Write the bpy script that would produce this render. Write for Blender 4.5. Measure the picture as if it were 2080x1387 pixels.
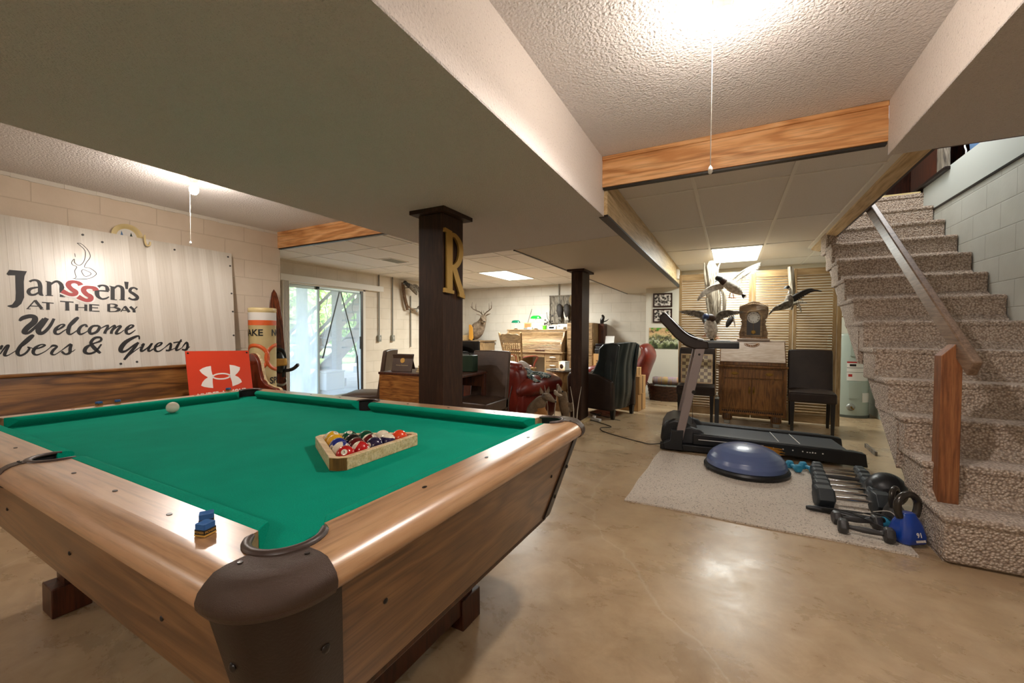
import bpy, bmesh, math, random
from mathutils import Vector, Matrix, Euler
random.seed(7)
R = math.radians
SC = bpy.context.scene
COL = SC.collection
for _o in list(bpy.data.objects): bpy.data.objects.remove(_o)
PI = math.pi

# ------------------------------------------------------------ camera
def _cam():
    yaw, pitch, roll = R(27.887), R(-1.277), R(0.268)
    F = Vector((-math.sin(yaw)*math.cos(pitch), math.cos(yaw)*math.cos(pitch), math.sin(pitch)))
    Rt = Vector((math.cos(yaw), math.sin(yaw), 0)); U = Rt.cross(F)
    R2 = Rt*math.cos(roll)+U*math.sin(roll); U2 = -Rt*math.sin(roll)+U*math.cos(roll)
    cd = bpy.data.cameras.new('camera'); co = bpy.data.objects.new('camera', cd); COL.objects.link(co)
    m = Matrix((R2, U2, -F)).transposed().to_4x4(); m.translation = Vector((0, 0, 1.17))
    co.matrix_world = m
    cd.sensor_fit = 'HORIZONTAL'; cd.sensor_width = 36; cd.lens = 36*835.1/2080
    cd.clip_start = .02; cd.clip_end = 200
    SC.camera = co
_cam()

# ------------------------------------------------------------ world, sun, exposure
W = bpy.data.worlds.new('world'); SC.world = W; W.use_nodes = True
_n = W.node_tree.nodes; _l = W.node_tree.links; _n.clear()
_bg = _n.new('ShaderNodeBackground'); _sky = _n.new('ShaderNodeTexSky'); _wo = _n.new('ShaderNodeOutputWorld')
_sky.sky_type = 'NISHITA'; _sky.sun_elevation = R(48); _sky.sun_rotation = R(60); _sky.sun_disc = False
_sky.air_density = 1.2; _sky.dust_density = 3.0
_l.new(_sky.outputs[0], _bg.inputs[0]); _bg.inputs[1].default_value = 1.1; _l.new(_bg.outputs[0], _wo.inputs[0])
SC.view_settings.view_transform = 'Standard'; SC.view_settings.look = 'None'
SC.view_settings.gamma = 1; SC.view_settings.use_curve_mapping = False
SC.view_settings.exposure = 0.6

def light(name, kind, loc, power, color, size=.05, size_y=None, rot=(0, 0, 0)):
    d = bpy.data.lights.new(name, kind); d.energy = power; d.color = color
    if kind == 'AREA':
        d.shape = 'RECTANGLE'; d.size = size; d.size_y = size_y or size
    elif kind == 'POINT': d.shadow_soft_size = size
    o = bpy.data.objects.new(name, d); COL.objects.link(o); o.location = loc; o.rotation_euler = rot
    return o
WARM = (1.0, .915, .86); COOL = (.97, 1.0, .96); NEUT = (1.0, .93, .84)
# bare bulbs: two in view, two unseen ones added behind the camera as fill
def bulb_light(x, y, up, down):   # the lampholder shades the ceiling, most of the light goes down and sideways
    light('bulb_light', 'POINT', (x, y, 2.19), up, WARM, .03)
    o = light('bulb_light', 'SPOT', (x, y, 2.19), down, WARM); o.data.spot_size = R(172); o.data.spot_blend = .35; o.data.shadow_soft_size = .03
bulb_light(-3.70, 1.69, 10, 27); bulb_light(-.03, 1.66, 9, 32)
bulb_light(-3.70, -1.5, 8, 9); bulb_light(.5, -1.6, 20, 24)
light('landing_fill_light', 'POINT', (1.35, 5.0, 3.75), 52, (.97, .99, 1.0), .25)  # unseen lamp added above the landing to brighten the stairs
# fluorescent troffers
light('panel_light', 'AREA', (.06, 6.53, 2.235), 44, COOL, .56, 1.16)
light('panel_light', 'AREA', (-3.80, 7.03, 2.235), 98, COOL, .56, 1.16)

# ------------------------------------------------------------ materials
def c(h, a=1):
    h = h.lstrip('#'); v = [int(h[i:i+2], 16)/255 for i in (0, 2, 4)]
    return tuple([(x/12.92 if x <= .04045 else ((x+.055)/1.055)**2.4) for x in v]+[a])
class N:
    def __init__(s, name):
        s.m = bpy.data.materials.new(name); s.m.use_nodes = True
        s.t = s.m.node_tree; s.t.nodes.clear()
        s.out = s.n('ShaderNodeOutputMaterial'); s.b = s.n('ShaderNodeBsdfPrincipled')
        s.l(s.b.outputs[0], s.out.inputs[0])
    def n(s, typ, **k):
        x = s.t.nodes.new(typ)
        for a, v in k.items(): setattr(x, a, v)
        return x
    def l(s, a, b): s.t.links.new(a, b)
    def set(s, **k):
        for a, v in k.items():
            key = {'col': 'Base Color', 'rough': 'Roughness', 'metal': 'Metallic', 'coat': 'Coat Weight', 'crough': 'Coat Roughness', 'spec': 'Specular IOR Level', 'emit': 'Emission Strength', 'ecol': 'Emission Color', 'sheen': 'Sheen Weight', 'trans': 'Transmission Weight', 'ior': 'IOR', 'alpha': 'Alpha', 'sss': 'Subsurface Weight'}[a]
            s.b.inputs[key].default_value = v
    def co(s, scale=(1, 1, 1), kind='Object', rot=(0, 0, 0), loc=(0, 0, 0)):
        t = s.n('ShaderNodeTexCoord'); mp = s.n('ShaderNodeMapping'); s.l(t.outputs[kind], mp.inputs[0])
        mp.inputs['Scale'].default_value = scale; mp.inputs['Rotation'].default_value = rot; mp.inputs['Location'].default_value = loc
        return mp.outputs[0]
    def noise(s, v, sc, det=4, rough=.55, dist=0):
        x = s.n('ShaderNodeTexNoise'); s.l(v, x.inputs[0]); x.inputs['Scale'].default_value = sc
        x.inputs['Detail'].default_value = det; x.inputs['Roughness'].default_value = rough; x.inputs['Distortion'].default_value = dist
        return x.outputs[0]
    def vor(s, v, sc, feat='F1'):
        x = s.n('ShaderNodeTexVoronoi', feature=feat); s.l(v, x.inputs[0]); x.inputs['Scale'].default_value = sc
        return x.outputs[0]
    def ramp(s, f, stops, interp='LINEAR'):
        x = s.n('ShaderNodeValToRGB'); s.l(f, x.inputs[0]); e = x.color_ramp; e.interpolation = interp
        while len(e.elements) < len(stops): e.elements.new(.5)
        for el, (p, col) in zip(e.elements, stops):
            el.position = p; el.color = col if not isinstance(col, str) else c(col)
        return x.outputs[0]
    def mix(s, f, a, b, mode='MIX'):
        x = s.n('ShaderNodeMix', data_type='RGBA', blend_type=mode)
        for i, v in ((0, f), (6, a), (7, b)):
            if isinstance(v, str): v = c(v)
            if isinstance(v, (int, float, tuple)): x.inputs[i].default_value = v
            else: s.l(v, x.inputs[i])
        return x.outputs[2]
    def math(s, op, a, b=0, cc=0):
        x = s.n('ShaderNodeMath', operation=op)
        for i, v in enumerate((a, b, cc)):
            if isinstance(v, (int, float)): x.inputs[i].default_value = v
            else: s.l(v, x.inputs[i])
        return x.outputs[0]
    def bump(s, h, strength=.3, dist=.01, nrm=None):
        x = s.n('ShaderNodeBump'); x.inputs['Strength'].default_value = strength; x.inputs['Distance'].default_value = dist
        s.l(h, x.inputs['Height'])
        if nrm is not None: s.l(nrm, x.inputs['Normal'])
        s.l(x.outputs[0], s.b.inputs['Normal']); return x.outputs[0]
    def base(s, v): s.l(v, s.b.inputs['Base Color'])
MAT = {}
def plain(name, col, rough=.5, metal=0, nb=None, vary=0, **k):
    x = N(name); x.set(col=c(col), rough=rough, metal=metal, **k)
    if vary:
        f = x.noise(x.co(), vary[0], 5)
        x.base(x.ramp(f, [(.35, vary[1]), (.65, col)]))
    if nb: x.bump(x.noise(x.co(), nb[0], 3), nb[1], nb[2] if len(nb) > 2 else .004)
    MAT[name] = x.m; return x.m
def wood(name, dark, mid, light_, axis='x', sc=1.0, rough=.4, cath=.5, coat=0, fine=1.0, kind='Object', spec=.5):
    x = N(name); x.set(rough=rough, coat=coat, crough=.3, spec=spec)
    st = {'x': (1, 9, 9), 'y': (9, 1, 9), 'z': (9, 9, 1)}[axis]
    st2 = {'x': (.55, 4, 4), 'y': (4, .55, 4), 'z': (4, 4, .55)}[axis]
    v = x.co(tuple(a*sc for a in st), kind); v2 = x.co(tuple(a*sc for a in st2), kind, loc=(.37, .21, .13))
    f1 = x.noise(v, 5*fine, 7, .65, .4)
    nz = x.noise(v2, 1.1, 3, .5, .6)
    rings = x.math('FRACT', x.math('MULTIPLY', nz, 9.0))
    tri = x.math('ABSOLUTE', x.math('SUBTRACT', rings, .5))
    tri = x.math('MULTIPLY', tri, 2.0)
    f = x.math('ADD', x.math('MULTIPLY', f1, 1-cath*.6), x.math('MULTIPLY', tri, cath*.5))
    st3 = {'x': (2.5, 70, 70), 'y': (70, 2.5, 70), 'z': (70, 70, 2.5)}[axis]
    pores = x.ramp(x.noise(x.co(tuple(a*sc for a in st3), kind, loc=(.11, .05, .3)), 1.6, 3, .6), [(.34, (.62, .58, .54, 1)), (.52, (1, 1, 1, 1))])
    x.base(x.mix(.8, x.ramp(f, [(.28, dark), (.48, mid), (.72, light_)]), pores, 'MULTIPLY'))
    x.bump(f1, .12, .002)
    MAT[name] = x.m; return x.m
def leather(name, dark, lite, rough=.38):
    x = N(name); x.set(rough=rough, spec=.5 if rough < .4 else .3)
    f = x.noise(x.co(), 7, 4); x.base(x.ramp(f, [(.3, dark), (.7, lite)]))
    h = x.vor(x.co(), 240); g = x.noise(x.co(), 14, 3)
    x.bump(x.math('ADD', x.math('MULTIPLY', h, .25), g), .22, .006); MAT[name] = x.m; return x.m

def block_wall(name, axis, col='#d6cab8', mortar='#c4b8a6', off=(0, 0), rough=.75, kind='Object'):
    x = N(name); x.set(rough=rough)
    t = x.n('ShaderNodeTexCoord'); sp = x.n('ShaderNodeSeparateXYZ'); x.l(t.outputs[kind], sp.inputs[0])
    cb = x.n('ShaderNodeCombineXYZ'); x.l(sp.outputs['Y' if axis == 'y' else 'X'], cb.inputs[0]); x.l(sp.outputs['Z'], cb.inputs[1])
    mp = x.n('ShaderNodeMapping'); x.l(cb.outputs[0], mp.inputs[0]); mp.inputs['Location'].default_value = (off[0], off[1], 0)
    b = x.n('ShaderNodeTexBrick'); x.l(mp.outputs[0], b.inputs[0])
    b.inputs['Scale'].default_value = 1; b.inputs['Brick Width'].default_value = .4064; b.inputs['Row Height'].default_value = .2032
    b.inputs['Mortar Size'].default_value = .005; b.inputs['Mortar Smooth'].default_value = .6; b.inputs['Bias'].default_value = 0
    b.inputs['Color1'].default_value = c(col); b.inputs['Color2'].default_value = tuple(v*.97 for v in c(col)[:3])+(1,); b.inputs['Mortar'].default_value = c(mortar)
    nz = x.noise(x.co((1, 1, 1)), 3, 3); x.base(x.mix(.16, b.outputs[0], x.ramp(nz, [(.3, '#a8977f'), (.7, '#f0e8dc')])))
    h = x.math('SUBTRACT', x.math('MULTIPLY', x.noise(x.co(), 55, 4), .22), b.outputs[1])
    x.bump(h, .5, .006); MAT[name] = x.m; return x.m

block_wall('block_left', 'y', '#d9c9b5', '#c9b8a3', (.1, .045))
block_wall('block_door', 'y', '#d3c8b6', '#c2b6a3', (.2, 0))
block_wall('block_far', 'x', '#d2cabc', '#c3baab', (0, .02))
block_wall('block_right', 'y', '#c6cac2', '#aeb1a9', (.1, .05))
plain('painted_board', '#c9cec8', .6, nb=(8, .05)); plain('drywall_far', '#cdc9ba', .6, nb=(20, .05))

def popcorn(name, col, scl=70, strength=.9, dist=.012, speck=None):
    x = N(name); x.set(rough=.9)
    v = x.co(); h = x.math('ADD', x.noise(v, scl, 4, .6), x.math('MULTIPLY', x.vor(v, scl*1.1), -.4))
    if speck: x.base(x.mix(x.ramp(x.noise(v, scl*1.6, 3, .7), [(.60, (0, 0, 0, 1)), (.70, (1, 1, 1, 1))]), col, speck))
    else: x.set(col=c(col))
    x.bump(h, strength, dist); MAT[name] = x.m
popcorn('popcorn', '#e8e3e0', 70, 1.0, .014)
popcorn('soffit_texture', '#dcd4ce', 120, 1.0, .012, '#bdb3aa')
popcorn('soffit_side', '#e2d9d2', 80, .7, .006, '#b3a9a0')
popcorn('ceiling_tile', '#e0dcd6', 160, .5, .004, '#aaa39a')
plain('soffit_plain', '#cabfac', .7, nb=(30, .1)); plain('grid_white', '#e2dfd8', .45)
plain('white_trim', '#d8d3c8', .5, nb=(25, .3))

def concrete():
    x = N('concrete'); v = x.co()
    big = x.noise(v, .9, 6, .6, .3); fine = x.noise(v, 7, 9, .68, .5); mid = x.noise(x.co((1, 1.4, 1)), 2.6, 10, .72, .35)
    a = x.ramp(big, [(.30, '#8c6a48'), (.48, '#ae8d68'), (.66, '#c2a67f')])
    b = x.ramp(mid, [(.30, '#84684a'), (.5, '#ad9069'), (.70, '#c4ae8b')])
    m = x.mix(.5, a, b); m = x.mix(.4, m, x.ramp(fine, [(.3, '#8f7d66'), (.7, '#c8b596')]))
    # hairline cracks
    cr = x.n('ShaderNodeTexVoronoi', feature='DISTANCE_TO_EDGE'); d = x.n('ShaderNodeVectorMath', operation='ADD')
    nn = x.n('ShaderNodeTexNoise'); x.l(v, nn.inputs[0]); nn.inputs['Scale'].default_value = 1.6; nn.inputs['Detail'].default_value = 6
    sc_ = x.n('ShaderNodeVectorMath', operation='SCALE'); x.l(nn.outputs[1], sc_.inputs[0]); sc_.inputs['Scale'].default_value = .5
    x.l(v, d.inputs[0]); x.l(sc_.outputs[0], d.inputs[1]); x.l(d.outputs[0], cr.inputs[0]); cr.inputs['Scale'].default_value = .42
    crack = x.ramp(cr.outputs[0], [(.0, (1, 1, 1, 1)), (.004, (0, 0, 0, 1))])
    m = x.mix(x.math('MULTIPLY', crack, .3), m, '#d8cbb2')
    blot = x.ramp(x.noise(v, 2.6, 12, .8, .4), [(.54, (0, 0, 0, 1)), (.66, (1, 1, 1, 1))])
    m = x.mix(x.math('MULTIPLY', blot, .24), m, '#7d7060')
    b2 = x.ramp(x.noise(x.co(loc=(3, 1, 0)), 1.3, 9, .7, .8), [(.50, (0, 0, 0, 1)), (.66, (1, 1, 1, 1))]); m = x.mix(x.math('MULTIPLY', b2, .3), m, '#bda984')
    x.base(m); x.l(x.ramp(mid, [(.3, (.20, .20, .20, 1)), (.7, (.42, .42, .42, 1))]), x.b.inputs['Roughness'])
    x.set(spec=.55)
    x.bump(x.math('ADD', fine, x.math('MULTIPLY', big, 2)), .07, .01); MAT['concrete'] = x.m
concrete()

def loop_carpet(name, lite, mid, dark, scale=85, strength=1.0, lo=.30, hi=.62, thr=.3, dk=None):
    x = N(name); x.set(rough=.95, sheen=.2, spec=.2)
    v = x.co(); vv = x.n('ShaderNodeTexVoronoi'); x.l(v, vv.inputs[0]); vv.inputs['Scale'].default_value = scale
    nz = x.noise(v, scale*2.5, 2, .7)
    f = x.math('ADD', vv.outputs[0], x.math('MULTIPLY', x.math('SUBTRACT', nz, .5), .25))
    a = x.ramp(f, [(.10, lite), (lo, mid), (hi, dark)])
    bw = x.n('ShaderNodeRGBToBW'); x.l(vv.outputs[1], bw.inputs[0]); x.base(x.mix(x.math('MULTIPLY', x.math('LESS_THAN', bw.outputs[0], thr), .6), a, dk or dark))
    x.bump(x.math('SUBTRACT', 1, vv.outputs[0]), strength, .012); MAT[name] = x.m
loop_carpet('stair_carpet', '#ddd0c3', '#bdaa98', '#826e5e', 84, .9, .46, .9, .30, '#99877a')
loop_carpet('rug_weave', '#e0d4c6', '#d6c9b9', '#b5a695', 130, .6, .6, 1.1, .17, '#6f6053')

wood('beam_oak', '#c88b52', '#e2aa70', '#eebe8a', 'x', .9, .45, .8)
wood('board_pine', '#b99c6c', '#cdb284', '#d9c39a', 'y', .8, .5, .5)
wood('post_dark', '#24150c', '#352012', '#472e1d', 'z', 1.4, .62, .25, spec=.3)
wood('table_oak', '#664526', '#7d5833', '#906a42', 'x', 1.1, .33, .75, coat=.15)
wood('table_oak_y', '#664526', '#7d5833', '#906a42', 'y', 1.1, .33, .75, coat=.15)
wood('rail_oak', '#a67b53', '#bb9068', '#caa37b', 'x', .9, .30, .45, coat=.8)
wood('rail_oak_y', '#a67b53', '#bb9068', '#caa37b', 'y', .9, .30, .45, coat=.8)
wood('pine_light', '#c9a878', '#dcc096', '#e8d2ad', 'x', 1.6, .45, .5)
wood('louver_wood', '#8f7048', '#ab8c60', '#c1a47a', 'x', 1.2, .4, .35)
wood('louver_wood_z', '#927249', '#af9063', '#c4a87e', 'z', 1.2, .4, .35)
wood('oak_desk', '#6f4218', '#94602a', '#b07c3d', 'x', 2.2, .4, .6)
wood('oak_gold', '#6a5236', '#8a6e4c', '#a38862', 'x', 1.8, .45, .5)
wood('oak_gold_z', '#725938', '#957750', '#ae9068', 'z', 1.8, .45, .5)
wood('secretary_wood', '#5f3c1a', '#835726', '#9c6f37', 'z', 1.8, .35, .5)
wood('secretary_top', '#9a8574', '#b09c8b', '#c2b0a0', 'x', 1.8, .22, .3, coat=.4)
wood('pew_wood', '#5a3a1d', '#7d5429', '#946735', 'y', 1.0, .35, .8)
wood('mahogany', '#43150a', '#6b2512', '#84341c', 'z', 1.6, .28, .35, coat=.4)
wood('redwood_post', '#6e3f20', '#8d5730', '#a06a3e', 'z', 1.4, .6, .5)
wood('handrail_wood', '#5e4836', '#7c6450', '#957d68', 'y', 1.4, .48, .3, coat=.05)
wood('ski_wood', '#3a1709', '#6d3218', '#8d4a26', 'z', 2.2, .25, .6, coat=.5)
wood('old_wood', '#4c443b', '#7c7263', '#9c9282', 'z', 2.0, .8, .6)
wood('drift', '#5e5346', '#9c917e', '#c9beac', 'z', 2.6, .85, .5)
wood('drift_brown', '#4a3626', '#6f553d', '#92765a', 'z', 2.6, .85, .5)
wood('stump_wood', '#7a5b31', '#a07d47', '#b9955c', 'z', 1.2, .6, .4)
wood('deck_wood', '#8f857d', '#a69c93', '#b8afa6', 'x', 1.4, .8, .3)
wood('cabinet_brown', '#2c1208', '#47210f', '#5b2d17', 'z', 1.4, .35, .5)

def felt():
    x = N('felt'); x.set(rough=1, spec=.08); v = x.co()
    f = x.noise(v, 6, 4); g = x.noise(v, 420, 2, .8)
    m = x.mix(.5, x.ramp(f, [(.3, '#00836a'), (.7, '#02967a')]), x.ramp(g, [(.35, '#007d64'), (.65, '#0aa284')]))
    x.base(m); x.bump(g, .25, .001); MAT['felt'] = x.m
felt()
plain('casting_bronze', '#4a3a31', .30, .4, nb=(800, .7, .0015)); plain('liner_brown', '#43352f', .42, nb=(60, .15))
plain('pocket_dark', '#0d0b0a', .8); plain('sight_dark', '#1b1512', .3)
plain('brown_trim', '#241812', .4, .2, nb=(170, .25, .002))
leather('leather_brown', '#43332a', '#574437', .33); leather('leather_espresso', '#261c18', '#33271f', .45); leather('leather_red', '#5f1a12', '#82291c', .34); leather('leather_green', '#131a1a', '#222b2a', .36)
plain('black_wood', '#15110f', .35); plain('black_plastic', '#131416', .42); plain('black_gloss', '#0c0d10', .16)
plain('charcoal', '#26272a', .5, nb=(200, .1)); plain('belt', '#2b2e33', .55, nb=(300, .2)); plain('taupe_metal', '#8d807c', .38, .2)
plain('chrome', '#d7d4d0', .18, 1.0); plain('dark_metal', '#3a3835', .4, .7); plain('brass', '#8f6f35', .35, .9); plain('gold_old', '#b08a45', .45, .75, nb=(40, .4))
plain('white_paint', '#dad7cf', .5); plain('white_gloss', '#e8e6e0', .25); plain('cream', '#dccb9a', .45, vary=(4, '#c9b47c')); plain('orange', '#d6602a', .45); plain('black_ink', '#0c0908', .55)
plain('red_vinyl', '#b73322', .45); plain('sign_orange', '#d23f22', .35); plain('white_ink', '#ebe6e0', .5)
plain('galv', '#8e9089', .4, .6); plain('conduit', '#7d7a70', .45, .3); plain('tank_green', '#a1aca1', .32); plain('tank_base', '#4c524b', .4)
plain('label_white', '#d9d6cf', .5); plain('label_red', '#a8231d', .5); plain('cardboard', '#b58a55', .8, nb=(90, .08)); plain('cardboard_dark', '#6b4a28', .8)
plain('bosu_blue', '#5a6a94', .28, coat=.25); plain('db_blue', '#2f8fb4', .5, nb=(200, .2)); plain('rubber_hex', '#30363a', .5, nb=(160, .2)); plain('iron_grey', '#3b3a3a', .42, .25, nb=(60, .3)); plain('kb_blue', '#123f9e', .22, coat=.5); plain('kb_handle', '#3c3833', .25, .4)
plain('fur_grey', '#937f69', .9, nb=(90, .9, .01), vary=(14, '#62513f')); plain('fur_tan', '#8f7a5f', .9, nb=(90, .9, .01), vary=(9, '#5f4c38')); plain('fur_rust', '#a5713d', .9, nb=(90, .9, .01)); plain('fur_white', '#c9bfae', .9, nb=(90, .9, .01)); plain('antler', '#5b4a38', .5, nb=(60, .4)); plain('plug_yellow', '#c58a2c', .7)
plain('feather_white', '#e6e0d5', .8, nb=(70, .5), vary=(30, '#a59b8a')); plain('feather_grey', '#8e8577', .8, nb=(70, .5), vary=(30, '#4e463c')); plain('feather_dark', '#2a2420', .7, nb=(70, .5)); plain('head_dark', '#1b1a17', .5); plain('head_rust', '#3a2418', .5); plain('head_blue', '#26365c', .4); plain('bill', '#7c8a96', .4); plain('foot_orange', '#c08462', .6)
plain('paper', '#e3e0da', .7); plain('lamp_green', '#0c8a2b', .2, coat=.6); plain('lamp_teal', '#0a5f42', .3); plain('lime', '#58c81e', .4); plain('pink_pad', '#c98a8a', .8)
plain('photo_frame', '#2b1712', .35); plain('denim', '#5c7da5', .8, nb=(40, .3)); plain('cable', '#15120f', .5); plain('cable_white', '#bdb8ae', .5)
plain('tan_leather', '#8d7a5c', .6, nb=(30, .4)); plain('bag_green', '#16301d', .35); plain('strap_yellow', '#c79a45', .6)

def emat(name, col, strength):
    x = N(name); x.set(col=c(col), ecol=c(col), emit=strength, rough=.5); MAT[name] = x.m
emat('bulb_glow', '#ffe2b8', 60); emat('panel_glow', '#f4fff2', 3.2); emat('candle_glow', '#ffb45a', 9)

# ------------------------------------------------------------ mesh builder
class MB:
    def __init__(s, T=None): s.v = []; s.f = []; s.T = T or Matrix()
    def _add(s, vs, fs):
        o = len(s.v); s.v += [tuple(s.T @ Vector(p)) for p in vs]; s.f += [tuple(i+o for i in f) for f in fs]; return s
    def box(s, x0, x1, y0, y1, z0, z1, M=None):
        vs = [(x, y, z) for z in (z0, z1) for y in (y0, y1) for x in (x0, x1)]
        if M is not None: vs = [tuple(M @ Vector(p)) for p in vs]
        return s._add(vs, [(0, 2, 3, 1), (4, 5, 7, 6), (0, 1, 5, 4), (2, 6, 7, 3), (0, 4, 6, 2), (1, 3, 7, 5)])
    def cb(s, cx, cy, cz, sx, sy, sz, M=None): return s.box(cx-sx/2, cx+sx/2, cy-sy/2, cy+sy/2, cz-sz/2, cz+sz/2, M)
    def hexa(s, bot, top):  # 4 + 4 points ccw from above
        vs = list(bot)+list(top); return s._add(vs, [(3, 2, 1, 0), (4, 5, 6, 7), (0, 1, 5, 4), (1, 2, 6, 5), (2, 3, 7, 6), (3, 0, 4, 7)])
    def prism(s, poly, a, b, ax='z'):
        f = {'z': lambda p, h: (p[0], p[1], h), 'y': lambda p, h: (p[0], h, p[1]), 'x': lambda p, h: (h, p[0], p[1])}[ax]
        n = len(poly); vs = [f(p, a) for p in poly]+[f(p, b) for p in poly]
        return s._add(vs, [tuple(range(n))[::-1], tuple(range(n, 2*n))]+[(i, (i+1) % n, n+(i+1) % n, n+i) for i in range(n)])
    def rings(s, rs, caps=True, closed=False):
        n = len(rs[0]); vs = [p for r in rs for p in r]; fs = []
        m = len(rs)
        for k in range(m-1 if not closed else m):
            for i in range(n):
                a, b = k*n+i, k*n+(i+1) % n; d = ((k+1) % m)*n
                fs.append((a, b, d+(i+1) % n, d+i))
        if caps and not closed: fs += [tuple(range(n))[::-1], tuple((m-1)*n+i for i in range(n))]
        return s._add(vs, fs)
    def tube(s, pts, r, n=10, caps=True, closed=False, flat=None, up=None, start=0):
        pts = [Vector(p) for p in pts]; m = len(pts)
        if not isinstance(r, list): r = [r]*m
        if len(r) != m:   # resample the radii along the path
            rr_ = []
            for i in range(m):
                f = i/(m-1)*(len(r)-1); a = min(int(f), len(r)-2); f -= a
                pa, pb = r[a], r[a+1]
                pa = pa if isinstance(pa, tuple) else (pa, pa); pb = pb if isinstance(pb, tuple) else (pb, pb)
                rr_.append((pa[0]+(pb[0]-pa[0])*f, pa[1]+(pb[1]-pa[1])*f))
            r = rr_
        rs = []; pu = None
        for i, p in enumerate(pts):
            if closed: t = pts[(i+1) % m]-pts[i-1]
            else: t = (pts[min(i+1, m-1)]-pts[max(i-1, 0)])
            t = t.normalized() if t.length > 1e-9 else Vector((0, 0, 1))
            if pu is None:
                u = Vector(up) if up else (Vector((0, 0, 1)) if abs(t.z) < .9 else Vector((0, 1, 0)))
            else: u = pu
            u = (u-t*u.dot(t)).normalized(); w = t.cross(u); pu = u
            ri = r[i]; ra, rb = ri if isinstance(ri, (tuple, list)) else (ri, ri)
            rs.append([tuple(p+w*(ra*math.cos(start+2*PI*k/n))+u*(rb*math.sin(start+2*PI*k/n))) for k in range(n)])
        return s.rings(rs, caps, closed)
    def cyl(s, p0, p1, r0, r1=None, n=20): return s.tube([p0, p1], [r0, r0 if r1 is None else r1], n)
    def lathe(s, prof, n=24, o=(0, 0, 0), caps=True):
        return s.rings([[(o[0]+r*math.cos(2*PI*k/n), o[1]+r*math.sin(2*PI*k/n), o[2]+z) for k in range(n)] for r, z in prof], caps)
    def ball(s, cpt, r, n=16, m=10, M=None, sq=1.0):
        rx, ry, rz = r if isinstance(r, (tuple, list)) else (r, r, r); rs = []
        def sg(v): return math.copysign(abs(v)**sq, v)
        for j in range(m+1):
            th = -PI/2+PI*j/m; cz, cr = sg(math.sin(th)), sg(math.cos(th))
            if j in (0, m): cr = .001
            rg = []
            for k in range(n):
                a = 2*PI*k/n; p = Vector((rx*cr*sg(math.cos(a)), ry*cr*sg(math.sin(a)), rz*cz))
                if M is not None: p = M @ p
                rg.append(tuple(Vector(cpt)+p))
            rs.append(rg)
        return s.rings(rs)
    def quad(s, *p): return s._add(p, [tuple(range(len(p)))])
    def build(s, name, mat, parent=None, bevel=0, seg=2, sub=0, ang=40, thick=0, flat=False):
        me = bpy.data.meshes.new(name); me.from_pydata(s.v, [], s.f); me.validate()
        bm = bmesh.new(); bm.from_mesh(me); bmesh.ops.recalc_face_normals(bm, faces=bm.faces); bm.to_mesh(me); bm.free()
        me.materials.append(MAT[mat] if isinstance(mat, str) else mat)
        if not flat:
            for p in me.polygons: p.use_smooth = True
            me.set_sharp_from_angle(angle=R(ang))
        o = bpy.data.objects.new(name, me); COL.objects.link(o)
        if parent: o.parent = parent
        if thick: md = o.modifiers.new('thick', 'SOLIDIFY'); md.thickness = thick; md.offset = 0
        if bevel:
            md = o.modifiers.new('bevel', 'BEVEL'); md.width = bevel; md.segments = seg; md.limit_method = 'ANGLE'; md.angle_limit = R(35); md.harden_normals = False
            for p in me.polygons: p.use_smooth = True
        if sub: md = o.modifiers.new('sub', 'SUBSURF'); md.levels = sub; md.render_levels = sub
        return o
def thing(name, label, cat, loc=(0, 0, 0), rz=0, group=None, rot=None):
    o = bpy.data.objects.new(name, None); COL.objects.link(o); o.location = loc
    o.rotation_euler = rot if rot else (0, 0, rz); o.empty_display_size = .1
    return tag(o, label, cat, group)
def tag(o, label, cat, group=None):
    o['label'] = label; o['category'] = cat
    if group: o['group'] = group
    return o
def struct(o): o['kind'] = 'structure'; return o
def copy_tree(o, parent=None):
    cc = o.copy(); COL.objects.link(cc)
    if parent: cc.parent = parent
    for ch in [x for x in COL.objects if x.parent == o]: copy_tree(ch, cc)
    return cc
def text_obj(s, name, mat, size, parent, M, offset=0, extrude=.0006, shear=0, align='CENTER', sx=1.0):
    cu = bpy.data.curves.new(name, 'FONT'); cu.body = s; cu.size = size; cu.offset = offset; cu.extrude = extrude; cu.shear = shear
    cu.align_x = align; cu.align_y = 'CENTER'; cu.resolution_u = 3
    to = bpy.data.objects.new(name, cu); COL.objects.link(to)
    dg = bpy.context.evaluated_depsgraph_get(); me = bpy.data.meshes.new_from_object(to.evaluated_get(dg))
    bpy.data.objects.remove(to); bpy.data.curves.remove(cu)
    me.transform(Matrix.Diagonal((sx, 1, 1, 1))); me.materials.clear(); me.materials.append(MAT[mat]); me.transform(M)
    o = bpy.data.objects.new(name, me); COL.objects.link(o)
    if parent: o.parent = parent
    return o
def frame(o, x, y):  # matrix with columns x, y, x×y at origin o
    x = Vector(x).normalized(); y = Vector(y); y = (y-x*y.dot(x)).normalized(); z = x.cross(y)
    m = Matrix((x, y, z)).transposed().to_4x4(); m.translation = Vector(o); return m
def spline(pts, k=4, closed=False):
    P = [Vector(p) for p in pts]; n = len(P); out = []
    rng = range(n if closed else n-1)
    for i in rng:
        if closed: a, b, d, e = P[i-1], P[i], P[(i+1) % n], P[(i+2) % n]
        else: a, b, d, e = P[max(i-1, 0)], P[i], P[i+1], P[min(i+2, n-1)]
        for j in range(k):
            t = j/k; out.append(.5*((2*b)+(d-a)*t+(2*a-5*b+4*d-e)*t*t+(3*b-a-3*d+e)*t**3))
    if not closed: out.append(P[-1])
    return out
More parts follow.
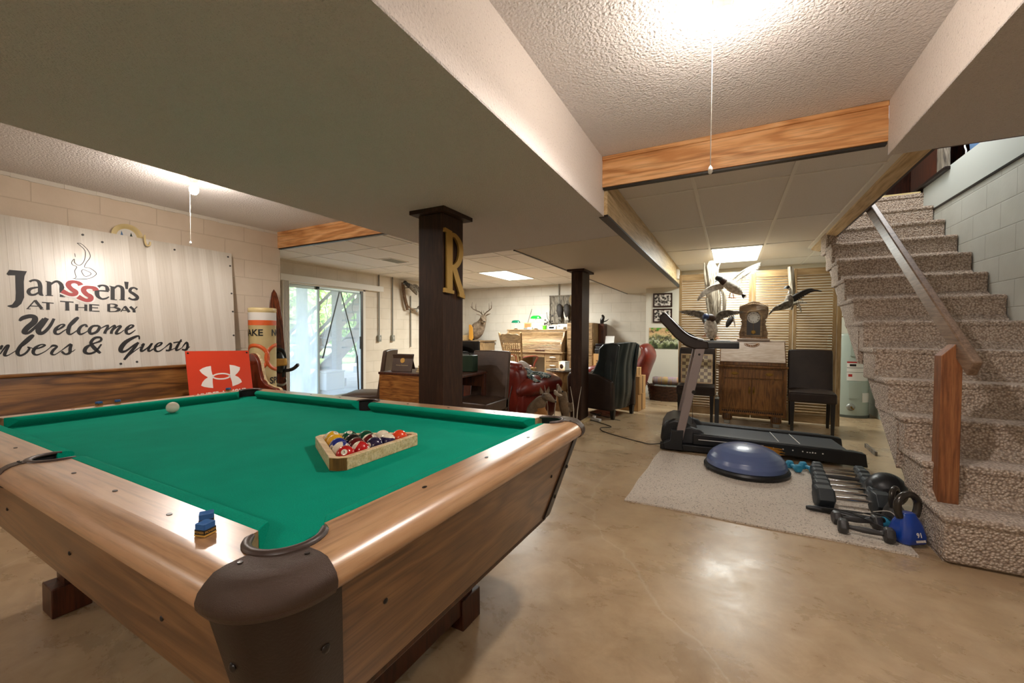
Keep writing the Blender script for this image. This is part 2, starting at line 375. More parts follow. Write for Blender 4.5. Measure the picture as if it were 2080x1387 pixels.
def strokes(mb, lst, h, k=4):
    """flat brush strokes (u, v, width) laid on z = 0..h, each stroke h/8 above the one before"""
    for q, st in enumerate(lst):
        P = spline(st, k); L = []; Rr = []
        for i, p in enumerate(P):
            t = Vector(P[min(i+1, len(P)-1)][:2])-Vector(P[max(i-1, 0)][:2])
            t = t.normalized() if t.length > 1e-9 else Vector((1, 0)); n = Vector((-t.y, t.x)); w = abs(p[2])/2
            L.append(Vector(p[:2])+n*w); Rr.append(Vector(p[:2])-n*w)
        e = h+q*.00003; m = len(P)
        vs = [(a.x, a.y, e) for a in L]+[(a.x, a.y, e) for a in Rr]+[(a.x, a.y, 0) for a in L]+[(a.x, a.y, 0) for a in Rr]
        fs = []
        for i in range(m-1):
            fs += [(i, i+1, m+i+1, m+i), (2*m+i, 3*m+i, 3*m+i+1, 2*m+i+1), (i, 2*m+i, 2*m+i+1, i+1), (m+i, m+i+1, 3*m+i+1, 3*m+i)]
        fs += [(0, m, 3*m, 2*m), (m-1, 3*m-1, 4*m-1, 2*m-1)]
        mb._add(vs, fs)
    return mb
# ============================================================ SETTING
def S1(name, mat, *b, **k):
    m = MB()
    for q in b: m.box(*q)
    return struct(m.build(name, mat, **k))
S1('floor', 'concrete', (-6.12, 2.8, -2.8, 8.9, -.1, 0))
S1('wall_left', 'block_left', (-6.15, -4.93, -2.8, 3.17, 0, 2.42))
w = S1('wall_back_left', 'block_door', (-6.15, -6, 3.17, 3.93, 0, 2.3), (-6.15, -6, 5.49, 8.9, 0, 2.3), (-6.15, -6, 3.93, 5.49, 1.97, 2.3))
S1('wall_far', 'block_far', (-6.15, 1.95, 8.75, 8.9, 0, 2.3))
S1('wall_far_return', 'drywall_far', (-1.37, 1.83, 7.87, 8.75, 0, 2.3))
S1('wall_right', 'block_right', (1.83, 1.95, 2.83, 8.75, 0, 2.44))
S1('wall_right_upper', 'painted_board', (1.822, 1.95, 2.83, 6.02, 2.452, 2.77))
S1('trim_1', 'dark_metal', (1.818, 1.83, 2.83, 6.0, 2.438, 2.454))
S1('wall_right_near', 'block_right', (2.7, 2.8, -2.8, 2.87, 0, 2.44), (1.95, 2.7, 2.83, 2.87, 0, 2.1))
S1('wall_near', 'block_far', (-5, 2.8, -2.8, -2.7, 0, 2.44))
# ceilings
S1('ceiling', 'popcorn', (-5, -2.5, -2.8, 3.16, 2.384, 2.44), (-.85, .8, -2.8, 2.85, 2.384, 2.44))
m = MB(); m.prism([(-2.56, -2.8), (-.795, -2.8), (-.795, 3.49), (-1.9, 3.63), (-2.56, 3.70)], 1.989, 1.999); struct(m.build('ceiling_soffit', 'soffit_texture'))
m = MB(); m.prism([(-2.559, -2.8), (-.796, -2.8), (-.796, 3.49), (-1.9, 3.63), (-2.559, 3.70)], 1.998, 2.4); struct(m.build('ceiling_soffit_side', 'soffit_side'))
m = MB(); m.prism([(-1.9, 3.632), (-.796, 3.492), (-.796, 8.75), (-1.9, 8.75)], 1.987, 2.4); struct(m.build('ceiling_soffit_far', 'soffit_plain'))
m = MB(); m.box(.715, 2.7, -2.8, 2.83, 2.101, 2.109); struct(m.build('ceiling_right', 'soffit_texture'))
S1('ceiling_right_side', 'soffit_side', (.716, 2.7, -2.8, 2.829, 2.108, 2.44))
S1('ceiling_tiles_left', 'ceiling_tile', (-6.05, -1.85, 3.165, 8.8, 2.265, 2.30))
S1('ceiling_tiles_right', 'ceiling_tile', (-.80, .885, 2.85, 6.42, 2.265, 2.30), (-.80, 1.9, 6.41, 8.8, 2.265, 2.30))
# T-bar grid
g = MB()
for x in (-.246, .366, .976, 1.586):
    g.box(x-.012, x+.012, 2.87 if x < .9 else 6.42, 8.75, 2.258, 2.267)
for y in (3.44, 4.68, 5.92, 7.14, 8.36): g.box(-.79, .9 if y < 6 else 1.83, y-.012, y+.012, 2.259, 2.268)
struct(g.build('ceiling_grid_right', 'grid_white'))
g = MB()
for k in range(-4, 4): g.box(-4.11+.61*k-.012, -4.11+.61*k+.012, 3.17, 8.75, 2.258, 2.267) if -4.11+.61*k < -1.95 and -4.11+.61*k > -6 else None
for k in range(-3, 3):
    y = 6.38+.61*k*2
    if 3.2 < y < 8.7: g.box(-6, -1.9, y-.012, y+.012, 2.259, 2.268)
for y in (3.94+1.83,): g.box(-6, -4.11, y-.012, y+.012, 2.259, 2.268)
struct(g.build('ceiling_grid_left', 'grid_white'))
# fascia boards between textured and tiled ceilings
def fascia(name, x0, x1, y, z0, z1):
    o = struct(MB().box(x0, x1, y-.02, y+.03, z0, z1).build(name, 'beam_oak'))
    struct(MB().box(x0, x1, y-.032, y-.018, z1-.028, z1).build('trim_molding', 'beam_oak', o, bevel=.004))
    struct(MB().box(x0, x1, y-.006, y+.03, z0-.012, z0+.001).build('trim_edge', 'dark_metal', o))
fascia('trim_2', -.795, .716, 2.85, 2.178, 2.384)
fascia('trim_3', -4.93, -2.56, 3.16, 2.19, 2.384)
b = MB(); b.box(-.797, -.772, 2.88, 7.87, 2.0, 2.265); o = struct(b.build('trim_4', 'board_pine'))
struct(MB().box(-.83, -.768, 2.88, 7.87, 1.984, 2.0).build('trim_edge', 'brown_trim', o))
struct(MB().box(-.772, -.735, 7.12, 7.26, 2.05, 2.2).build('junction_box', 'white_paint', o, bevel=.004))
# dark edging where the plain soffit meets the tiles on the left
S1('trim_5', 'brown_trim', (-1.915, -1.895, 3.64, 8.75, 1.98, 2.0))
# crown strip along the left block wall
m = MB()
for i in range(60):
    y0 = -2.7+i*.0977; z = 2.352+random.uniform(-.004, .004); d = .012+random.uniform(-.004, .005)
    m.box(-4.931, -4.93+d, y0, y0+.099, z, 2.385)
struct(m.build('trim_6', 'white_trim'))
# stair opening edge
m = MB(); m.prism([(.895, 2.262), (.905, 2.232), (.985, 2.205), (.995, 2.30), (.93, 2.31)], 2.83, 6.42, 'y'); o = struct(m.build('trim_7', 'board_pine'))
struct(MB().prism([(.86, 2.268), (.866, 2.254), (.907, 2.246), (.903, 2.268)], 2.85, 6.42, 'y').build('trim_angle', 'grid_white', o))
struct(MB().prism([(.985, 2.203), (.998, 2.2), (1.0, 2.3), (.99, 2.3)], 2.83, 6.42, 'y').build('trim_edge', 'brown_trim', o))
# upper landing and the dark space at the head of the stairs
S1('wall_stair_left', 'painted_board', (.862, .884, 2.83, 8.2, 2.31, 4.0))
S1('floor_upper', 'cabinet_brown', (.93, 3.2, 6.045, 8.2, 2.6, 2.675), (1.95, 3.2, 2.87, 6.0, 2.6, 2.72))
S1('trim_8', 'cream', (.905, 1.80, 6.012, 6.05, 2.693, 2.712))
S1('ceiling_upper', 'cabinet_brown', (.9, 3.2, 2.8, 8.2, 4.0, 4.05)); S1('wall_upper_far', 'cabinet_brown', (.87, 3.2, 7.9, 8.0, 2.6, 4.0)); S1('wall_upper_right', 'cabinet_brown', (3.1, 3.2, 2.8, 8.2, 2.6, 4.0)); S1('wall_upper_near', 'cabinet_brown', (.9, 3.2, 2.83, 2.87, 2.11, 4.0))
S1('trim_9', 'old_wood', (1.56, 1.66, 6.6, 6.64, 2.675, 4.0), (1.30, 1.37, 6.75, 6.79, 2.675, 4.0))
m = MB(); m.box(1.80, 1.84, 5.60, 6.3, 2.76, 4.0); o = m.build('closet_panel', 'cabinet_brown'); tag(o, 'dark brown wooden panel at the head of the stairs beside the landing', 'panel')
MB().box(1.79, 1.845, 5.47, 5.60, 2.76, 4.0).build('edge_post', 'old_wood', o, bevel=.004)
MB().box(1.78, 1.845, 5.4, 6.3, 2.735, 2.765).build('sill', 'brown_trim', o, bevel=.004)
gm = MB(); pts = [(2.05, 5.36, 3.45), (2.0, 5.34, 3.2), (2.02, 5.35, 2.725)]; gm.tube(spline(pts, 3), [(.03, .10), (.05, .16), (.06, .17), (.06, .18), (.06, .17), (.05, .17), (.04, .16)], 14)
tag(gm.build('hanging_garment', 'denim', sub=1), 'blue garment hanging in the dark closet above the stairs', 'clothes')
for (x, y, z, r, lb) in ((1.90, 5.33, 2.80, .045, 'white plastic hanger hook lying at the closet edge above the stairs'), (1.93, 4.98, 2.84, .06, 'pale metal hanger hanging in the dark closet near the soffit')):
    h = MB(); h.tube(spline([(x, y-.05, z+.12), (x, y-.01, z+.16), (x, y+.03, z+.12), (x, y, z+.06), (x, y, z), (x, y-.1, 2.727), (x, y+.1, 2.727), (x, y, z)], 4), .006, 6)
    tag(h.build('clothes_hanger', 'white_gloss'), lb, 'hanger')

# ---------------------------------------------------------- staircase
def stair():
    t = thing('staircase', 'beige loop carpeted staircase climbing along the right block wall', 'stairs', (0, 0, 0))
    for k in range(1, 14):
        yn = 2.854+.262*(k-1); z1 = .05+.2033*k
        x0 = [.985, .982, .972, .958, .945, .935, .925, .915, .91, .905, .90, .90, .90][k-1]; x1 = 1.826; yb = yn+.262+.05
        r = .028; X1 = x1
        def plan(xa, ya, rad): return [(xa+rad-rad*math.cos(a), ya+rad-rad*math.sin(a)) for a in [i*PI/12 for i in range(7)]]+[(X1, ya), (X1, yb), (xa, yb)]
        if k == 13: yb = 6.04
        m = MB(); m.prism(plan(x0-.012, yn, r), z1-.042, z1); m.prism(plan(x0, yn+.010, r), max(z1-.2433, 0), z1-.02)
        m.build('step', 'stair_carpet', t, bevel=.016, seg=3)
    m = MB(); zl = lambda y: .2533+.776*(y-2.854)
    for i, (ya, yb2, xs) in enumerate(((2.90, 3.5, .99), (3.5, 4.3, .965), (4.3, 5.98, .93))):
        lo = lambda y: max(zl(y)-.45, 0)
        pts = [(ya, lo(ya))]+([(3.105, 0)] if i == 0 else [])+[(yb2, lo(yb2)), (yb2, zl(yb2)-.16), (ya, max(zl(ya)-.16, .1))]
        m.prism(pts, xs, 1.82, 'x')
    m.build('stringer', 'stair_carpet', t)
    return t
stair()
t = thing('handrail', 'grey-brown wooden handrail on a squared reddish post rising beside the stairs', 'handrail', (1.06, 3.08, .2533))
def hr():
    a = Vector((1.10, 2.93, .995))-Vector(t.location); b = Vector((1.03, 4.86, 2.50))-Vector(t.location)
    d = (b-a).normalized(); X = Vector((1, 0, 0)); X = (X-d*X.dot(d)).normalized(); U = X.cross(d); vs = []
    for p in (a, b):
        for u, v in ((-.5, -.5), (.5, -.5), (.5, .5), (-.5, .5)): vs.append(tuple(p+X*u*.042+U*v*.095))
    m = MB(); m.hexa(vs[:4], vs[4:]); m.build('rail', 'handrail_wood', t, bevel=.007, seg=2)
    m = MB(); z1 = .80; m.prism([(-.042, 0), (.042, 0), (.042, z1+.035), (.015, z1+.065), (-.042, z1-.0)], -.02, .07, 'y')
    m.build('post', 'redwood_post', t, bevel=.003)
hr()

# ---------------------------------------------------------- wooden support posts
def post(x0, x1, y0, y1, ztop, lb, seam):
    cx, cy = (x0+x1)/2, (y0+y1)/2
    t = thing('support_post', lb, 'post', (cx, cy, 0))
    hx, hy = (x1-x0)/2, (y1-y0)/2
    m = MB(); m.box(-hx, hx, -hy, hy, .02, ztop-.028); m.build('shaft', 'post_dark', t, bevel=.004)
    m = MB(); m.box(-hx-.008, -hx+.002+2*hx+.006, -hy-.003, -hy+.010, .03, ztop-.03); m.build('face_board', 'post_dark', t, bevel=.003)
    m = MB(); m.box(-hx-.055, hx+.045, -hy-.045, hy+.055, ztop-.028, ztop); m.build('cap_plate', 'post_dark', t, bevel=.002)
    m = MB(); m.box(-hx-.04, hx+.06, -hy-.06, hy+.05, 0, .03); m.build('base_plate', 'board_pine', t, bevel=.003)
    return t
post(-1.88, -1.69, 2.20, 2.44, 1.989, 'dark brown squared wooden post behind the pool table, brass letter on it', True)
post(-1.82, -1.69, 5.10, 5.43, 1.987, 'dark brown wooden post in the middle of the room beside the green wing chair', True)
# brass letter R: face towards +X
M_ = frame((-1.6795, 2.215, 1.44), (0, 1, 0), (0, 0, 1))
t = thing('letter_sign', 'tarnished brass capital letter R fixed to the nearer wooden post', 'letter', (-1.688, 2.32, 1.44))
m = MB(M_.copy()); s = [[(.035, .0, .062), (.035, .40, .062)], [(-.02, .405, .028), (.06, .395, .028)], [(-.02, .008, .03), (.085, .0, .022)],
  [(.04, .385, .026), (.10, .385, .032), (.155, .34, .05), (.165, .28, .05), (.14, .215, .042), (.09, .175, .034), (.045, .17, .024)],
  [(.085, .17, .05), (.12, .10, .054), (.165, .02, .054), (.18, -.012, .054)], [(.145, -.012, .02), (.215, -.02, .03)]]
strokes(m, s, .016, 5); 
o = m.build('letter_face', 'gold_old', ang=30); o.parent = t; o.matrix_parent_inverse = Matrix.Translation(-Vector(t.location)); 

# ---------------------------------------------------------- sliding door, curtain, valance
d = struct(MB().box(-6.09, -5.985, 3.93, 3.99, 0, 1.97).box(-6.09, -5.985, 5.43, 5.49, 0, 1.97).box(-6.09, -5.985, 3.93, 5.49, 1.91, 1.97).box(-6.09, -5.985, 3.93, 5.49, 0, .03).build('door_1', 'white_trim', bevel=.004))
hz = N('glass_hazy'); _t = hz.n('ShaderNodeBsdfTransparent'); _d = hz.n('ShaderNodeBsdfTranslucent'); _d.inputs[0].default_value = (.9, .95, 1, 1); _m = hz.n('ShaderNodeMixShader'); _f = hz.noise(hz.co((1, 1, .3)), 5, 4)
hz.l(hz.ramp(_f, [(.3, (.30, .30, .30, 1)), (.7, (.50, .50, .50, 1))]), _m.inputs[0]); hz.l(_t.outputs[0], _m.inputs[1]); hz.l(_d.outputs[0], _m.inputs[2]); hz.l(_m.outputs[0], hz.out.inputs[0]); MAT['glass_hazy'] = hz.m
sn = N('insect_screen'); _t = sn.n('ShaderNodeBsdfTransparent'); _d = sn.n('ShaderNodeBsdfTranslucent'); _d.inputs[0].default_value = (.85, .88, .92, 1); _m = sn.n('ShaderNodeMixShader'); _m.inputs[0].default_value = .25; sn.l(_t.outputs[0], _m.inputs[1]); sn.l(_d.outputs[0], _m.inputs[2]); sn.l(_m.outputs[0], sn.out.inputs[0]); MAT['insect_screen'] = sn.m
gl = N('glass_clear'); gl.set(col=(1, 1, 1, 1), rough=.0, trans=1, ior=1.02, spec=.3); MAT['glass_clear'] = gl.m
def sash(name, x, y0, y1, fm, gm='glass_clear'):
    f = MB(); w_ = .035
    f.box(x-.014, x+.014, y0, y0+w_, .03, 1.91); f.box(x-.014, x+.014, y1-w_, y1, .03, 1.91); f.box(x-.014, x+.014, y0, y1, .03, .08); f.box(x-.014, x+.014, y0, y1, 1.86, 1.91)
    o = struct(f.build(name, fm, d, bevel=.003)); struct(MB().box(x-.003, x+.003, y0+w_, y1-w_, .08, 1.86).build('pane', gm, o))
    return o
plain('frame_alu', '#a9b3ac', .4, .4)
sash('fixed_sash', -6.055, 3.99, 4.56, 'frame_alu', 'glass_hazy'); sl = sash('sliding_sash', -6.02, 4.50, 5.43, 'frame_alu')
struct(MB().box(-6.01, -5.975, 5.36, 5.395, .85, 1.08).build('door_handle', 'dark_metal', sl, bevel=.005))
struct(MB().box(-6.006, -5.99, 5.385, 5.425, .03, 1.91).build('screen_stile', 'dark_metal', d))
va = MB(); va.box(-6, -5.90, 3.80, 5.86, 1.935, 2.035); o = va.build('valance', 'white_paint', bevel=.004); tag(o, 'long cream valance box above the sliding glass door', 'valance')
vb = MB()
for i in range(5): vb.box(-5.97, -5.93, 3.86+i*.022, 3.868+i*.022, .04, 1.935)
tag(vb.build('vertical_blind', 'grid_white'), 'gathered pale green vertical blinds at the left of the sliding door', 'blind')
# crossed strap ribbons on the screen
struct(MB().box(-5.998, -5.996, 4.50, 5.40, .06, 1.88).build('insect_screen', 'insect_screen', d))
rb = MB()
for a, b_ in (((-6.0, 4.92, 1.86), (-6.0, 4.58, .72)), ((-6.0, 4.95, 1.86), (-6.0, 5.30, .72))): rb.tube([a, b_], [(.006, .012)]*2, 6)
rb.tube([(-6.0, 5.30, .72), (-6.0, 5.33, .1)], [(.004, .02)]*2, 6)
tag(rb.build('screen_cord', 'dark_metal'), 'dark cords spread in an upside-down V over the sliding glass door', 'cord')
cu = MB(); P = []
for i in range(41):
    y = 7.08+.5*i/40; P.append((y, -5.93+.022*math.sin(i*1.25)))
vs = [(x, y, 2.02) for y, x in P]+[(x*1.0, y-.08*(1-i/40), .9) for i, (y, x) in enumerate(P)]
cu._add(vs, [(i, i+1, 41+i+1, 41+i) for i in range(40)]); cu.build
o = cu.build('curtain', 'denim', thick=.006); tag(o, 'faded blue curtain hanging behind the nearer wooden post', 'curtain')
r_ = MB(); r_.cyl((-5.94, 6.98, 2.03), (-5.94, 7.7, 2.03), .012, n=10); r_.ball((-5.94, 6.98, 2.03), .022, 10, 6); r_.box(-6.0, -5.93, 7.02, 7.04, 2.02, 2.05)
r_.build('curtain_rod', 'dark_metal', o)
# conduits with boxes
for (x, y, zt, zb, lb) in ((-5.975, 5.81, 2.265, 1.10, 'grey conduit with outlet box directly right of the sliding door'), (-5.975, 6.17, 2.265, 1.10, 'grey conduit with outlet box left of the two mounted ducks'), (-5.975, 6.70, 1.93, .85, 'thin grey conduit running down behind the lower mounted duck'), (-3.42, 8.72, 2.265, 1.0, 'dark conduit above the roll-top desk board with two dark birds')):
    t = thing('conduit', lb, 'conduit', (x, y, zb))
    MB().cyl((0, 0, 0), (0, 0, zt-zb), .012, n=10).build('pipe', 'conduit', t)
    if zb > 1.05: MB().box(-.02, .03, -.035, .035, -.12, 0).build('outlet_box', 'galv', t, bevel=.004); MB().box(.03, .034, -.012, .012, -.08, -.03).build('receptacle', 'cable_white', t)
o = tag(MB().box(-4.69, -4.45, 4.55, 4.95, 2.255, 2.266).build('ceiling_vent', 'grid_white', bevel=.002), 'flat grey ceiling vent in the tiles near the sliding door', 'vent')
s_ = MB()
for i in range(7): s_.box(-4.66+i*.03, -4.648+i*.03, 4.58, 4.92, 2.25, 2.257)
s_.build('louver', 'galv', o)

# ---------------------------------------------------------- lamps
def panel(x0, x1, y0, y1, lb):
    t = thing('ceiling_light', lb, 'ceiling light', ((x0+x1)/2, (y0+y1)/2, 2.262), group=None); hx, hy = (x1-x0)/2, (y1-y0)/2
    MB().box(-hx+.01, hx-.01, -hy+.01, hy-.01, -.005, -.001).build('diffuser', 'panel_glow', t)
    f = MB()
    for b_ in ((-hx, hx, -hy, -hy+.014), (-hx, hx, hy-.014, hy), (-hx, -hx+.014, -hy, hy), (hx-.014, hx, -hy, hy)): f.box(b_[0], b_[1], b_[2], b_[3], -.008, 0)
    f.build('frame', 'grid_white', t)
panel(-.235, .355, 5.93, 7.13, 'glowing fluorescent ceiling panel above the louvered doors')
panel(-4.10, -3.50, 6.39, 7.59, 'glowing fluorescent ceiling panel in the far left tiled ceiling')
def bulb(x, y, lb, cord):
    t = thing('pull_chain_lamp', lb, 'lamp', (x, y, 2.384))
    MB().lathe([(.055, 0), (.055, -.012), (.035, -.03), (.024, -.055), (.022, -.07)], 20).build('socket', 'white_gloss', t)
    MB().lathe([(.001, -.155), (.018, -.150), (.03, -.13), (.032, -.11), (.024, -.085), (.015, -.068)], 18).build('bulb', 'bulb_glow', t)
    MB().cyl((-.04, -.01, -.03), (-.04, -.01, -cord), .0015, n=6).build('pull_cord', 'cable_white', t)
    MB().lathe([(.002, .008), (.007, 0), (.008, -.015), (.004, -.022)], 10, (-.04, -.01, -cord)).build('pull_knob', 'white_gloss', t)
bulb(-3.70, 1.69, 'bare glowing bulb on the textured ceiling by the painted sign, long pull cord', .52)
bulb(-.03, 1.66, 'bare glowing bulb at the top of the picture with a pull cord', .62)
bulb(-3.70, -1.5, 'added fill bulb on the ceiling left behind the viewer, out of view', .4)  # this and the next are fixtures for the added fill bulbs
bulb(.5, -1.6, 'added fill bulb on the ceiling right behind the viewer, out of view', .4)
t = thing('landing_fill_lamp', 'added round fill lamp above the stair landing, out of view', 'lamp', (1.35, 5.0, 3.99)); MB().lathe([(.10, .01), (.10, -.02), (.02, -.03)], 20).build('base', 'white_gloss', t); MB().lathe([(.02, -.03), (.02, -.10), (.001, -.11)], 16).build('stem', 'white_gloss', t); MB().ball((0, 0, -.16), .05, 16, 10).build('bulb', 'bulb_glow', t)  # fixture for the added landing fill, never in view
# ============================================================ POOL TABLE
HU, HV = 1.0368, .5184
TBM = Matrix(((math.cos(-.0205), -math.sin(-.0205), 0), (math.sin(-.0205), math.cos(-.0205), 0), (.0166, -.0029, 1)))
_x = TBM.col[0].normalized(); _y = TBM.col[1]; _y = (_y-_x*_y.dot(_x)).normalized(); _z = _x.cross(_y)
TBR = Matrix((_x, _y, _z)).transposed(); TB0 = Vector((-1.7059, 1.0023, .0))
def tw(u, v, w): return TB0+TBR @ Vector((u, v, w))
TE = TBR.to_euler()
def pool():
    t = thing('pool_table', 'large oak-finish pool table with green cloth and bronze corner caps', 'pool table', TB0, rot=TE)
    B = .0407; OC = .115
    # bed with bites at the pockets
    poly = []
    def arc(cx, cy, r, a0, a1, n=8): return [(cx+r*math.cos(R(a0+(a1-a0)*i/n)), cy+r*math.sin(R(a0+(a1-a0)*i/n))) for i in range(n+1)]
    E_ = .088
    poly += arc(-HU-E_, -HV-E_, .047, 90, 0); poly += arc(0, -HV-.055, .050, 180-18, 18); poly += arc(HU+E_, -HV-E_, .047, 180, 90)
    poly += arc(HU+E_, HV+E_, .047, 270, 180); poly += arc(0, HV+.055, .050, -18, -162); poly += arc(-HU-E_, HV+E_, .047, 0, -90)
    m = MB(); m.prism(poly, .725, .757); m.build('bed_cloth', 'felt', t)
    # cushions
    prof = [(B, .801), (.02, .801), (.006, .797), (0, .789), (.004, .781), (.03, .757), (B, .757)]
    def cushion(along, a, b, side, ea, eb):
        rs = []
        for end, sgn, ex in ((a, -1, ea), (b, 1, eb)):
            rg = []
            for o, z in prof:
                p = end+sgn*ex*(o/B)
                rg.append((p, side*(HV+o), z) if along == 'x' else (side*(HU+o), p, z))
            rs.append(rg)
        return MB().rings(rs).build('cushion', 'felt', t, bevel=.0015, seg=1)
    for sd in (-1, 1):
        cushion('x', -HU+.07, -.062, sd, .036, .012); cushion('x', .062, HU-.07, sd, .012, .036)
        cushion('y', -HV+.07, HV-.07, sd, .036, .036)
    # wooden rails: flat top slab + rolled outer edge
    roll = [(OC, .80), (.128, .7992), (.142, .7960), (.154, .789), (.163, .779), (.167, .767), (.166, .757), (.160, .749), (.150, .744), (.135, .742), (OC, .742)]
    CR = .066; C0 = .030; UO = .036; U1 = HU+UO; V1 = HV+UO
    q0 = math.asin((B-C0)/CR); q1 = math.acos((UO-C0)/CR)
    def notch(): return [(PI-q0)+(q1-(PI-q0))*i/8 for i in range(9)]
    def slab_long(sd, side):
        pts = [(.070, HV+B)]
        for a in notch(): pts.append((HU+C0+CR*math.cos(a), HV+C0+CR*math.sin(a)))
        pts += [(U1, HV+OC), (.016, HV+OC), (.016, HV+.05+.063)]
        for i in range(6):
            a = PI/2-.2-(PI/2-.2+.1)*i/5; pts.append((.064*math.cos(a)+.004, HV+.05+.064*math.sin(a)))
        return [(sd*p[0], side*p[1]) for p in pts]
    for side in (-1, 1):
        for sd in (-1, 1):
            m = MB(); m.prism(slab_long(sd, side), .742, .80)
            m.rings([[(sd*u, side*(HV+o), z) for o, z in roll] for u in (.016, U1)])
            m.build('rail', 'rail_oak', t)
    for sd in (-1, 1):
        top = [(HU+C0+CR*math.sin(a), HV+C0+CR*math.cos(a)) for a in notch()]
        pl = [(u, -v) for u, v in top[::-1]]+top+[(HU+OC, V1), (HU+OC, -V1)]
        m = MB(); m.prism([(sd*u, v) for u, v in pl], .742, .80)
        m.rings([[(sd*(HU+o), v, z) for o, z in roll] for v in (-V1, V1)])
        m.build('rail', 'rail_oak_y', t)
    # corner castings
    RO = .115
    def casting(su, sv):
        rs = []; n = 22
        for i in range(n+1):
            f = i/n
            # inner curve on the pocket ring
            a0 = math.acos((UO-C0)/.061); a1 = PI/2-a0
            a = a0+(a1-a0)*f
            pin = (HU+C0+.061*math.cos(a), HV+C0+.061*math.sin(a))
            def outer(o):
                r = max(o-.167+RO, .01); cx, cy = HU+.167-RO, HV+.167-RO; L = .167-RO-UO; s_ = f*(2*L+RO*PI/2)
                if s_ < L: return (U1+s_, cy+r)
                if s_ < L+RO*PI/2:
                    b_ = PI/2-(s_-L)/RO; return (cx+r*math.cos(b_), cy+r*math.sin(b_))
                return (cx+r, cy-(s_-L-RO*PI/2))
            g = .0025; ring = [(pin, .775), (pin, .8+g)]
            for o, z in roll[1:]:
                p = outer(o+g*(1 if o > .13 else 0)); ring.append((p, z+(g if z > .79 else 0)-(g if z < .75 else 0)))
            ring.append((pin, .712)) if False else ring.append((outer(.12), .738))
            rs.append([(su*p[0], sv*p[1], z) for p, z in ring])
        return MB().rings(rs).build('corner_cap', 'casting_bronze', t, ang=50)
    for su in (-1, 1):
        for sv in (-1, 1):
            cp = casting(su, sv)
            ce = (su*(HU+C0), sv*(HV+C0)); P = []
            for i in range(17):
                a = R(-62+(90+124)*i/16); P.append((ce[0]+su*.0585*math.cos(a), ce[1]+sv*.0585*math.sin(a), .8015))
            MB().tube(P, [(.004, .004)]+[(.008, .0065)]*15+[(.004, .004)], 10, up=(0, 0, 1)).build('pocket_liner', 'liner_brown', t)
            m = MB(); m.lathe([(.056, .735), (.052, .70), (.04, .64), (.03, .62)], 20, (ce[0]+su*.010, ce[1]+sv*.010, 0), caps=False)
            m.build('pocket_cup', 'pocket_dark', t, thick=.003)
            m = MB(); k = 20; A_ = [R(-50+190*i/k) for i in range(k+1)]
            m.rings([[(ce[0]+su*r_*math.cos(a), ce[1]+sv*r_*math.sin(a), z) for r_, z in ((.0605, .735), (.0605, .799), (.064, .799), (.064, .735))] for a in A_]); m.build('pocket_wall', 'pocket_dark', t)
            for q in ((.05, .115), (.115, .05)):
                MB().lathe([(.0001, .0036), (.004, .0034), (.0045, 0)], 8, (su*(HU+q[0]), sv*(HV+q[1]), .8)).build('screw', 'sight_dark', cp)
    for sv in (-1, 1):
        m = MB(); o2 = [(.105, .8025)]+[(o+.0025, z+(.0025 if z > .78 else -.002)) for o, z in roll[1:]]
        m.rings([[(u, sv*(HV+o), z) for o, z in o2]+[(u, sv*(HV+.105), .738)] for u in (-.018, .018)])
        sp = m.build('side_cap', 'casting_bronze', t)
        P = []
        for i in range(15):
            a = R(-20+220*i/14); P.append((.060*math.cos(a), sv*(HV+.05+.060*math.sin(a)), .80))
        MB().tube(P, [(.006, .003)]+[(.009, .005)]*13+[(.006, .003)], 10, up=(0, 0, 1)).build('pocket_liner', 'liner_brown', t)
        MB().lathe([(.055, .735), (.05, .70), (.03, .64)], 18, (0, sv*(HV+.05), 0), caps=False).build('pocket_cup', 'pocket_dark', t, thick=.003)
        m = MB(); k = 20; A_ = [R(-8+196*i/k) for i in range(k+1)]
        m.rings([[(r_*math.cos(a), sv*(HV+.05+r_*math.sin(a)), z) for r_, z in ((.061, .735), (.061, .799), (.066, .799), (.066, .735))] for a in A_]); m.build('pocket_wall', 'pocket_dark', t)
        for u in (-.008, .008): MB().lathe([(.0001, .003), (.003, .0028), (.0035, 0)], 8, (u, sv*(HV+.125), .8025)).build('screw', 'sight_dark', sp)
    # sights
    def sight(u, v, al):
        m = MB(); pr = [(.007*math.cos(a), .0045*math.sin(a)) for a in [i*PI/6 for i in range(12)]]
        m.prism([(u+(p[0] if al else p[1]), v+(p[1] if al else p[0])) for p in pr], .799, .8012); m.build('sight', 'sight_dark', t)
    for k in (1, 2, 3, 5, 6, 7):
        for s in (-1, 1): sight(-HU+k*HU/4, s*(HV+.0836), True)
    for k in (1, 2, 3):
        for s in (-1, 1): sight(s*(HU+.0836), -HV+k*HV/2, False)
    # tapered apron
    zt, zb = .744, .44; AT = .142; AB = .045
    def panel(pts, mt): 
        m = MB(); m.hexa(*pts); return m.build('apron', mt, t, bevel=.002)
    for s in (-1, 1):
        uo, ui, vo, vi = HU+AT, HU+AB, HV+AT, HV+AB; th = .02
        ua, ub, va, vb = ui-.09, uo-.115, vi-.09, vo-.115
        a = panel(([(-ua, s*(vi-th), zb), (ua, s*(vi-th), zb), (ua, s*vi, zb), (-ua, s*vi, zb)], [(-ub, s*(vo-th), zt), (ub, s*(vo-th), zt), (ub, s*vo, zt), (-ub, s*vo, zt)]), 'table_oak')
        b = panel(([(s*(ui-th), -va, zb), (s*ui, -va, zb), (s*ui, va, zb), (s*(ui-th), va, zb)], [(s*(uo-th), -vb, zt), (s*uo, -vb, zt), (s*uo, vb, zt), (s*(uo-th), vb, zt)]), 'table_oak_y')
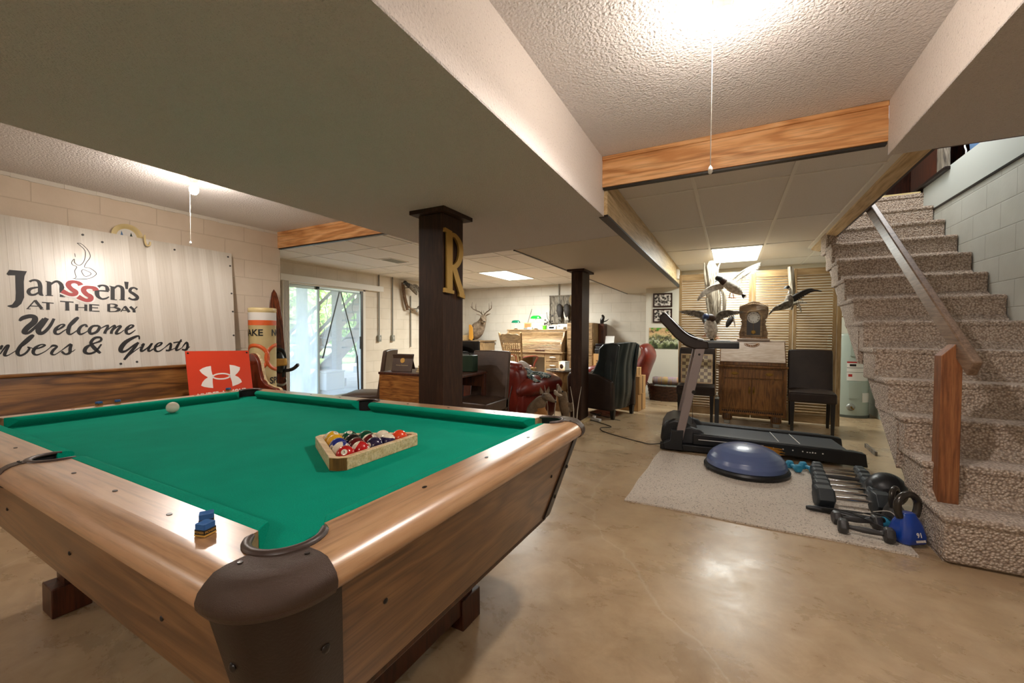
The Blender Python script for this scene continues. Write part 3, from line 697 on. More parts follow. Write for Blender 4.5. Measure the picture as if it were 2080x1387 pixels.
        for u in (-.78, -.28, .28, .78):
            f = .55; v = s*(HV+AB+(AT-AB)*f+.001); MB().ball((u, v, zb+(zt-zb)*f), (.006, .003, .006), 8, 6).build('bolt', 'sight_dark', a)
        for v in (-.40, .40):
            f = .62; u = s*(HU+AB+(AT-AB)*f+.001); MB().ball((u, v, zb+(zt-zb)*f), (.003, .006, .006), 8, 6).build('bolt', 'sight_dark', b)
    # tapered corner covers
    for su in (-1, 1):
        for sv in (-1, 1):
            rs = []
            for z, A, wd, r in ((zt+.004, AT+.006, .135, .105), (zb-.002, AB+.006, .115, .07)):
                uo, vo = HU+A, HV+A
                pl = [(uo-wd, vo), (uo-r, vo)]+[(uo-r+r*math.sin(a), vo-r+r*math.cos(a)) for a in (R(22), R(45), R(68))]+[(uo, vo-r), (uo, vo-wd), (uo-.014, vo-wd), (uo-.014, vo-r-.004), (uo-r*.55, vo-r*.55), (uo-r-.004, vo-.014), (uo-wd, vo-.014)]
                rs.append([(su*p[0], sv*p[1], z) for p in pl])
            cv = MB().rings(rs).build('corner_cover', 'brown_trim', t, ang=50)
            for f in (.25, .62):
                A = AB+(AT-AB)*f+.007; z = zb+(zt-zb)*f
                MB().ball((su*(HU+A), sv*(HV+A-.095), z), (.004, .008, .008), 8, 6).build('bolt', 'sight_dark', cv)
                MB().ball((su*(HU+A-.095), sv*(HV+A), z), (.008, .004, .008), 8, 6).build('bolt', 'sight_dark', cv)
    m = MB(); m.box(-HU-.02, HU+.02, -HV-.02, HV+.02, .40, .45); m.box(-.80, .80, -.30, .30, .33, .41); m.build('under_frame', 'cabinet_brown', t, bevel=.003)
    for su in (-1, 1):
        m = MB(); u = su*.74; e = -.0166*u
        m.box(u-.05, u+.05, -.40, .40, .06+e, .40); m.box(u-.06, u+.06, -.44, -.32, e+.001, .12+e); m.box(u-.06, u+.06, .32, .44, e+.001, .12+e)
        m.build('leg', 'cabinet_brown', t, bevel=.004)
    return t
pool()
# ---- rack and balls
BR = .0285; BZ = .757
rc = tw(.633, -.022, BZ)   # centre of the rack
rk = thing('ball_rack', 'pale pine triangle holding fifteen pool balls on the green cloth', 'rack', rc, rot=TE)
def tri(s, cut, z0, z1):
    rad = s/math.sqrt(3); V = [Vector((rad*math.cos(R(a)), rad*math.sin(R(a)))) for a in (-60, 60, 180)]; out = []
    for i in range(3):
        p, q, n = V[i-1], V[i], V[(i+1) % 3]
        a = q+(p-q).normalized()*cut; b = q+(n-q).normalized()*cut; md = q+((p-q).normalized()+(n-q).normalized())*cut*.42
        out += [tuple(a), tuple(md), tuple(b)]
    return out
RA = R(1.5)
def rt(P): return [(p[0]*math.cos(RA)-p[1]*math.sin(RA), p[0]*math.sin(RA)+p[1]*math.cos(RA)) for p in P]
o_, i_ = rt(tri(.405, .05, 0, 0)), rt(tri(.336, .022, 0, 0))
m = MB(); m.rings([[(x, y, 0) for x, y in o_], [(x, y, .038) for x, y in o_], [(x, y, .038) for x, y in i_], [(x, y, 0) for x, y in i_]], caps=False, closed=True)
m.build('frame', 'pine_light', rk, bevel=.002)
MB().prism([(o_[0][0]*1.006, o_[0][1]*1.006), (o_[1][0]*1.006, o_[1][1]*1.006), (o_[2][0]*1.006, o_[2][1]*1.006), (o_[1][0]*.97, o_[1][1]*.97)], .002, .037).build('corner_block', 'secretary_wood', rk)
BC = {1: '#d9a520', 2: '#1d2c7c', 3: '#b01818', 4: '#231a3c', 5: '#d9431f', 6: '#0b4a32', 7: '#5a0f14', 8: '#101010', 9: '#d9a520', 10: '#22307e', 11: '#b5171c', 12: '#241a44', 13: '#d9683a', 14: '#0c4c36', 15: '#5d1016'}
def ball_mat(n):
    x = N('ball_%d' % n); x.set(rough=.08, coat=.6); v = x.co(); sp = x.n('ShaderNodeSeparateXYZ'); x.l(v, sp.inputs[0])
    if n <= 8: x.set(col=c(BC[n]))
    else:
        f = x.math('LESS_THAN', x.math('ABSOLUTE', sp.outputs[2]), .0155); x.base(x.mix(f, '#e4d8c0', BC[n]))
    return x.m
plain('cue_cream', '#d9d2c0', .1, coat=.5); plain('ball_spot', '#e4dcc8', .12)
rad = .1316*1.012; VN, VR, VL = [Vector((rad*math.cos(R(a)+RA), rad*math.sin(R(a)+RA))) for a in (-60, 60, 180)]
grid = {(0, 0): 3, (1, 0): 11, (2, 0): 4, (3, 0): 12, (4, 0): 5, (0, 1): 10, (0, 2): 2, (0, 3): 1, (0, 4): 9, (1, 1): 7, (1, 2): 8, (2, 1): 15, (1, 3): 14, (2, 2): 6, (3, 1): 13}
names = {1: 'solid yellow', 2: 'solid blue', 3: 'solid red', 4: 'solid purple', 5: 'solid orange', 6: 'solid green', 7: 'solid dark maroon', 8: 'solid black', 9: 'yellow striped', 10: 'blue striped', 11: 'red striped', 12: 'purple striped', 13: 'orange striped', 14: 'green striped', 15: 'maroon striped'}
rr = random.Random(3)
face = {3: (.55, -.62, .56), 11: (.3, -.75, -.35), 14: (.3, -.2, .93), 15: (.6, .1, .78), 9: (.5, .1, .85), 10: (.75, .2, .6), 12: (.75, .45, -.1)}
for (i, j), n in grid.items():
    p = VN+(VR-VN)*(i/4)+(VL-VN)*(j/4); wp = Vector(rc)+TBR @ Vector((p.x, p.y, BR+.0003))
    me_b = MB(); me_b.ball((0, 0, 0), BR, 28, 18)
    o = me_b.build('pool_ball', ball_mat(n)); o.location = wp
    tag(o, names[n]+' pool ball in the wooden triangle', 'ball', 'pool balls racked in the triangle')
    fc = Vector(face.get(n, (rr.uniform(-.3, 1), rr.uniform(-1, .5), rr.uniform(-.6, .2)))).normalized()
    q = Vector((1, 0, 0)).rotation_difference(fc); o.rotation_mode = 'QUATERNION'; o.rotation_quaternion = q @ Euler(({11: 1.25, 10: .9, 13: .7}.get(n, rr.uniform(-.3, .3)), 0, 0)).to_quaternion()
    for s in (1, -1):
        m = MB(); k = 14; m._add([(s*BR*1.004, 0, 0)]+[(s*BR*1.004*math.cos(.32), BR*1.004*math.sin(.32)*math.cos(2*PI*a/k), BR*1.004*math.sin(.32)*math.sin(2*PI*a/k)) for a in range(k)]+[(s*BR*1.004*math.cos(.16), BR*1.004*math.sin(.16)*math.cos(2*PI*a/k), BR*1.004*math.sin(.16)*math.sin(2*PI*a/k)) for a in range(k)],
            [(0, k+1+a, k+1+(a+1) % k) for a in range(k)]+[(k+1+a, 1+a, 1+(a+1) % k, k+1+(a+1) % k) for a in range(k)])
        sp_ = m.build('number_spot', 'ball_spot', o)
        tx = text_obj(str(n), 'number', 'black_ink', .011, sp_, frame((s*BR*1.006, 0, 0), (0, s, 0), (0, 0, 1)), offset=.0002, extrude=0)
        for v in tx.data.vertices: v.co = v.co.normalized()*BR*1.009
cb = MB().ball((0, 0, 0), BR, 30, 20).build('cue_ball', 'cue_cream'); cb.location = tw(-.835, .035, BZ+BR); tag(cb, 'lone cream cue ball near the far left end of the pool table', 'ball')
def chalk(u, v, rz, lb, w=.798+.003, yellow=True):
    p = tw(u, v, .8005); t = thing('chalk_cube', lb, 'chalk', p, rot=(TE.x, TE.y, rz), group='blue chalk cubes on the rails')
    h = .011; m = MB(); m.box(-h, h, -h, h, 0, .012); m.build('paper_label', 'black_ink', t, bevel=.0006)
    m = MB(); m.box(-h-.0003, h+.0003, -h-.0003, h+.0003, .0005, .0035); m.build('yellow_band', 'strap_yellow', t)
    b = MB(); n = 20; R0 = .0085
    # chalk top with a dimple
    rs = []
    sq = [(h*.98*max(-1, min(1, 1.42*math.cos(2*PI*k/n))), h*.98*max(-1, min(1, 1.42*math.sin(2*PI*k/n)))) for k in range(n)]
    rs.append([(x, y, .012) for x, y in sq]); rs.append([(x, y, .021) for x, y in sq])
    rs.append([(R0*math.cos(2*PI*k/n), R0*math.sin(2*PI*k/n), .021) for k in range(n)]); rs.append([(R0*.5*math.cos(2*PI*k/n), R0*.5*math.sin(2*PI*k/n), .0185) for k in range(n)])
    b.rings(rs); b.build('chalk_block', 'chalk_blue', t)
    for k in range(4):
        a = k*PI/2; X = Vector((math.cos(a), math.sin(a), 0)); nrm = Vector((math.sin(a), -math.cos(a), 0))
        text_obj('PIONEER', 'lettering', 'strap_yellow', .0052, t, frame(nrm*(h+.0004)+Vector((0, 0, .0075)), X, (0, 0, 1)), offset=.00005, extrude=0)
plain('chalk_blue', '#2c5f9c', .85)
def loc_uv(x, y):
    d = Vector((x, y, 0))-TB0; return d.x*_x.x+d.y*_x.y, d.x*_y.x+d.y*_y.y
u, v = loc_uv(-.785, .373); chalk(u, v, .25, 'blue chalk cube on the near rail, the nearer of two')
u, v = loc_uv(-.828, .395); chalk(u, v, -.5, 'blue chalk cube on the near rail, half hidden behind another cube')
u, v = loc_uv(-2.86, .87); chalk(u, v, .3, 'grey worn chalk cube on the far left rail, leftmost there')
u, v = loc_uv(-2.85, .94); chalk(u, v, -.2, 'blue chalk cube on the far left rail, right of a worn grey one')
u, v = loc_uv(-2.86, 1.49); chalk(u, v, .5, 'chalk cube on the far left rail in front of the orange sign')
# ============================================================ PAINTED SIGN, PEW, BUOY, SKI
LET = {'J':[[(0.8795,0.8257),(0.9669,0.8267),(0.9528,0.7868),(0.9467,0.7415),(0.9416,0.6191),(0.9246,0.5684),(0.9021,0.5397),(0.881,0.533),(0.8544,0.545),(0.858,0.5506),(0.879,0.56),(0.8963,0.5937),(0.9018,0.6487),(0.9068,0.7865),(0.872,0.7821),(0.864,0.7919)],[(1.5399,0.8103),(1.5704,0.8111),(1.5601,0.7428),(1.5431,0.7444)]],'A':[[(0.9757,0.7448,0.014),(0.9891,0.7565,0.014),(1.0077,0.7609,0.0165),(1.0238,0.7503,0.0213),(1.0293,0.7168,0.0237),(1.0266,0.6711,0.0237),(1.0291,0.6515,0.0237),(1.0416,0.6412,0.0066)],[(1.0269,0.708,0.0118),(0.9968,0.6993,0.014),(0.9741,0.6859,0.0185),(0.9656,0.6627,0.0208),(0.9753,0.6441,0.0185),(0.9973,0.646,0.014),(1.0208,0.6678,0.0104)],[(1.079,0.7566,0.0252),(1.0729,0.6438,0.025)],[(1.06,0.759,0.0067),(1.0825,0.7512,0.0145)],[(1.0531,0.6439,0.0062),(1.0934,0.6449,0.0063)],[(1.0853,0.7342,0.0121),(1.1102,0.7601,0.0147),(1.13,0.7624,0.0198),(1.1461,0.7348,0.0248),(1.1447,0.6936,0.0258),(1.1413,0.6407,0.0197)],[(1.1302,0.641,0.0059),(1.1601,0.6411,0.006)],[(1.3568,0.7107,0.0107),(1.3928,0.7122,0.0119),(1.4292,0.7112,0.0143)],[(1.4228,0.7168,0.0275),(1.4184,0.751,0.022),(1.3918,0.7608,0.0136),(1.366,0.7457,0.0215),(1.3544,0.7073,0.0295),(1.3557,0.6642,0.0267),(1.3786,0.6412,0.0162),(1.4061,0.6464,0.0136),(1.428,0.6638,0.0082)],[(1.4583,0.7583,0.0278),(1.4496,0.6434,0.0276)],[(1.4374,0.7593,0.0077),(1.4649,0.7526,0.0078)],[(1.4355,0.6405,0.0066),(1.4774,0.6392,0.0067)],[(1.4637,0.7366,0.0123),(1.4894,0.7647,0.0158),(1.5129,0.7607,0.0227),(1.523,0.736,0.0273),(1.516,0.6452,0.0272)],[(1.4943,0.6423,0.0067),(1.535,0.6415,0.0068)],[(1.6277,0.746,0.0177),(1.6061,0.7604,0.0141),(1.583,0.7516,0.0203),(1.5734,0.7245,0.0231),(1.5966,0.7036,0.0262),(1.6197,0.6793,0.0264),(1.6128,0.6557,0.0234),(1.5823,0.6501,0.0162),(1.5578,0.6645,0.0172)],[(0.9947,0.6009,0.0074),(0.9527,0.5315,0.0073)],[(0.9947,0.6009,0.0177),(1.0279,0.5356,0.0179)],[(0.9702,0.5546,0.0064),(1.0141,0.5545,0.0066)],[(0.9474,0.5312,0.0046),(0.9689,0.5313,0.0046)],[(1.0165,0.5321,0.0047),(1.037,0.5315,0.0047)],[(1.0309,0.5866,0.0075),(1.0935,0.5839,0.0077)],[(1.0627,0.583,0.0182),(1.0596,0.5316,0.0181)],[(1.0501,0.5311,0.0047),(1.0692,0.5321,0.0048)],[(1.1298,0.602,0.0088),(1.2061,0.5997,0.0091)],[(1.1692,0.596,0.0209),(1.1663,0.5313,0.0208)],[(1.153,0.5306,0.0049),(1.1771,0.5307,0.005)],[(1.2237,0.5848,0.0173),(1.2201,0.5311,0.0172)],[(1.2775,0.5852,0.0176),(1.2738,0.5308,0.0175)],[(1.2219,0.5579,0.0066),(1.2757,0.558,0.0067)],[(1.3064,0.587,0.0178),(1.3025,0.531,0.0177)],[(1.2999,0.5866,0.0073),(1.359,0.5854,0.0075)],[(1.3046,0.5608,0.0063),(1.3505,0.5603,0.0064)],[(1.2961,0.5319,0.0073),(1.3573,0.5318,0.0074)],[(1.4208,0.5974,0.0186),(1.416,0.5328,0.0185)],[(1.4208,0.5974,0.0065),(1.4533,0.5995,0.0088),(1.4712,0.588,0.0189),(1.4512,0.571,0.0066),(1.4186,0.5672,0.0065)],[(1.4512,0.571,0.0066),(1.4787,0.563,0.0167),(1.4848,0.5507,0.0223),(1.4578,0.5348,0.0088),(1.4159,0.5315,0.0076)],[(1.5257,0.5849,0.0074),(1.4954,0.534,0.0073)],[(1.5257,0.5849,0.0204),(1.5533,0.5329,0.0205)],[(1.5061,0.5486,0.0062),(1.5398,0.5483,0.0062)],[(1.5622,0.5838,0.0195),(1.5872,0.5559,0.0196)],[(1.6122,0.5867,0.0076),(1.5872,0.5559,0.0075)],[(1.5872,0.5559,0.0196),(1.5867,0.5318,0.0196)]],'R':[[(1.2576,0.7466,0.0363),(1.2481,0.7625,0.032),(1.2237,0.7718,0.0256),(1.1943,0.7637,0.0304),(1.1846,0.7389,0.0328),(1.199,0.7107,0.0329),(1.2223,0.689,0.0332),(1.2168,0.6677,0.0305),(1.1877,0.6622,0.0277),(1.1451,0.6878,0.0372)],[(1.3479,0.7098,0.0401),(1.3403,0.7276,0.0347),(1.3145,0.7343,0.0264),(1.2818,0.7279,0.0313),(1.2715,0.7026,0.0338),(1.2866,0.6737,0.0339),(1.3111,0.6544,0.0342),(1.3049,0.6265,0.0315),(1.2766,0.6214,0.0285),(1.2342,0.6482,0.0384)]],'L':[[(1.2608,1.1095,0.0042),(1.2882,1.1058,0.0042),(1.3239,1.0568,0.0043),(1.3332,1.0024,0.0043),(1.3055,0.9483,0.0042),(1.2918,0.9063,0.0042),(1.3262,0.902,0.0043),(1.3592,0.8693,0.0043),(1.353,0.8436,0.0043),(1.3112,0.8106,0.0042),(1.2464,0.7997,0.0041),(1.2087,0.7952,0.0041),(1.2345,0.8104,0.0041),(1.2298,0.864,0.0041),(1.2449,0.9024,0.0041),(1.2208,0.917,0.0041),(1.2182,0.9407,0.0041),(1.2345,0.9675,0.0041),(1.2346,0.9372,0.0041),(1.2584,0.9166,0.0042),(1.2859,0.9452,0.0042),(1.3028,1.0034,0.0043),(1.3023,1.059,0.0043),(1.2608,1.1095,0.0042)],[(1.2727,0.876,0.0042),(1.286,0.884,0.0042),(1.3236,0.8645,0.0043),(1.3245,0.8461,0.0043),(1.2972,0.8273,0.0042),(1.2827,0.8346,0.0042),(1.2718,0.8637,0.0042),(1.2727,0.876,0.0042)],[(1.2399,1.017,0.0036),(1.2421,0.987,0.0036)]],'B':[[(0.908,0.4356,0.0119),(0.9255,0.4579,0.027),(0.9596,0.4737,0.0305),(0.9858,0.4673,0.0308),(0.9812,0.4302,0.0337),(0.9451,0.3855,0.0332),(0.9265,0.349,0.0269),(0.9475,0.3454,0.0181),(0.9888,0.3934,0.0184),(1.0367,0.4541,0.0282)],[(1.0497,0.462,0.0252),(1.0191,0.4088,0.0311),(0.9997,0.3713,0.0308),(1.0053,0.3417,0.0278),(1.0306,0.3529,0.0218),(1.0637,0.402,0.019),(1.0877,0.4595,0.016)],[(1.0921,0.3645,0.0077),(1.1247,0.3877,0.0142),(1.142,0.4111,0.013),(1.1209,0.4107,0.0103),(1.093,0.3797,0.0192),(1.0858,0.3455,0.0191),(1.1058,0.3357,0.0115),(1.139,0.3648,0.0078),(1.1642,0.3843,0.0052)],[(1.1642,0.3843,0.0052),(1.2028,0.4357,0.012),(1.2244,0.4718,0.0135),(1.2043,0.4593,0.0147),(1.1709,0.4038,0.0231),(1.1593,0.3495,0.0229),(1.1744,0.334,0.0118),(1.2148,0.3692,0.006)],[(1.2694,0.3935,0.0171),(1.2651,0.4134,0.0136),(1.2391,0.401,0.0169),(1.22,0.3653,0.0214),(1.2262,0.3339,0.0168),(1.2578,0.3481,0.0081),(1.2882,0.3777,0.0055)],[(1.3424,0.4067,0.014),(1.3072,0.4021,0.0173),(1.2848,0.3697,0.022),(1.2912,0.3378,0.0192),(1.327,0.3539,0.0195),(1.3472,0.3905,0.0197),(1.3395,0.4066,0.014)],[(1.3463,0.3783,0.0056),(1.4025,0.4118,0.0143),(1.3802,0.354,0.0199),(1.376,0.3377,0.0198)],[(1.3802,0.354,0.0071),(1.426,0.3998,0.0101),(1.4482,0.4084,0.016),(1.4232,0.3624,0.0187),(1.4182,0.3376,0.0187)],[(1.4228,0.3583,0.0072),(1.4631,0.4003,0.0103),(1.4854,0.4048,0.0177),(1.4606,0.3668,0.019),(1.449,0.3376,0.0174),(1.4777,0.346,0.0088),(1.505,0.3713,0.0059)],[(1.5175,0.3672,0.0089),(1.5515,0.3888,0.0151),(1.5729,0.4105,0.0152),(1.5503,0.4144,0.0121),(1.5217,0.3799,0.0224),(1.519,0.346,0.0209),(1.541,0.3375,0.0135),(1.583,0.3719,0.0061)],[(0.8025,0.1886,0.0056),(0.8318,0.2433,0.0114),(0.8455,0.2499,0.0127),(0.8273,0.2014,0.0171),(0.8239,0.1771,0.0148),(0.8418,0.1798,0.0069),(0.8772,0.21,0.0047)],[(0.8054,0.2441,0.0057),(0.8167,0.2507,0.0102),(0.8043,0.2232,0.0136)],[(0.8772,0.21,0.0047),(0.9338,0.2693,0.0119),(0.97,0.3198,0.0121),(0.9556,0.3198,0.0145),(0.9046,0.2484,0.0206),(0.8857,0.199,0.0204),(0.8958,0.1736,0.0152),(0.9246,0.1902,0.013),(0.9455,0.2255,0.012),(0.9366,0.2367,0.0095),(0.9645,0.2249,0.0048)],[(0.9641,0.2176,0.0072),(1.0036,0.231,0.0123),(1.0269,0.2488,0.0124),(1.0049,0.253,0.0098),(0.9743,0.2282,0.0182),(0.9626,0.1922,0.0181),(0.9808,0.1746,0.0109),(1.0213,0.1971,0.0062),(1.0532,0.2294,0.005)],[(1.0532,0.2294,0.005),(1.0693,0.2439,0.0176),(1.0892,0.2359,0.0139),(1.067,0.2065,0.0176),(1.0578,0.1807,0.0162),(1.075,0.1725,0.0075),(1.1131,0.2048,0.0051)],[(1.1131,0.2048,0.0051),(1.1664,0.2529,0.0157),(1.1614,0.2184,0.0195),(1.1565,0.184,0.0182),(1.1321,0.1736,0.0141),(1.1126,0.1972,0.014)],[(1.1321,0.1751,0.0077),(1.1704,0.1911,0.0065),(1.1905,0.2097,0.0039)],[(1.3373,0.1723,0.0173),(1.3054,0.2136,0.0275),(1.2859,0.262,0.0205),(1.3116,0.3016,0.0193),(1.3469,0.3053,0.0154),(1.3449,0.277,0.0154),(1.2907,0.2499,0.0123),(1.2549,0.2232,0.0236),(1.2441,0.1882,0.0235),(1.2682,0.1714,0.0169),(1.3095,0.1895,0.0151),(1.3487,0.2486,0.0112)],[(1.6026,0.2856,0.0107),(1.6018,0.3158,0.0138),(1.5712,0.3075,0.0212),(1.5096,0.2658,0.0296),(1.474,0.2164,0.0329),(1.4715,0.1832,0.0277),(1.5033,0.1861,0.0162),(1.5657,0.2392,0.0136),(1.5939,0.2599,0.0107)],[(1.5939,0.2599,0.0168),(1.5637,0.2136,0.0226),(1.5131,0.1479,0.0207),(1.4845,0.1076,0.016)],[(1.5124,0.1396,0.0088),(1.5682,0.1879,0.0075),(1.6107,0.2208,0.0061)],[(1.6114,0.2294,0.0107),(1.633,0.2462,0.0154),(1.6086,0.195,0.0199),(1.6138,0.1776,0.0153),(1.6573,0.2107,0.0093),(1.6917,0.2492,0.0158),(1.6635,0.2018,0.0203),(1.6647,0.1756,0.014),(1.7128,0.209,0.0063)],[(1.7128,0.209,0.0079),(1.7502,0.2301,0.0145),(1.7665,0.2521,0.0129),(1.7375,0.2482,0.0112),(1.7136,0.2178,0.019),(1.7105,0.1826,0.019),(1.738,0.1727,0.0112),(1.7842,0.2068,0.0065)],[(1.7842,0.2068,0.0065),(1.8319,0.2462,0.0165),(1.8282,0.2054,0.0214),(1.8147,0.1787,0.018),(1.7891,0.1797,0.0146)],[(1.8143,0.1742,0.0082),(1.8652,0.1997,0.0067)],[(1.9225,0.2813,0.0119),(1.8815,0.213,0.0218),(1.8706,0.1767,0.0167),(1.9023,0.1893,0.0084),(1.9271,0.207,0.0059)],[(1.8547,0.2503,0.0116),(1.9246,0.2627,0.0102)],[(1.9232,0.2071,0.0068),(1.9628,0.2527,0.0172),(1.9666,0.2105,0.0224),(1.9478,0.1785,0.0188),(1.9172,0.1842,0.0152)],[(1.9474,0.1738,0.0085),(1.9864,0.2099,0.0052)]],'UP':[[(0.1303,0.2801),(0.1571,0.2975),(0.1894,0.3077),(0.2263,0.3122),(0.2243,0.2742),(0.2268,0.2342),(0.2407,0.2184),(0.2246,0.1946),(0.2203,0.1626),(0.2177,0.1089),(0.1826,0.1167),(0.147,0.128),(0.1259,0.141),(0.1405,0.1711),(0.1619,0.1937),(0.189,0.2107),(0.1665,0.2289),(0.145,0.2522)],[(0.383,0.3123),(0.4232,0.3038),(0.4727,0.281),(0.4652,0.2548),(0.4438,0.2298),(0.416,0.2076),(0.4446,0.1879),(0.4621,0.1633),(0.4689,0.1378),(0.4346,0.1207),(0.3805,0.1062),(0.3816,0.149),(0.3751,0.1871),(0.3644,0.2068),(0.3776,0.2281),(0.3808,0.2616)]],'UR':[[(0.3711,0.2066,0.0134),(0.3677,0.2002,0.0134),(0.3596,0.1945,0.0133),(0.3474,0.1899,0.0133),(0.332,0.1867,0.0132),(0.3145,0.1851,0.0131),(0.2961,0.1853,0.0131),(0.2782,0.1871,0.013),(0.2618,0.1904,0.0129),(0.248,0.195,0.0128),(0.2378,0.2006,0.0128),(0.2318,0.2068,0.0128),(0.2304,0.2132,0.0128),(0.2335,0.2194,0.0128),(0.2412,0.2249,0.0128),(0.2528,0.2295,0.0129),(0.2676,0.2328,0.013),(0.2848,0.2346,0.013),(0.3031,0.2347,0.0131),(0.3213,0.2331,0.0132),(0.3381,0.2298,0.0133),(0.3525,0.2252,0.0133),(0.3632,0.2195,0.0134),(0.3696,0.2132,0.0134),(0.3711,0.2066,0.0134)]]}
def sign():
    Pb, Pt = Vector((-4.62, .09, .81)), Vector((-4.86, .09, 2.03)); v = (Pt-Pb).normalized()
    F = frame(Pb, (0, 1, 0), v)
    t = thing('painted_sign', 'big white ribbed sign reading Janssen\'s At The Bay Welcome Members & Guests against the left wall', 'sign', (-4.74, 1.33, .81))
    inv = Matrix.Translation(-Vector(t.location))
    x = N('sign_white'); x.set(rough=.32, spec=.6)
    sp = x.n('ShaderNodeSeparateXYZ'); tc = x.n('ShaderNodeTexCoord'); x.l(tc.outputs['Object'], sp.inputs[0])
    cb = x.n('ShaderNodeCombineXYZ'); x.l(x.math('FLOOR', x.math('MULTIPLY', sp.outputs[1], 16)), cb.inputs[0])
    wn = x.n('ShaderNodeTexWhiteNoise'); x.l(cb.outputs[0], wn.inputs[0])
    fine = x.noise(x.co((1, 60, 1)), 3, 3)
    x.base(x.mix(.25, x.ramp(wn.outputs[0], [(0, '#c6bfb2'), (1, '#dcd8ce')]), x.ramp(fine, [(.3, '#b9b1a2'), (.7, '#e4e0d8')])))
    MAT['sign_white'] = x.m
    def put(m, name, mat, par, **k):
        o = m.build(name, mat, par, **k)
        if par == t: o.matrix_parent_inverse = inv
        return o
    m = MB(F.copy()); q = [(0, .05), (2.389, -.02), (2.48, 1.235), (0, 1.262)]
    m.prism(q, -.018, 0); pb = put(m, 'panel', 'sign_white', t)
    m = MB(F.copy())
    for i in range(40):   # raised ribs
        u = .03+i*.0605
        if u+.022 < 2.38: m.prism([(u, .05-.029*u+.01), (u+.022, .05-.029*u+.01), (u+.022, 1.235), (u, 1.235)], 0, .0012)
    put(m, 'rib', 'sign_white', pb)
    m = MB(F.copy()); m.prism([(0, .03), (2.389, -.04), (2.389, -.018), (0, .052)], -.02, .003); put(m, 'bottom_edge', 'sight_dark', t)
    for u, v_ in ((1.46, .075), (1.57, .085), (2.05, .06), (2.22, .065), (2.44, 1.19), (2.45, 1.09), (2.43, .78), (2.42, .58), (2.4, .32), (1.30, 1.19), (1.42, 1.15), (1.95, 1.18)):
        m = MB(F.copy()); m.prism([(u+.009*math.cos(a), v_+.009*math.sin(a)) for a in [i*PI/5 for i in range(10)]], 0, .004); put(m, 'screw', 'iron_grey', t)
    G = F @ Matrix.Translation((0, 0, .0013))
    def lay(key, name, mat, h, poly=None, lift=0):
        m = MB(G @ Matrix.Translation((0, 0, lift)))
        for p in (poly or []): m.prism(p, 0, h)
        if key: strokes(m, LET[key], h)
        return put(m, name, mat, t, flat=True)
    lay('A', 'lettering', 'black_ink', .0008, LET['J'])
    halo = [[(u, w_, d+.022) for u, w_, d in st] for st in LET['R']]
    m = MB(G @ Matrix.Translation((0, 0, .0022))); strokes(m, halo, .0004); put(m, 'lettering_outline', 'white_gloss', t, flat=True)
    lay('R', 'red_lettering', 'label_red', .0008, None, .0028)
    lay('L', 'logo_figure', 'black_ink', .0008); lay('B', 'script_lettering', 'black_ink', .0008)
sign()
# hook on the top edge and the round plate behind the sign
def plate():
    t = thing('decorative_plate', 'round cream rimmed plate with a sailing scene hung above the painted sign', 'plate', (-4.915, 1.70, 2.03))
    m = MB(Matrix.Rotation(PI/2, 4, 'Y')); m.lathe([(.001, .004), (.075, .004), (.085, .012), (.105, .022), (.115, .024), (.115, .018), (.08, .004), (.001, 0)], 32); m.build('rim', 'cream', t)
    m = MB(Matrix.Rotation(PI/2, 4, 'Y')); m.lathe([(.001, .006), (.072, .006), (.072, .004)], 28); m.build('scene_disc', 'label_white', t)
    MB().prism([(-.055, -.05), (-.01, -.05), (-.038, .05)], .0075, .009, 'x').build('blue_sail', 'denim', t)
    MB().prism([(.005, -.05), (.055, -.05), (.03, .045)], .0075, .009, 'x').build('green_sail', 'bag_green', t)
plate()
hk = MB(); hk.tube(spline([(-4.83, 1.80, 2.06), (-4.82, 1.80, 2.0), (-4.815, 1.81, 1.965), (-4.81, 1.83, 1.97), (-4.815, 1.835, 2.0)], 4), .008, 8)
tag(hk.build('wall_hook', 'cream'), 'small cream hook on the top edge of the painted sign', 'hook')
def pew():
    t = thing('pew', 'long dark-stained oak church pew along the left wall behind the pool table', 'pew', (-4.35, 1.2, 0))
    MB().hexa([(-.02, -1.4, .44), (.012, -1.4, .44), (.012, 1.30, .44), (-.02, 1.30, .44)], [(-.075, -1.4, .845), (-.045, -1.4, .845), (-.045, 1.30, .845), (-.075, 1.30, .845)]).build('backrest', 'pew_wood', t, bevel=.004)
    MB().box(-.085, -.03, -1.4, 1.30, .838, .862).build('top_rail', 'pew_wood', t, bevel=.006)
    MB().box(-.03, .40, -1.4, 1.32, .43, .46).build('seat', 'pew_wood', t, bevel=.006)
    for y in (-1.42, 1.31):
        pf = [(-.10, 0), (.44, 0), (.46, .30), (.43, .46), (.44, .55), (.40, .60), (.31, .61), (.22, .63), (.15, .68), (.12, .76), (.09, .86), (.03, .925), (-.03, .94), (-.09, .92), (-.12, .85)]
        e = MB().prism(pf, y-.02, y+.025, 'y').build('end_panel', 'mahogany', t, bevel=.006)
        P = [(p[0], y+.026, p[1]) for p in pf[4:]]
        MB().tube(spline(P, 3), (.005, .014), 8, up=(0, 1, 0)).build('edge_molding', 'board_pine', e)
pew()
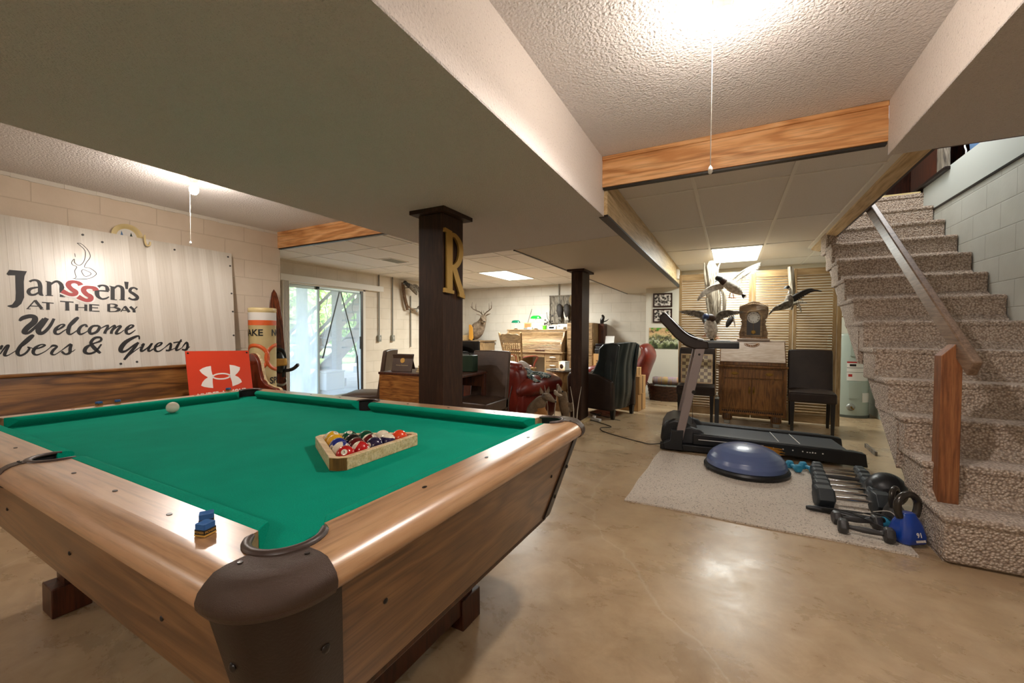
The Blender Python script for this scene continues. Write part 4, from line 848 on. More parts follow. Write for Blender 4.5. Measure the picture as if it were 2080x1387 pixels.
def uasign():
    F = frame((-4.08, 1.79, .55), (0, 1, 0), (-.12, 0, .45))
    t = thing('metal_sign', 'bright orange-red metal sign with a white crossed emblem standing on the pew', 'sign', (-4.1, 2.06, .55))
    inv = Matrix.Translation(-Vector(t.location))
    def put(m, name, mat): o = m.build(name, mat, t, flat=True); o.matrix_parent_inverse = inv; return o
    put(MB(F.copy()).prism([(.022, -.09), (.552, -.09), (.578, .4425), (.0445, .458)], -.006, 0), 'panel', 'sign_orange')
    m = MB(F.copy())
    for p in LET['UP']: m.prism(p, 0, .0012)
    strokes(m, LET['UR'], .0012); put(m, 'emblem', 'white_ink')
    for u, v in ((.062, .438), (.556, .424)):
        m = MB(F.copy()); m.prism([(u+.008*math.cos(a), v+.008*math.sin(a)) for a in [i*PI/5 for i in range(10)]], 0, .002); put(m, 'grommet', 'sight_dark')
    o = text_obj('UNDER ARMOUR', 'lettering', 'white_ink', .062, t, F @ Matrix.Translation((.295, .050, .001)) @ Matrix.Rotation(.015, 4, 'Z'), offset=.0016, sx=.86); o.matrix_parent_inverse = inv
uasign()
def buoy():
    t = thing('marker_buoy', 'upright white plastic channel buoy with orange bands and black letters by the pew', 'buoy', (-4.62, 2.76, .45))
    r = .135; m = MB(); m.lathe([(r, 0), (r, .93), (r+.004, .935), (r+.004, .97), (r, .975), (r-.012, .978), (r-.012, .96)], 40); m.build('cylinder', 'cream', t)
    def band(z0, z1, mat, nm): MB().lathe([(r+.001, z0), (r+.0015, z0), (r+.0015, z1), (r+.001, z1)], 40, caps=False).build(nm, mat, t)
    band(.84, .925, 'label_white', 'white_band'); band(.785, .84, 'orange', 'orange_band')
    def ring(ang, z, R1, w, nm):   # ring wrapped on the drum
        vs = []; n = 30
        for k in range(n):
            a = 2*PI*k/n
            for rr in (R1-w/2, R1+w/2):
                th = ang+rr*math.cos(a)/r; vs.append(((r+.0016)*math.cos(th), (r+.0016)*math.sin(th), z+rr*math.sin(a)))
        m = MB(); m._add(vs, [(2*k, 2*k+1, 2*((k+1) % n)+1, 2*((k+1) % n)) for k in range(n)]); m.build(nm, 'orange', t, thick=.001)
    view = math.atan2(-2.76, 4.62)
    ring(view-.62, .43, .135, .04, 'orange_ring'); ring(view+1.25, .43, .135, .04, 'orange_ring')
    def wraptext(s, ang, z, size):
        o = text_obj(s, 'lettering', 'black_ink', size, t, Matrix(), offset=.0025, extrude=.0004)
        for v in o.data.vertices:
            th = ang+v.co.x/r; v.co = Vector(((r+.002+v.co.z)*math.cos(th), (r+.002+v.co.z)*math.sin(th), z+v.co.y))
    wraptext('NO WAKE   NO WAKE', view+.35, .70, .10); wraptext('IDLE', view-1.1, .43, .10); wraptext('SPEED', view+1.5, .17, .10)
    MB().lathe([(.001, 0), (.16, 0), (.16, .03), (.001, .03)], 24, (0, 0, -.03)).build('foot_disc', 'sight_dark', t)
    MB().lathe([(.001, 0), (.15, 0), (.15, .42), (.001, .42)], 16, (0, 0, -.45)).build('plinth', 'cabinet_brown', t)
buoy()
def ski():
    t = thing('water_ski', 'tall pointed mahogany water ski with black bindings leaning in the wall corner', 'water ski', (-4.70, 3.02, .0))
    pf = [(-.075, 0), (-.085, .4), (-.088, .9), (-.08, 1.3), (-.055, 1.52), (-.028, 1.63), (0, 1.675), (.028, 1.63), (.055, 1.52), (.08, 1.3), (.088, .9), (.085, .4), (.075, 0)]
    T_ = Matrix.Rotation(R(-4.2), 4, 'Y') @ Matrix.Rotation(R(-8), 4, 'Z')
    sk = MB(T_).prism(pf, -.006, .008, 'x').build('blade', 'ski_wood', t, bevel=.003)
    o = MB(T_); o.tube(spline([(.01, -.05, .62), (.03, -.075, .78), (.05, -.05, .92), (.06, 0, .955), (.05, .05, .92), (.03, .075, .78), (.01, .05, .62)], 4), (.004, .02), 8); o.ball((.045, 0, .80), (.06, .062, .13), 16, 10); b = o.build('binding_boot', 'leather_green', t)
    MB(T_).box(.04, .112, -.066, .066, .755, .845).build('yellow_strap', 'strap_yellow', t, bevel=.02, seg=3)
    MB(T_).tube(spline([(.05, .04, .70), (.12, .07, .70), (.16, .11, .72), (.20, .15, .77)], 4), [(.03, .02)]*12+[(.006, .005)], 10).build('toe_flap', 'black_plastic', t)
    MB(T_).tube(spline([(.008, -.075, .60), (.05, -.06, .55), (.075, 0, .53), (.05, .06, .55), (.008, .075, .60)], 4), (.006, .02), 8).build('metal_hoop', 'galv', t)
    MB(T_).ball((.03, .01, .36), (.05, .075, .13), 16, 10).build('rear_boot', 'black_plastic', t)
    text_obj('CYPRESS', 'lettering', 'brass', .022, t, T_ @ frame((.0085, 0, 1.02), (0, 1, 0), (0, 0, 1)), extrude=.0003)
ski()
# ============================================================ CHAIRS AND SEATING
def parsons(loc, rz, lb, mat='leather_brown'):
    t = thing('dining_chair', lb, 'chair', loc, rz, group='brown leather dining chairs')
    w, d, zt = .455, .46, .49
    m = MB(); m.hexa([(-w/2, -d/2, zt-.125), (w/2, -d/2, zt-.125), (w/2, d/2, zt-.125), (-w/2, d/2, zt-.125)], [(-w/2, -d/2, zt-.012), (w/2, -d/2, zt-.012), (w/2, d/2, zt-.005), (-w/2, d/2, zt-.005)])
    m.build('seat_frame', mat, t, bevel=.018, seg=3)
    rs = []
    for k in range(9):
        f = k/8; rs.append([(x*(w/2-.006)*1, (y*(d/2-.006)), zt-.03+ (.03+.022*(1-abs(2*f-1)**2))*z) for x, y, z in ()])
    g = MB(); n = 10; vs = []; 
    for i in range(n+1):
        for j in range(n+1):
            u, v = i/n*2-1, j/n*2-1; vs.append((u*(w/2-.004), v*(d/2-.004), zt-.012+.026*(1-u**4)*(1-v**4)))
    g._add(vs, [(i*(n+1)+j, (i+1)*(n+1)+j, (i+1)*(n+1)+j+1, i*(n+1)+j+1) for i in range(n) for j in range(n)])
    g.build('seat', mat, t)
    # back: slightly reclined, top edge softly bowed
    n = 12; F, B_ = [], []
    m = MB(); rows = []
    for k in range(n+1):
        f = k/n; z = .36+(.965-.36)*f; y = d/2-.05+.075*f**1.6+.01*math.sin(f*PI); th = .062-.018*f
        row = []
        wd = w/2*(1.0 if f < .96 else .985)
        for s_ in range(13):
            u = s_/12*2-1; bow = -.012*(1-u*u); row.append((u*wd, y-th/2+bow*.6, z+(.008*(1-u*u) if k == n else 0)))
        for s_ in range(13):
            u = 1-s_/12*2; bow = -.012*(1-u*u); row.append((u*wd, y+th/2+bow*.3, z+(.008*(1-u*u) if k == n else 0)))
        rows.append(row)
    m.rings(rows); m.build('backrest', mat, t, bevel=.014, seg=3)
    for sx in (-1, 1):
        m = MB(); x = sx*(w/2-.035)
        m.hexa([(x-.015, -d/2+.02, 0), (x+.015, -d/2+.02, 0), (x+.015, -d/2+.05, 0), (x-.015, -d/2+.05, 0)], [(x-.022, -d/2+.012, .37), (x+.022, -d/2+.012, .37), (x+.022, -d/2+.057, .37), (x-.022, -d/2+.057, .37)]); m.build('leg', 'black_wood', t, bevel=.003)
        m = MB(); m.hexa([(x-.015, d/2+.03, 0), (x+.015, d/2+.03, 0), (x+.015, d/2+.06, 0), (x-.015, d/2+.06, 0)], [(x-.022, d/2-.06, .37), (x+.022, d/2-.06, .37), (x+.022, d/2-.015, .37), (x-.022, d/2-.015, .37)]); m.build('leg', 'black_wood', t, bevel=.003)
    return t
parsons((-2.285, 3.60, 0), R(0), 'brown leather dining chair behind the pool table, tucked at the oak desk by the post')
parsons((-3.62, 3.36, 0), R(-62), 'brown leather dining chair in front of the sliding door, beside the oak desk')
parsons((.875, 6.05, 0), R(-4), 'dark leather dining chair right of the secretary desk', 'leather_espresso')
parsons((-.39, 6.02, 0), R(2), 'dark leather dining chair left of the secretary desk, chessboard standing on it', 'leather_espresso')

# ---- oak desk with the things on it
def desk():
    t = thing('writing_desk', 'tiger-oak desk with dark top between the door and the nearer post', 'desk', (-2.70, 3.40, 0), R(4))
    MB().box(-.50, .46, -.29, .29, .735, .76).build('desktop', 'cabinet_brown', t, bevel=.004)
    MB().box(-.49, .06, -.285, -.262, .10, .737).build('front_panel', 'oak_desk', t, bevel=.003)
    MB().box(-.49, -.465, -.262, .28, .10, .737).build('side_panel', 'oak_desk', t, bevel=.003)
    for x in (-.47, .43):
        for y in (-.26, .26): MB().box(x-.02, x+.02, y-.02, y+.02, 0, .737).build('leg', 'cabinet_brown', t, bevel=.003)
    MB().box(-.45, .42, .24, .27, .60, .737).build('apron', 'cabinet_brown', t)
desk()
def rot_z(a, p): return Matrix.Translation(p) @ Matrix.Rotation(a, 4, 'Z')
t = thing('diploma_folder', 'dark brown embossed folder with gold seal standing on the oak desk', 'folder', (-2.98, 3.20, .761), R(6))
MB(Matrix.Rotation(R(-14), 4, 'X')).box(-.125, .125, -.006, .006, 0, .185).build('cover', 'leather_brown', t, bevel=.003)
MB(Matrix.Rotation(R(20), 4, 'X') @ Matrix.Translation((0, .075, -.02))).box(-.12, .12, -.004, .004, .02, .18).build('back_cover', 'leather_brown', t, bevel=.002)
MB(Matrix.Rotation(R(-14), 4, 'X') @ Matrix.Rotation(PI/2, 4, 'X')).lathe([(.001, .009), (.026, .009), (.028, .006)], 24, (0, .115, 0)).build('seal', 'gold_old', t)
text_obj('University of Northern Colorado'[:0]+'University of North Georgia'[:0]+'University of Central Arkansas', 'lettering', 'cream', .012, t, Matrix.Rotation(R(-14), 4, 'X') @ frame((0, -.0068, .065), (1, 0, 0), (0, 0, 1)), shear=.3, extrude=.0002)
bk = [('#8a7250', .16, .11, .018, 'pale wide book at the bottom of the stack on the oak desk'), ('#a5834c', .135, .10, .020, 'tan book in the stack on the oak desk, second from the bottom'), ('#c2a674', .12, .09, .026, 'thick cream book in the middle of the stack on the oak desk'), ('#9d7b50', .10, .08, .016, 'small tan book in the stack on the oak desk, second from the top'), ('#5a3a28', .10, .08, .010, 'thin dark red-brown book on top of the stack on the oak desk')]
z = .761
plain('page_edge', '#cbb78f', .8)
for i, (h_, w_, d_, th, lb) in enumerate(bk):
    plain('book_%d' % i, h_, .6); b = thing('book', lb, 'book', (-2.72+random.uniform(-.006, .006), 3.27, z), R(random.uniform(-5, 8)), group='books stacked on the oak desk')
    MB().box(-w_/2, w_/2, -d_/2, d_/2, 0, .002).box(-w_/2, w_/2, -d_/2, d_/2, th-.002, th).box(-w_/2, w_/2, d_/2-.003, d_/2, 0, th).build('cover', 'book_%d' % i, b); MB().box(-w_/2+.003, w_/2-.003, -d_/2+.003, d_/2-.003, .002, th-.002).build('pages', 'page_edge', b)
    z += th+.0005
def wicker(t, rx, ry, z0, z1, flare, mat1, nm='weave', rows=9, cols=44):
    rs = []
    for k in range(rows*3+1):
        f = k/(rows*3); z = z0+(z1-z0)*f; rg = []
        for i in range(cols):
            a = 2*PI*i/cols; e = 1+flare*f; ph = (k//3)
            rr_ = .006*math.sin(i*PI/2*1+ph*PI)*math.sin(PI*(k % 3+.5)/3)
            rg.append(((rx*e+rr_)*math.copysign(abs(math.cos(a))**.8, math.cos(a)), (ry*e+rr_)*math.copysign(abs(math.sin(a))**.8, math.sin(a)), z))
        rs.append(rg)
    m = MB(); m.rings(rs, caps=False); m._add(rs[0], [tuple(range(cols))]); return m.build(nm, mat1, t, thick=.006)
plain('wicker_light', '#b98d4e', .6, nb=(80, .3), vary=(40, '#8d6330')); plain('wicker_dark', '#4a2a17', .55, nb=(80, .3), vary=(40, '#2a160b'))
# dark stand with basket behind the desk
t = thing('side_stand', 'black stand with open shelf behind the oak desk, wicker basket on it', 'stand', (-3.05, 4.05, 0), R(5))
MB().box(-.10, .32, -.16, .16, .90, .92).box(-.10, .32, -.16, .16, .55, .57).build('shelf', 'charcoal', t, bevel=.003)
for x, y in ((-.08, -.14), (.30, -.14), (-.08, .14), (.30, .14)): MB().box(x-.015, x+.015, y-.015, y+.015, 0, .90).build('leg', 'charcoal', t)
MB().box(-.20, .36, .17, .20, .55, 1.06).build('back_panel', 'black_wood', t, bevel=.004)
t = thing('handled_basket', 'golden wicker basket with arched handle on the black stand', 'basket', (-2.97, 4.03, .92))
wicker(t, .105, .075, .004, .10, .32, 'wicker_light')
MB().tube(spline([(.14*math.cos(a), .112*math.sin(a), .105) for a in [i*PI/10 for i in range(20)]], 1, True), .010, 8, closed=True).build('rim', 'wicker_light', t)
MB().tube([(-.138*math.cos(a), 0, .10+.17*math.sin(a)) for a in [i*PI/14 for i in range(15)]], .006, 8).build('handle', 'wicker_light', t)
# dark green bag on the right end of the desk
t = thing('green_case', 'dark green upright case behind the nearer post beside the dining chair', 'case', (-2.52, 3.56, .761), R(5))
MB().box(-.05, .20, -.06, .06, 0, .17).build('body', 'bag_green', t, bevel=.008, seg=3); MB().tube(spline([(.02, 0, .17), (.05, 0, .20), (.11, 0, .20), (.14, 0, .17)], 4), .007, 8).build('handle', 'black_plastic', t)

# ---- cushions helper: rounded superellipsoid
def pad(m, cx, cy, cz, rx, ry, rz_, M=None, sq=.55, n=28, k=16): return m.ball((cx, cy, cz), (rx, ry, rz_), n, k, M, sq)
def sofa():
    t = thing('red_sofa', 'red leather rolled-arm sofa seen from behind past the brown dining chair', 'sofa', (-2.83, 5.02, 0), R(-8))
    pad(MB(), 0, -.28, .42, .62, .15, .37, Matrix.Rotation(R(6), 3, 'X'), .42).build('backrest', 'leather_red', t)
    pad(MB(), 0, -.33, .72, .58, .12, .09, None, .6).build('back_roll', 'leather_red', t)
    pad(MB(), -.3, .12, .42, .28, .36, .11, None, .5).build('seat_cushion', 'leather_red', t); pad(MB(), .22, .12, .42, .26, .36, .11, None, .5).build('seat_cushion', 'leather_red', t)
    MB().box(-.6, .6, -.25, .42, .08, .36).build('base', 'leather_red', t, bevel=.03, seg=3)
    for s in (-1, 1):
        m = MB(); P = [(s*.60, -.42, .40), (s*.60, -.30, .46), (s*.62, -.05, .49), (s*.62, .25, .49), (s*.61, .42, .45), (s*.6, .47, .40)]
        m.tube(spline(P, 4), [(.02, .03), (.13, .12), (.155, .135), (.155, .135), (.13, .12), (.03, .03)], 20); m.build('arm_roll', 'leather_red', t)
        pad(MB(), s*.58, .03, .25, .085, .42, .25, None, .4).build('arm_side', 'leather_red', t)
    for x in (-.5, .5):
        for y in (-.3, .36): MB().cyl((x, y, 0), (x, y, .10), .022, .03, 12).build('foot', 'black_wood', t)
    MB().tube(spline([(.47, -.45, .10), (.48, -.46, .3), (.50, -.42, .5), (.50, -.36, .68)], 4), .006, 8).build('piping', 'leather_brown', t)
sofa()
# throw blanket over the arm + white cushion
def blob_sheet(pts_fn, nu, nv, name, mat, lb, cat, th=.012):
    m = MB(); vs = [pts_fn(i/nu, j/nv) for i in range(nu+1) for j in range(nv+1)]
    m._add(vs, [(i*(nv+1)+j, (i+1)*(nv+1)+j, (i+1)*(nv+1)+j+1, i*(nv+1)+j+1) for i in range(nu) for j in range(nv)])
    o = m.build(name, mat, thick=th); return tag(o, lb, cat)
x = N('throw_print'); x.set(rough=.9); v = x.co(); f = x.noise(v, 16, 3, .6, 1.5); x.base(x.ramp(f, [(.38, '#2b3236'), (.46, '#4f6a68'), (.54, '#b9bcae'), (.62, '#3d4a52')], 'CONSTANT')); x.bump(x.noise(v, 40), .3, .005); MAT['throw_print'] = x.m
def thr(a, b):
    X = -2.50+.36*a+.02*math.sin(9*b); Y = 4.68+.30*b; z = .645+.035*math.sin(5*a+3*b)*(1-a*.5)-.10*max(0, a-.55)*2+.03*b
    return (X+.08*b, Y, z-.02*math.sin(12*b+4*a)*.6)
blob_sheet(thr, 16, 12, 'throw_blanket', 'throw_print', 'grey and teal patterned throw draped over the red sofa arm', 'blanket')
t_ = pad(MB(), 0, 0, 0, .12, .04, .10, None, .75).build('throw_pillow', 'cream' if False else 'label_white'); t_.location = (-2.50, 5.04, .67); t_.rotation_euler = (R(-18), R(24), R(-15)); tag(t_, 'pale cushion leaning in the corner of the red sofa', 'cushion')
t = thing('backpack_strap', 'black cap lying on the patterned throw', 'cap', (-2.50, 4.72, .72)); t.name = 'cap'
MB().ball((0, 0, .0), (.05, .045, .045), 16, 10).build('crown', 'black_plastic', t); MB().box(-.03, .03, -.09, -.03, -.02, -.014).build('brim', 'black_plastic', t, bevel=.004)

def recliner():
    t = thing('red_recliner', 'red leather recliner half hidden behind the green wing chair', 'recliner', (-1.66, 7.11, 0), R(0))
    P = [(.30, 0, .14), (.34, 0, .40), (.40, 0, .62), (.47, 0, .80), (.43, 0, .92), (.36, 0, .95)]
    MB().tube(spline(P, 4), [(.30, .08), (.31, .12), (.32, .13), (.33, .12), (.30, .09), (.22, .02)], 24, up=(1, 0, 0)).build('backrest', 'leather_red', t)
    pad(MB(), .33, 0, .60, .12, .29, .12, None, .6).build('back_cushion', 'leather_red', t)
    pad(MB(), -.05, 0, .40, .36, .27, .10, None, .5).build('seat', 'leather_red', t)
    for s in (-1, 1):
        MB().tube(spline([(-.48, s*.36, .42), (-.42, s*.36, .50), (-.1, s*.36, .54), (.28, s*.36, .54), (.36, s*.36, .48)], 4), [(.03, .03), (.10, .09), (.11, .10), (.11, .10), (.04, .04)], 18).build('arm_roll', 'leather_red', t)
        pad(MB(), -.06, s*.35, .26, .40, .075, .24, None, .4).build('arm_side', 'leather_red', t)
    MB().box(-.42, .34, -.30, .30, .06, .34).build('base', 'leather_red', t, bevel=.03, seg=3)
    MB().box(-.30, .25, -.25, .25, 0, .07).build('foot_frame', 'black_wood', t)
recliner()
def wing():
    t = thing('wing_chair', 'tall dark green leather wing chair with channelled back beside the second post', 'armchair', (-1.60, 5.86, 0), R(-14))
    # back shell with vertical channels, outer face towards +X
    rows = []; n = 14
    for k in range(n+1):
        f = k/n; z = .12+.91*f; xo = .30+.10*math.sin(f*PI*.5)*f+.02*math.sin(f*2*PI); row = []
        hw = .30+.035*math.sin(f*PI*.9)
        for s_ in range(29):
            u = s_/28*2-1; row.append((xo+.010*abs(math.sin(u*PI*2))+.006-.05*u*u, u*hw, z+(.012*(1-u*u) if f > .99 else 0)))
        for s_ in range(29):
            u = 1-s_/28*2; row.append((xo-.10-.035*u*u, u*hw, z+(.012*(1-u*u) if f > .99 else 0)))
        rows.append(row)
    MB().rings(rows).build('back_shell', 'leather_green', t, bevel=.008)
    pad(MB(), .19, 0, .74, .085, .25, .25, None, .5).build('back_cushion', 'leather_green', t)
    for s in (-1, 1):
        pf = [(.33, .45), (.40, 1.01), (.30, 1.035), (.17, 1.02), (.10, .95), (.09, .80), (.02, .66), (-.02, .60), (.10, .50)]
        MB().prism(pf, s*.30-.03, s*.30+.03, 'y').build('wing', 'leather_brown' if False else 'leather_green', t, bevel=.022, seg=3)
        pf = [(.33, .12), (.33, .52), (.10, .60), (-.10, .62), (-.36, .60), (-.40, .54), (-.38, .12)]
        MB().prism(pf, s*.31-.05, s*.31+.05, 'y').build('arm', 'leather_espresso', t, bevel=.025, seg=3)
    pad(MB(), -.06, 0, .42, .33, .26, .09, None, .5).build('seat_cushion', 'leather_green', t)
    MB().box(-.36, .30, -.26, .26, .12, .36).build('base', 'leather_espresso', t, bevel=.02)
    for x_ in (-.34, .30):
        for s in (-1, 1): MB().hexa([(x_-.02, s*.28-.02, 0), (x_+.02, s*.28-.02, 0), (x_+.02, s*.28+.02, 0), (x_-.02, s*.28+.02, 0)], [(x_-.03, s*.28-.03, .13), (x_+.03, s*.28-.03, .13), (x_+.03, s*.28+.03, .13), (x_-.03, s*.28+.03, .13)]).build('leg', 'black_wood', t)
wing()
def rocker():
    t = thing('press_back_chair', 'light oak press-back armchair with turned spindles at the roll-top desk', 'chair', (-3.72, 7.38, 0), R(-14))
    # back faces the camera; seat towards +Y
    MB().box(-.24, .24, -.20, .24, .43, .47).build('seat', 'oak_gold', t, bevel=.015, seg=3)
    for s in (-1, 1):
        MB().tube(spline([(s*.21, -.19, .46), (s*.235, -.23, .75), (s*.265, -.28, 1.0), (s*.28, -.31, 1.14), (s*.285, -.315, 1.17)], 4), [.020, .018, .021, .023, .012], 12).build('back_post', 'oak_gold_z', t)
        MB().tube(spline([(s*.25, -.22, .68), (s*.27, -.05, .70), (s*.30, .12, .70), (s*.29, .20, .66), (s*.24, .18, .56), (s*.22, .16, .46)], 4), [(.022, .012), (.026, .014), (.03, .014), (.024, .014), (.018, .014), (.015, .015)], 12).build('arm', 'mahogany', t)
        for y_ in (-.17, .20):
            MB().tube([(s*.19, y_, .44), (s*.21, y_*1.1, .22), (s*.23, y_*1.2, 0)], [.019, .024, .014], 12).build('leg', 'oak_gold_z', t)
        MB().tube([(s*.21, -.20, .2), (s*.21, .22, .2)], .010, 8).build('stretcher', 'oak_gold', t)
    rows = []
    for k in range(17):
        u = k/16*2-1; y_ = -.285+.045*(1-u*u)*-1; top = 1.115+.03*(1-u*u)+.008*math.cos(u*9); x_ = u*.262
        rows.append([(x_, y_-.010, .965+.0*u), (x_, y_+.010, .965), (x_, y_-.02+.010, top), (x_, y_-.02-.010, top)])
    MB().rings(rows).build('crest_rail', 'oak_gold', t, bevel=.004)
    for i in range(8):
        u = (i-3.5)/3.5; MB().tube([(u*.165, -.18, .46), (u*.175, -.225, .60), (u*.185, -.27, .80), (u*.195, -.31, .97)], [.008, .010, .008, .006], 8).build('spindle', 'oak_gold_z', t)
    MB().tube(spline([(-.25, -.24, .55+.02), (-.1, -.27, .57), (.1, -.27, .57), (.25, -.24, .57)], 4), .010, 8).build('lower_rail', 'oak_gold', t)
    pad(MB(), 0, .03, .49, .20, .18, .025, None, .6).build('seat_pad', 'pink_pad', t)
rocker()
def stump():
    t = thing('stump_table', 'tree-stump side table with pale slab top between the sofa and the second post', 'side table', (-2.27, 5.93, 0))
    rs = []
    for z, r in ((0, .20), (.1, .18), (.3, .165), (.5, .165), (.58, .17)):
        rs.append([(r*(1+.05*math.sin(3*a+1)+.03*math.sin(7*a))*math.cos(a), r*(1+.05*math.sin(3*a+1)+.03*math.sin(7*a))*math.sin(a), z) for a in [2*PI*i/36 for i in range(36)]])
    MB().rings(rs).build('trunk', 'stump_wood', t)
    P = [((.235+.035*math.sin(2*a+.5)+.02*math.sin(5*a))*math.cos(a), (.21+.03*math.sin(3*a))*math.sin(a)) for a in [2*PI*i/40 for i in range(40)]]
    MB().prism(P, .58, .605).build('top_slab', 'old_wood', t, bevel=.006)
    l = thing('lantern_box', 'small white cut-out lantern box with two glowing lights on the stump table', 'lantern', (-2.20, 5.83, .606), R(-20))
    b = MB(); b.box(-.065, .065, -.05, -.045, 0, .13).box(-.065, .065, .045, .05, 0, .13).box(-.065, -.06, -.045, .045, 0, .13).box(.06, .065, -.045, .045, 0, .13).box(-.065, .065, -.05, .05, 0, .006); b.build('box', 'white_paint', l, bevel=.002)
    MB().box(-.072, .072, -.056, .056, .125, .132).build('rim', 'white_paint', l)
    m = MB(Matrix.Rotation(PI/2, 4, 'X')); m.lathe([(.001, .052), (.034, .052), (.036, .050)], 24, (0, .058, 0)); m.build('emblem', 'sight_dark', l)
    for s in (-1, 1): MB().ball((s*.038, -.053, .098), (.008, .004, .008), 10, 8).build('light', 'candle_glow', l)
    light('lantern_glow', 'POINT', (-2.20, 5.74, .70), .5, (1, .7, .4), .01)
    o = MB().box(-.05, .05, -.018, .018, 0, .014).build('remote_control', 'black_plastic', bevel=.004); o.location = (-2.36, 5.80, .606); o.rotation_euler = (0, 0, -.4); tag(o, 'black remote control on the stump table left of the lantern', 'remote control')
    o = MB().box(-.04, .04, -.05, .05, 0, .012).build('booklet', 'label_white', bevel=.002); o.location = (-2.12, 5.95, .606); tag(o, 'pale booklet on the stump table right of the lantern', 'booklet')
stump()
# cardboard boxes
def carton(x, y, z, sx, sy, sz, rz, lb, grp=None):
    t = thing('cardboard_box', lb, 'box', (x, y, z), rz, group=grp)
    MB().box(-sx/2, sx/2, -sy/2, sy/2, 0, sz).build('body', 'cardboard', t, bevel=.004)
    MB().box(-sx/2-.001, sx/2+.001, -.025, .025, .01, sz+.001).build('tape', 'cardboard_dark', t)
    for (a, b_, w_) in ((-.3, .55, .4), (-.3, .4, .3), (-.3, .2, .5)): MB().box(sx*a, sx*(a+w_), -sy/2-.0012, -sy/2, sz*b_, sz*(b_+.07)).build('printing', 'cardboard_dark', t)
    return t
carton(-1.31, 6.44, 0, .30, .34, .25, R(-8), 'brown cardboard box on the floor beneath the others behind the wing chair')
carton(-1.31, 6.44, .251, .31, .34, .27, R(-5), 'brown cardboard box stacked in the middle behind the wing chair')
carton(-1.34, 6.44, .522, .26, .28, .12, R(-3), 'small brown cardboard box topmost behind the wing chair')
# ============================================================ FAR WALL FURNITURE
def rolltop():
    t = thing('rolltop_desk', 'wide oak roll-top desk with ribbed tambour against the far wall', 'desk', (-3.74, 8.33, 0)); W2 = .70
    # S-curved tambour of horizontal slats (y, z)
    P = spline([(-.36, .80, 0), (-.365, .86, 0), (-.345, .95, 0), (-.26, 1.03, 0), (-.20, 1.10, 0), (-.17, 1.17, 0), (-.12, 1.205, 0)], 6)
    m = MB(); n = 24
    for k in range(n):
        f0, f1 = k/n*(len(P)-1), (k+1)/n*(len(P)-1)
        def at(f):
            a = min(int(f), len(P)-2); return P[a].lerp(P[a+1], f-a)
        a, b = at(f0), at(f1); d = (b-a).normalized(); nn = Vector((-d.y, d.x, 0)); mid = (a+b)/2
        q = [a, mid+nn*.009, b, b-nn*.006, a-nn*.006]; m.prism([(v.x, v.y) for v in q], -W2+.05, W2-.05, 'x')
    m.build('tambour', 'oak_gold', t)
    m = MB()
    MB().box(-W2-.02, W2+.02, -.16, .36, 1.205, 1.235).build('top', 'oak_gold', t, bevel=.006)
    pf = [(-.38, .76)]+[(p.x-.02, p.y+.004) for p in P]+[(-.12, 1.21), (.34, 1.21), (.34, .76)]
    for s in (-1, 1): MB().prism(pf, s*(W2-.03)-.018, s*(W2-.03)+.018, 'x').build('side_gallery', 'oak_gold', t, bevel=.004)
    MB().box(-W2-.02, W2+.02, -.40, .36, .735, .765).build('writing_surface', 'oak_gold', t, bevel=.006)
    MB().box(-W2+.05, W2-.05, -.375, -.35, .765, .815).build('bottom_rail', 'oak_gold', t, bevel=.004)
    for x in (-.38, .20): MB().box(x-.11, x+.11, -.392, -.372, .785, .805).build('finger_pull', 'cabinet_brown', t, bevel=.004)
    MB().box(-W2+.03, W2-.03, .30, .34, .765, 1.2).build('back', 'oak_gold', t)
    for s in (-1, 1):
        x0, x1 = (W2-.40, W2-.02) if s > 0 else (-W2+.02, -W2+.40)
        MB().box(x0, x1, -.36, .34, 0, .735).build('pedestal', 'oak_gold_z', t, bevel=.004)
        for z0, z1 in ((.57, .72), (.10, .55)):
            d = MB().box(x0+.03, x1-.03, -.372, -.358, z0, z1).build('drawer_front', 'oak_gold', t, bevel=.004)
            xm, zm = (x0+x1)/2, z1-.07
            MB().tube(spline([(xm-.06, -.373, zm), (xm-.045, -.395, zm+.004), (xm+.045, -.395, zm+.004), (xm+.06, -.373, zm)], 4), [(.007, .007), (.01, .010), (.007, .007)], 8).build('handle', 'label_white', d)
    MB().box(-.30, .30, -.37, -.355, .65, .735).build('centre_drawer', 'oak_gold', t, bevel=.003)
rolltop()
# items on top of the roll-top (z = 1.235)
def lamp(x, y, z, s, mat, lb, h):
    t = thing('banker_lamp', lb, 'lamp', (x, y, z), R(-8))
    MB().lathe([(.001, 0), (.06*s, 0), (.06*s, .01), (.03*s, .02), (.012, .03)], 20).build('base', 'brass', t)
    MB().cyl((0, 0, .02), (0, 0, h), .006, n=8).build('stem', 'label_white', t)
    m = MB(); rs = []
    for k in range(13):
        x_ = (k/12*2-1)*.13*s; e = math.sqrt(max(0, 1-(x_/(.135*s))**4)); rs.append([(x_, .055*s*e*math.cos(a), h-.02+.07*s*e*math.sin(a)) for a in [i*PI/10 for i in range(11)]]+[(x_, (.052*s*e)*math.cos(a), h-.02+.064*s*e*math.sin(a)) for a in [PI-i*PI/10 for i in range(11)]])
    m.rings(rs); m.build('shade', mat, t)
lamp(-3.79, 8.28, 1.235, 1.0, 'lamp_green', 'bright green glass banker lamp in the middle of the roll-top desk', .26)
lamp(-4.27, 8.25, 1.235, .85, 'lamp_teal', 'dark green shaded small lamp at the left end of the roll-top desk', .17)
def put(name, lb, cat, x, y, z, sx, sy, sz, mat, rz=0, grp=None, bev=.003):
    o = MB().box(-sx/2, sx/2, -sy/2, sy/2, 0, sz).build(name, mat, bevel=bev); o.location = (x, y, z); o.rotation_euler = (0, 0, rz); return tag(o, lb, cat, grp)
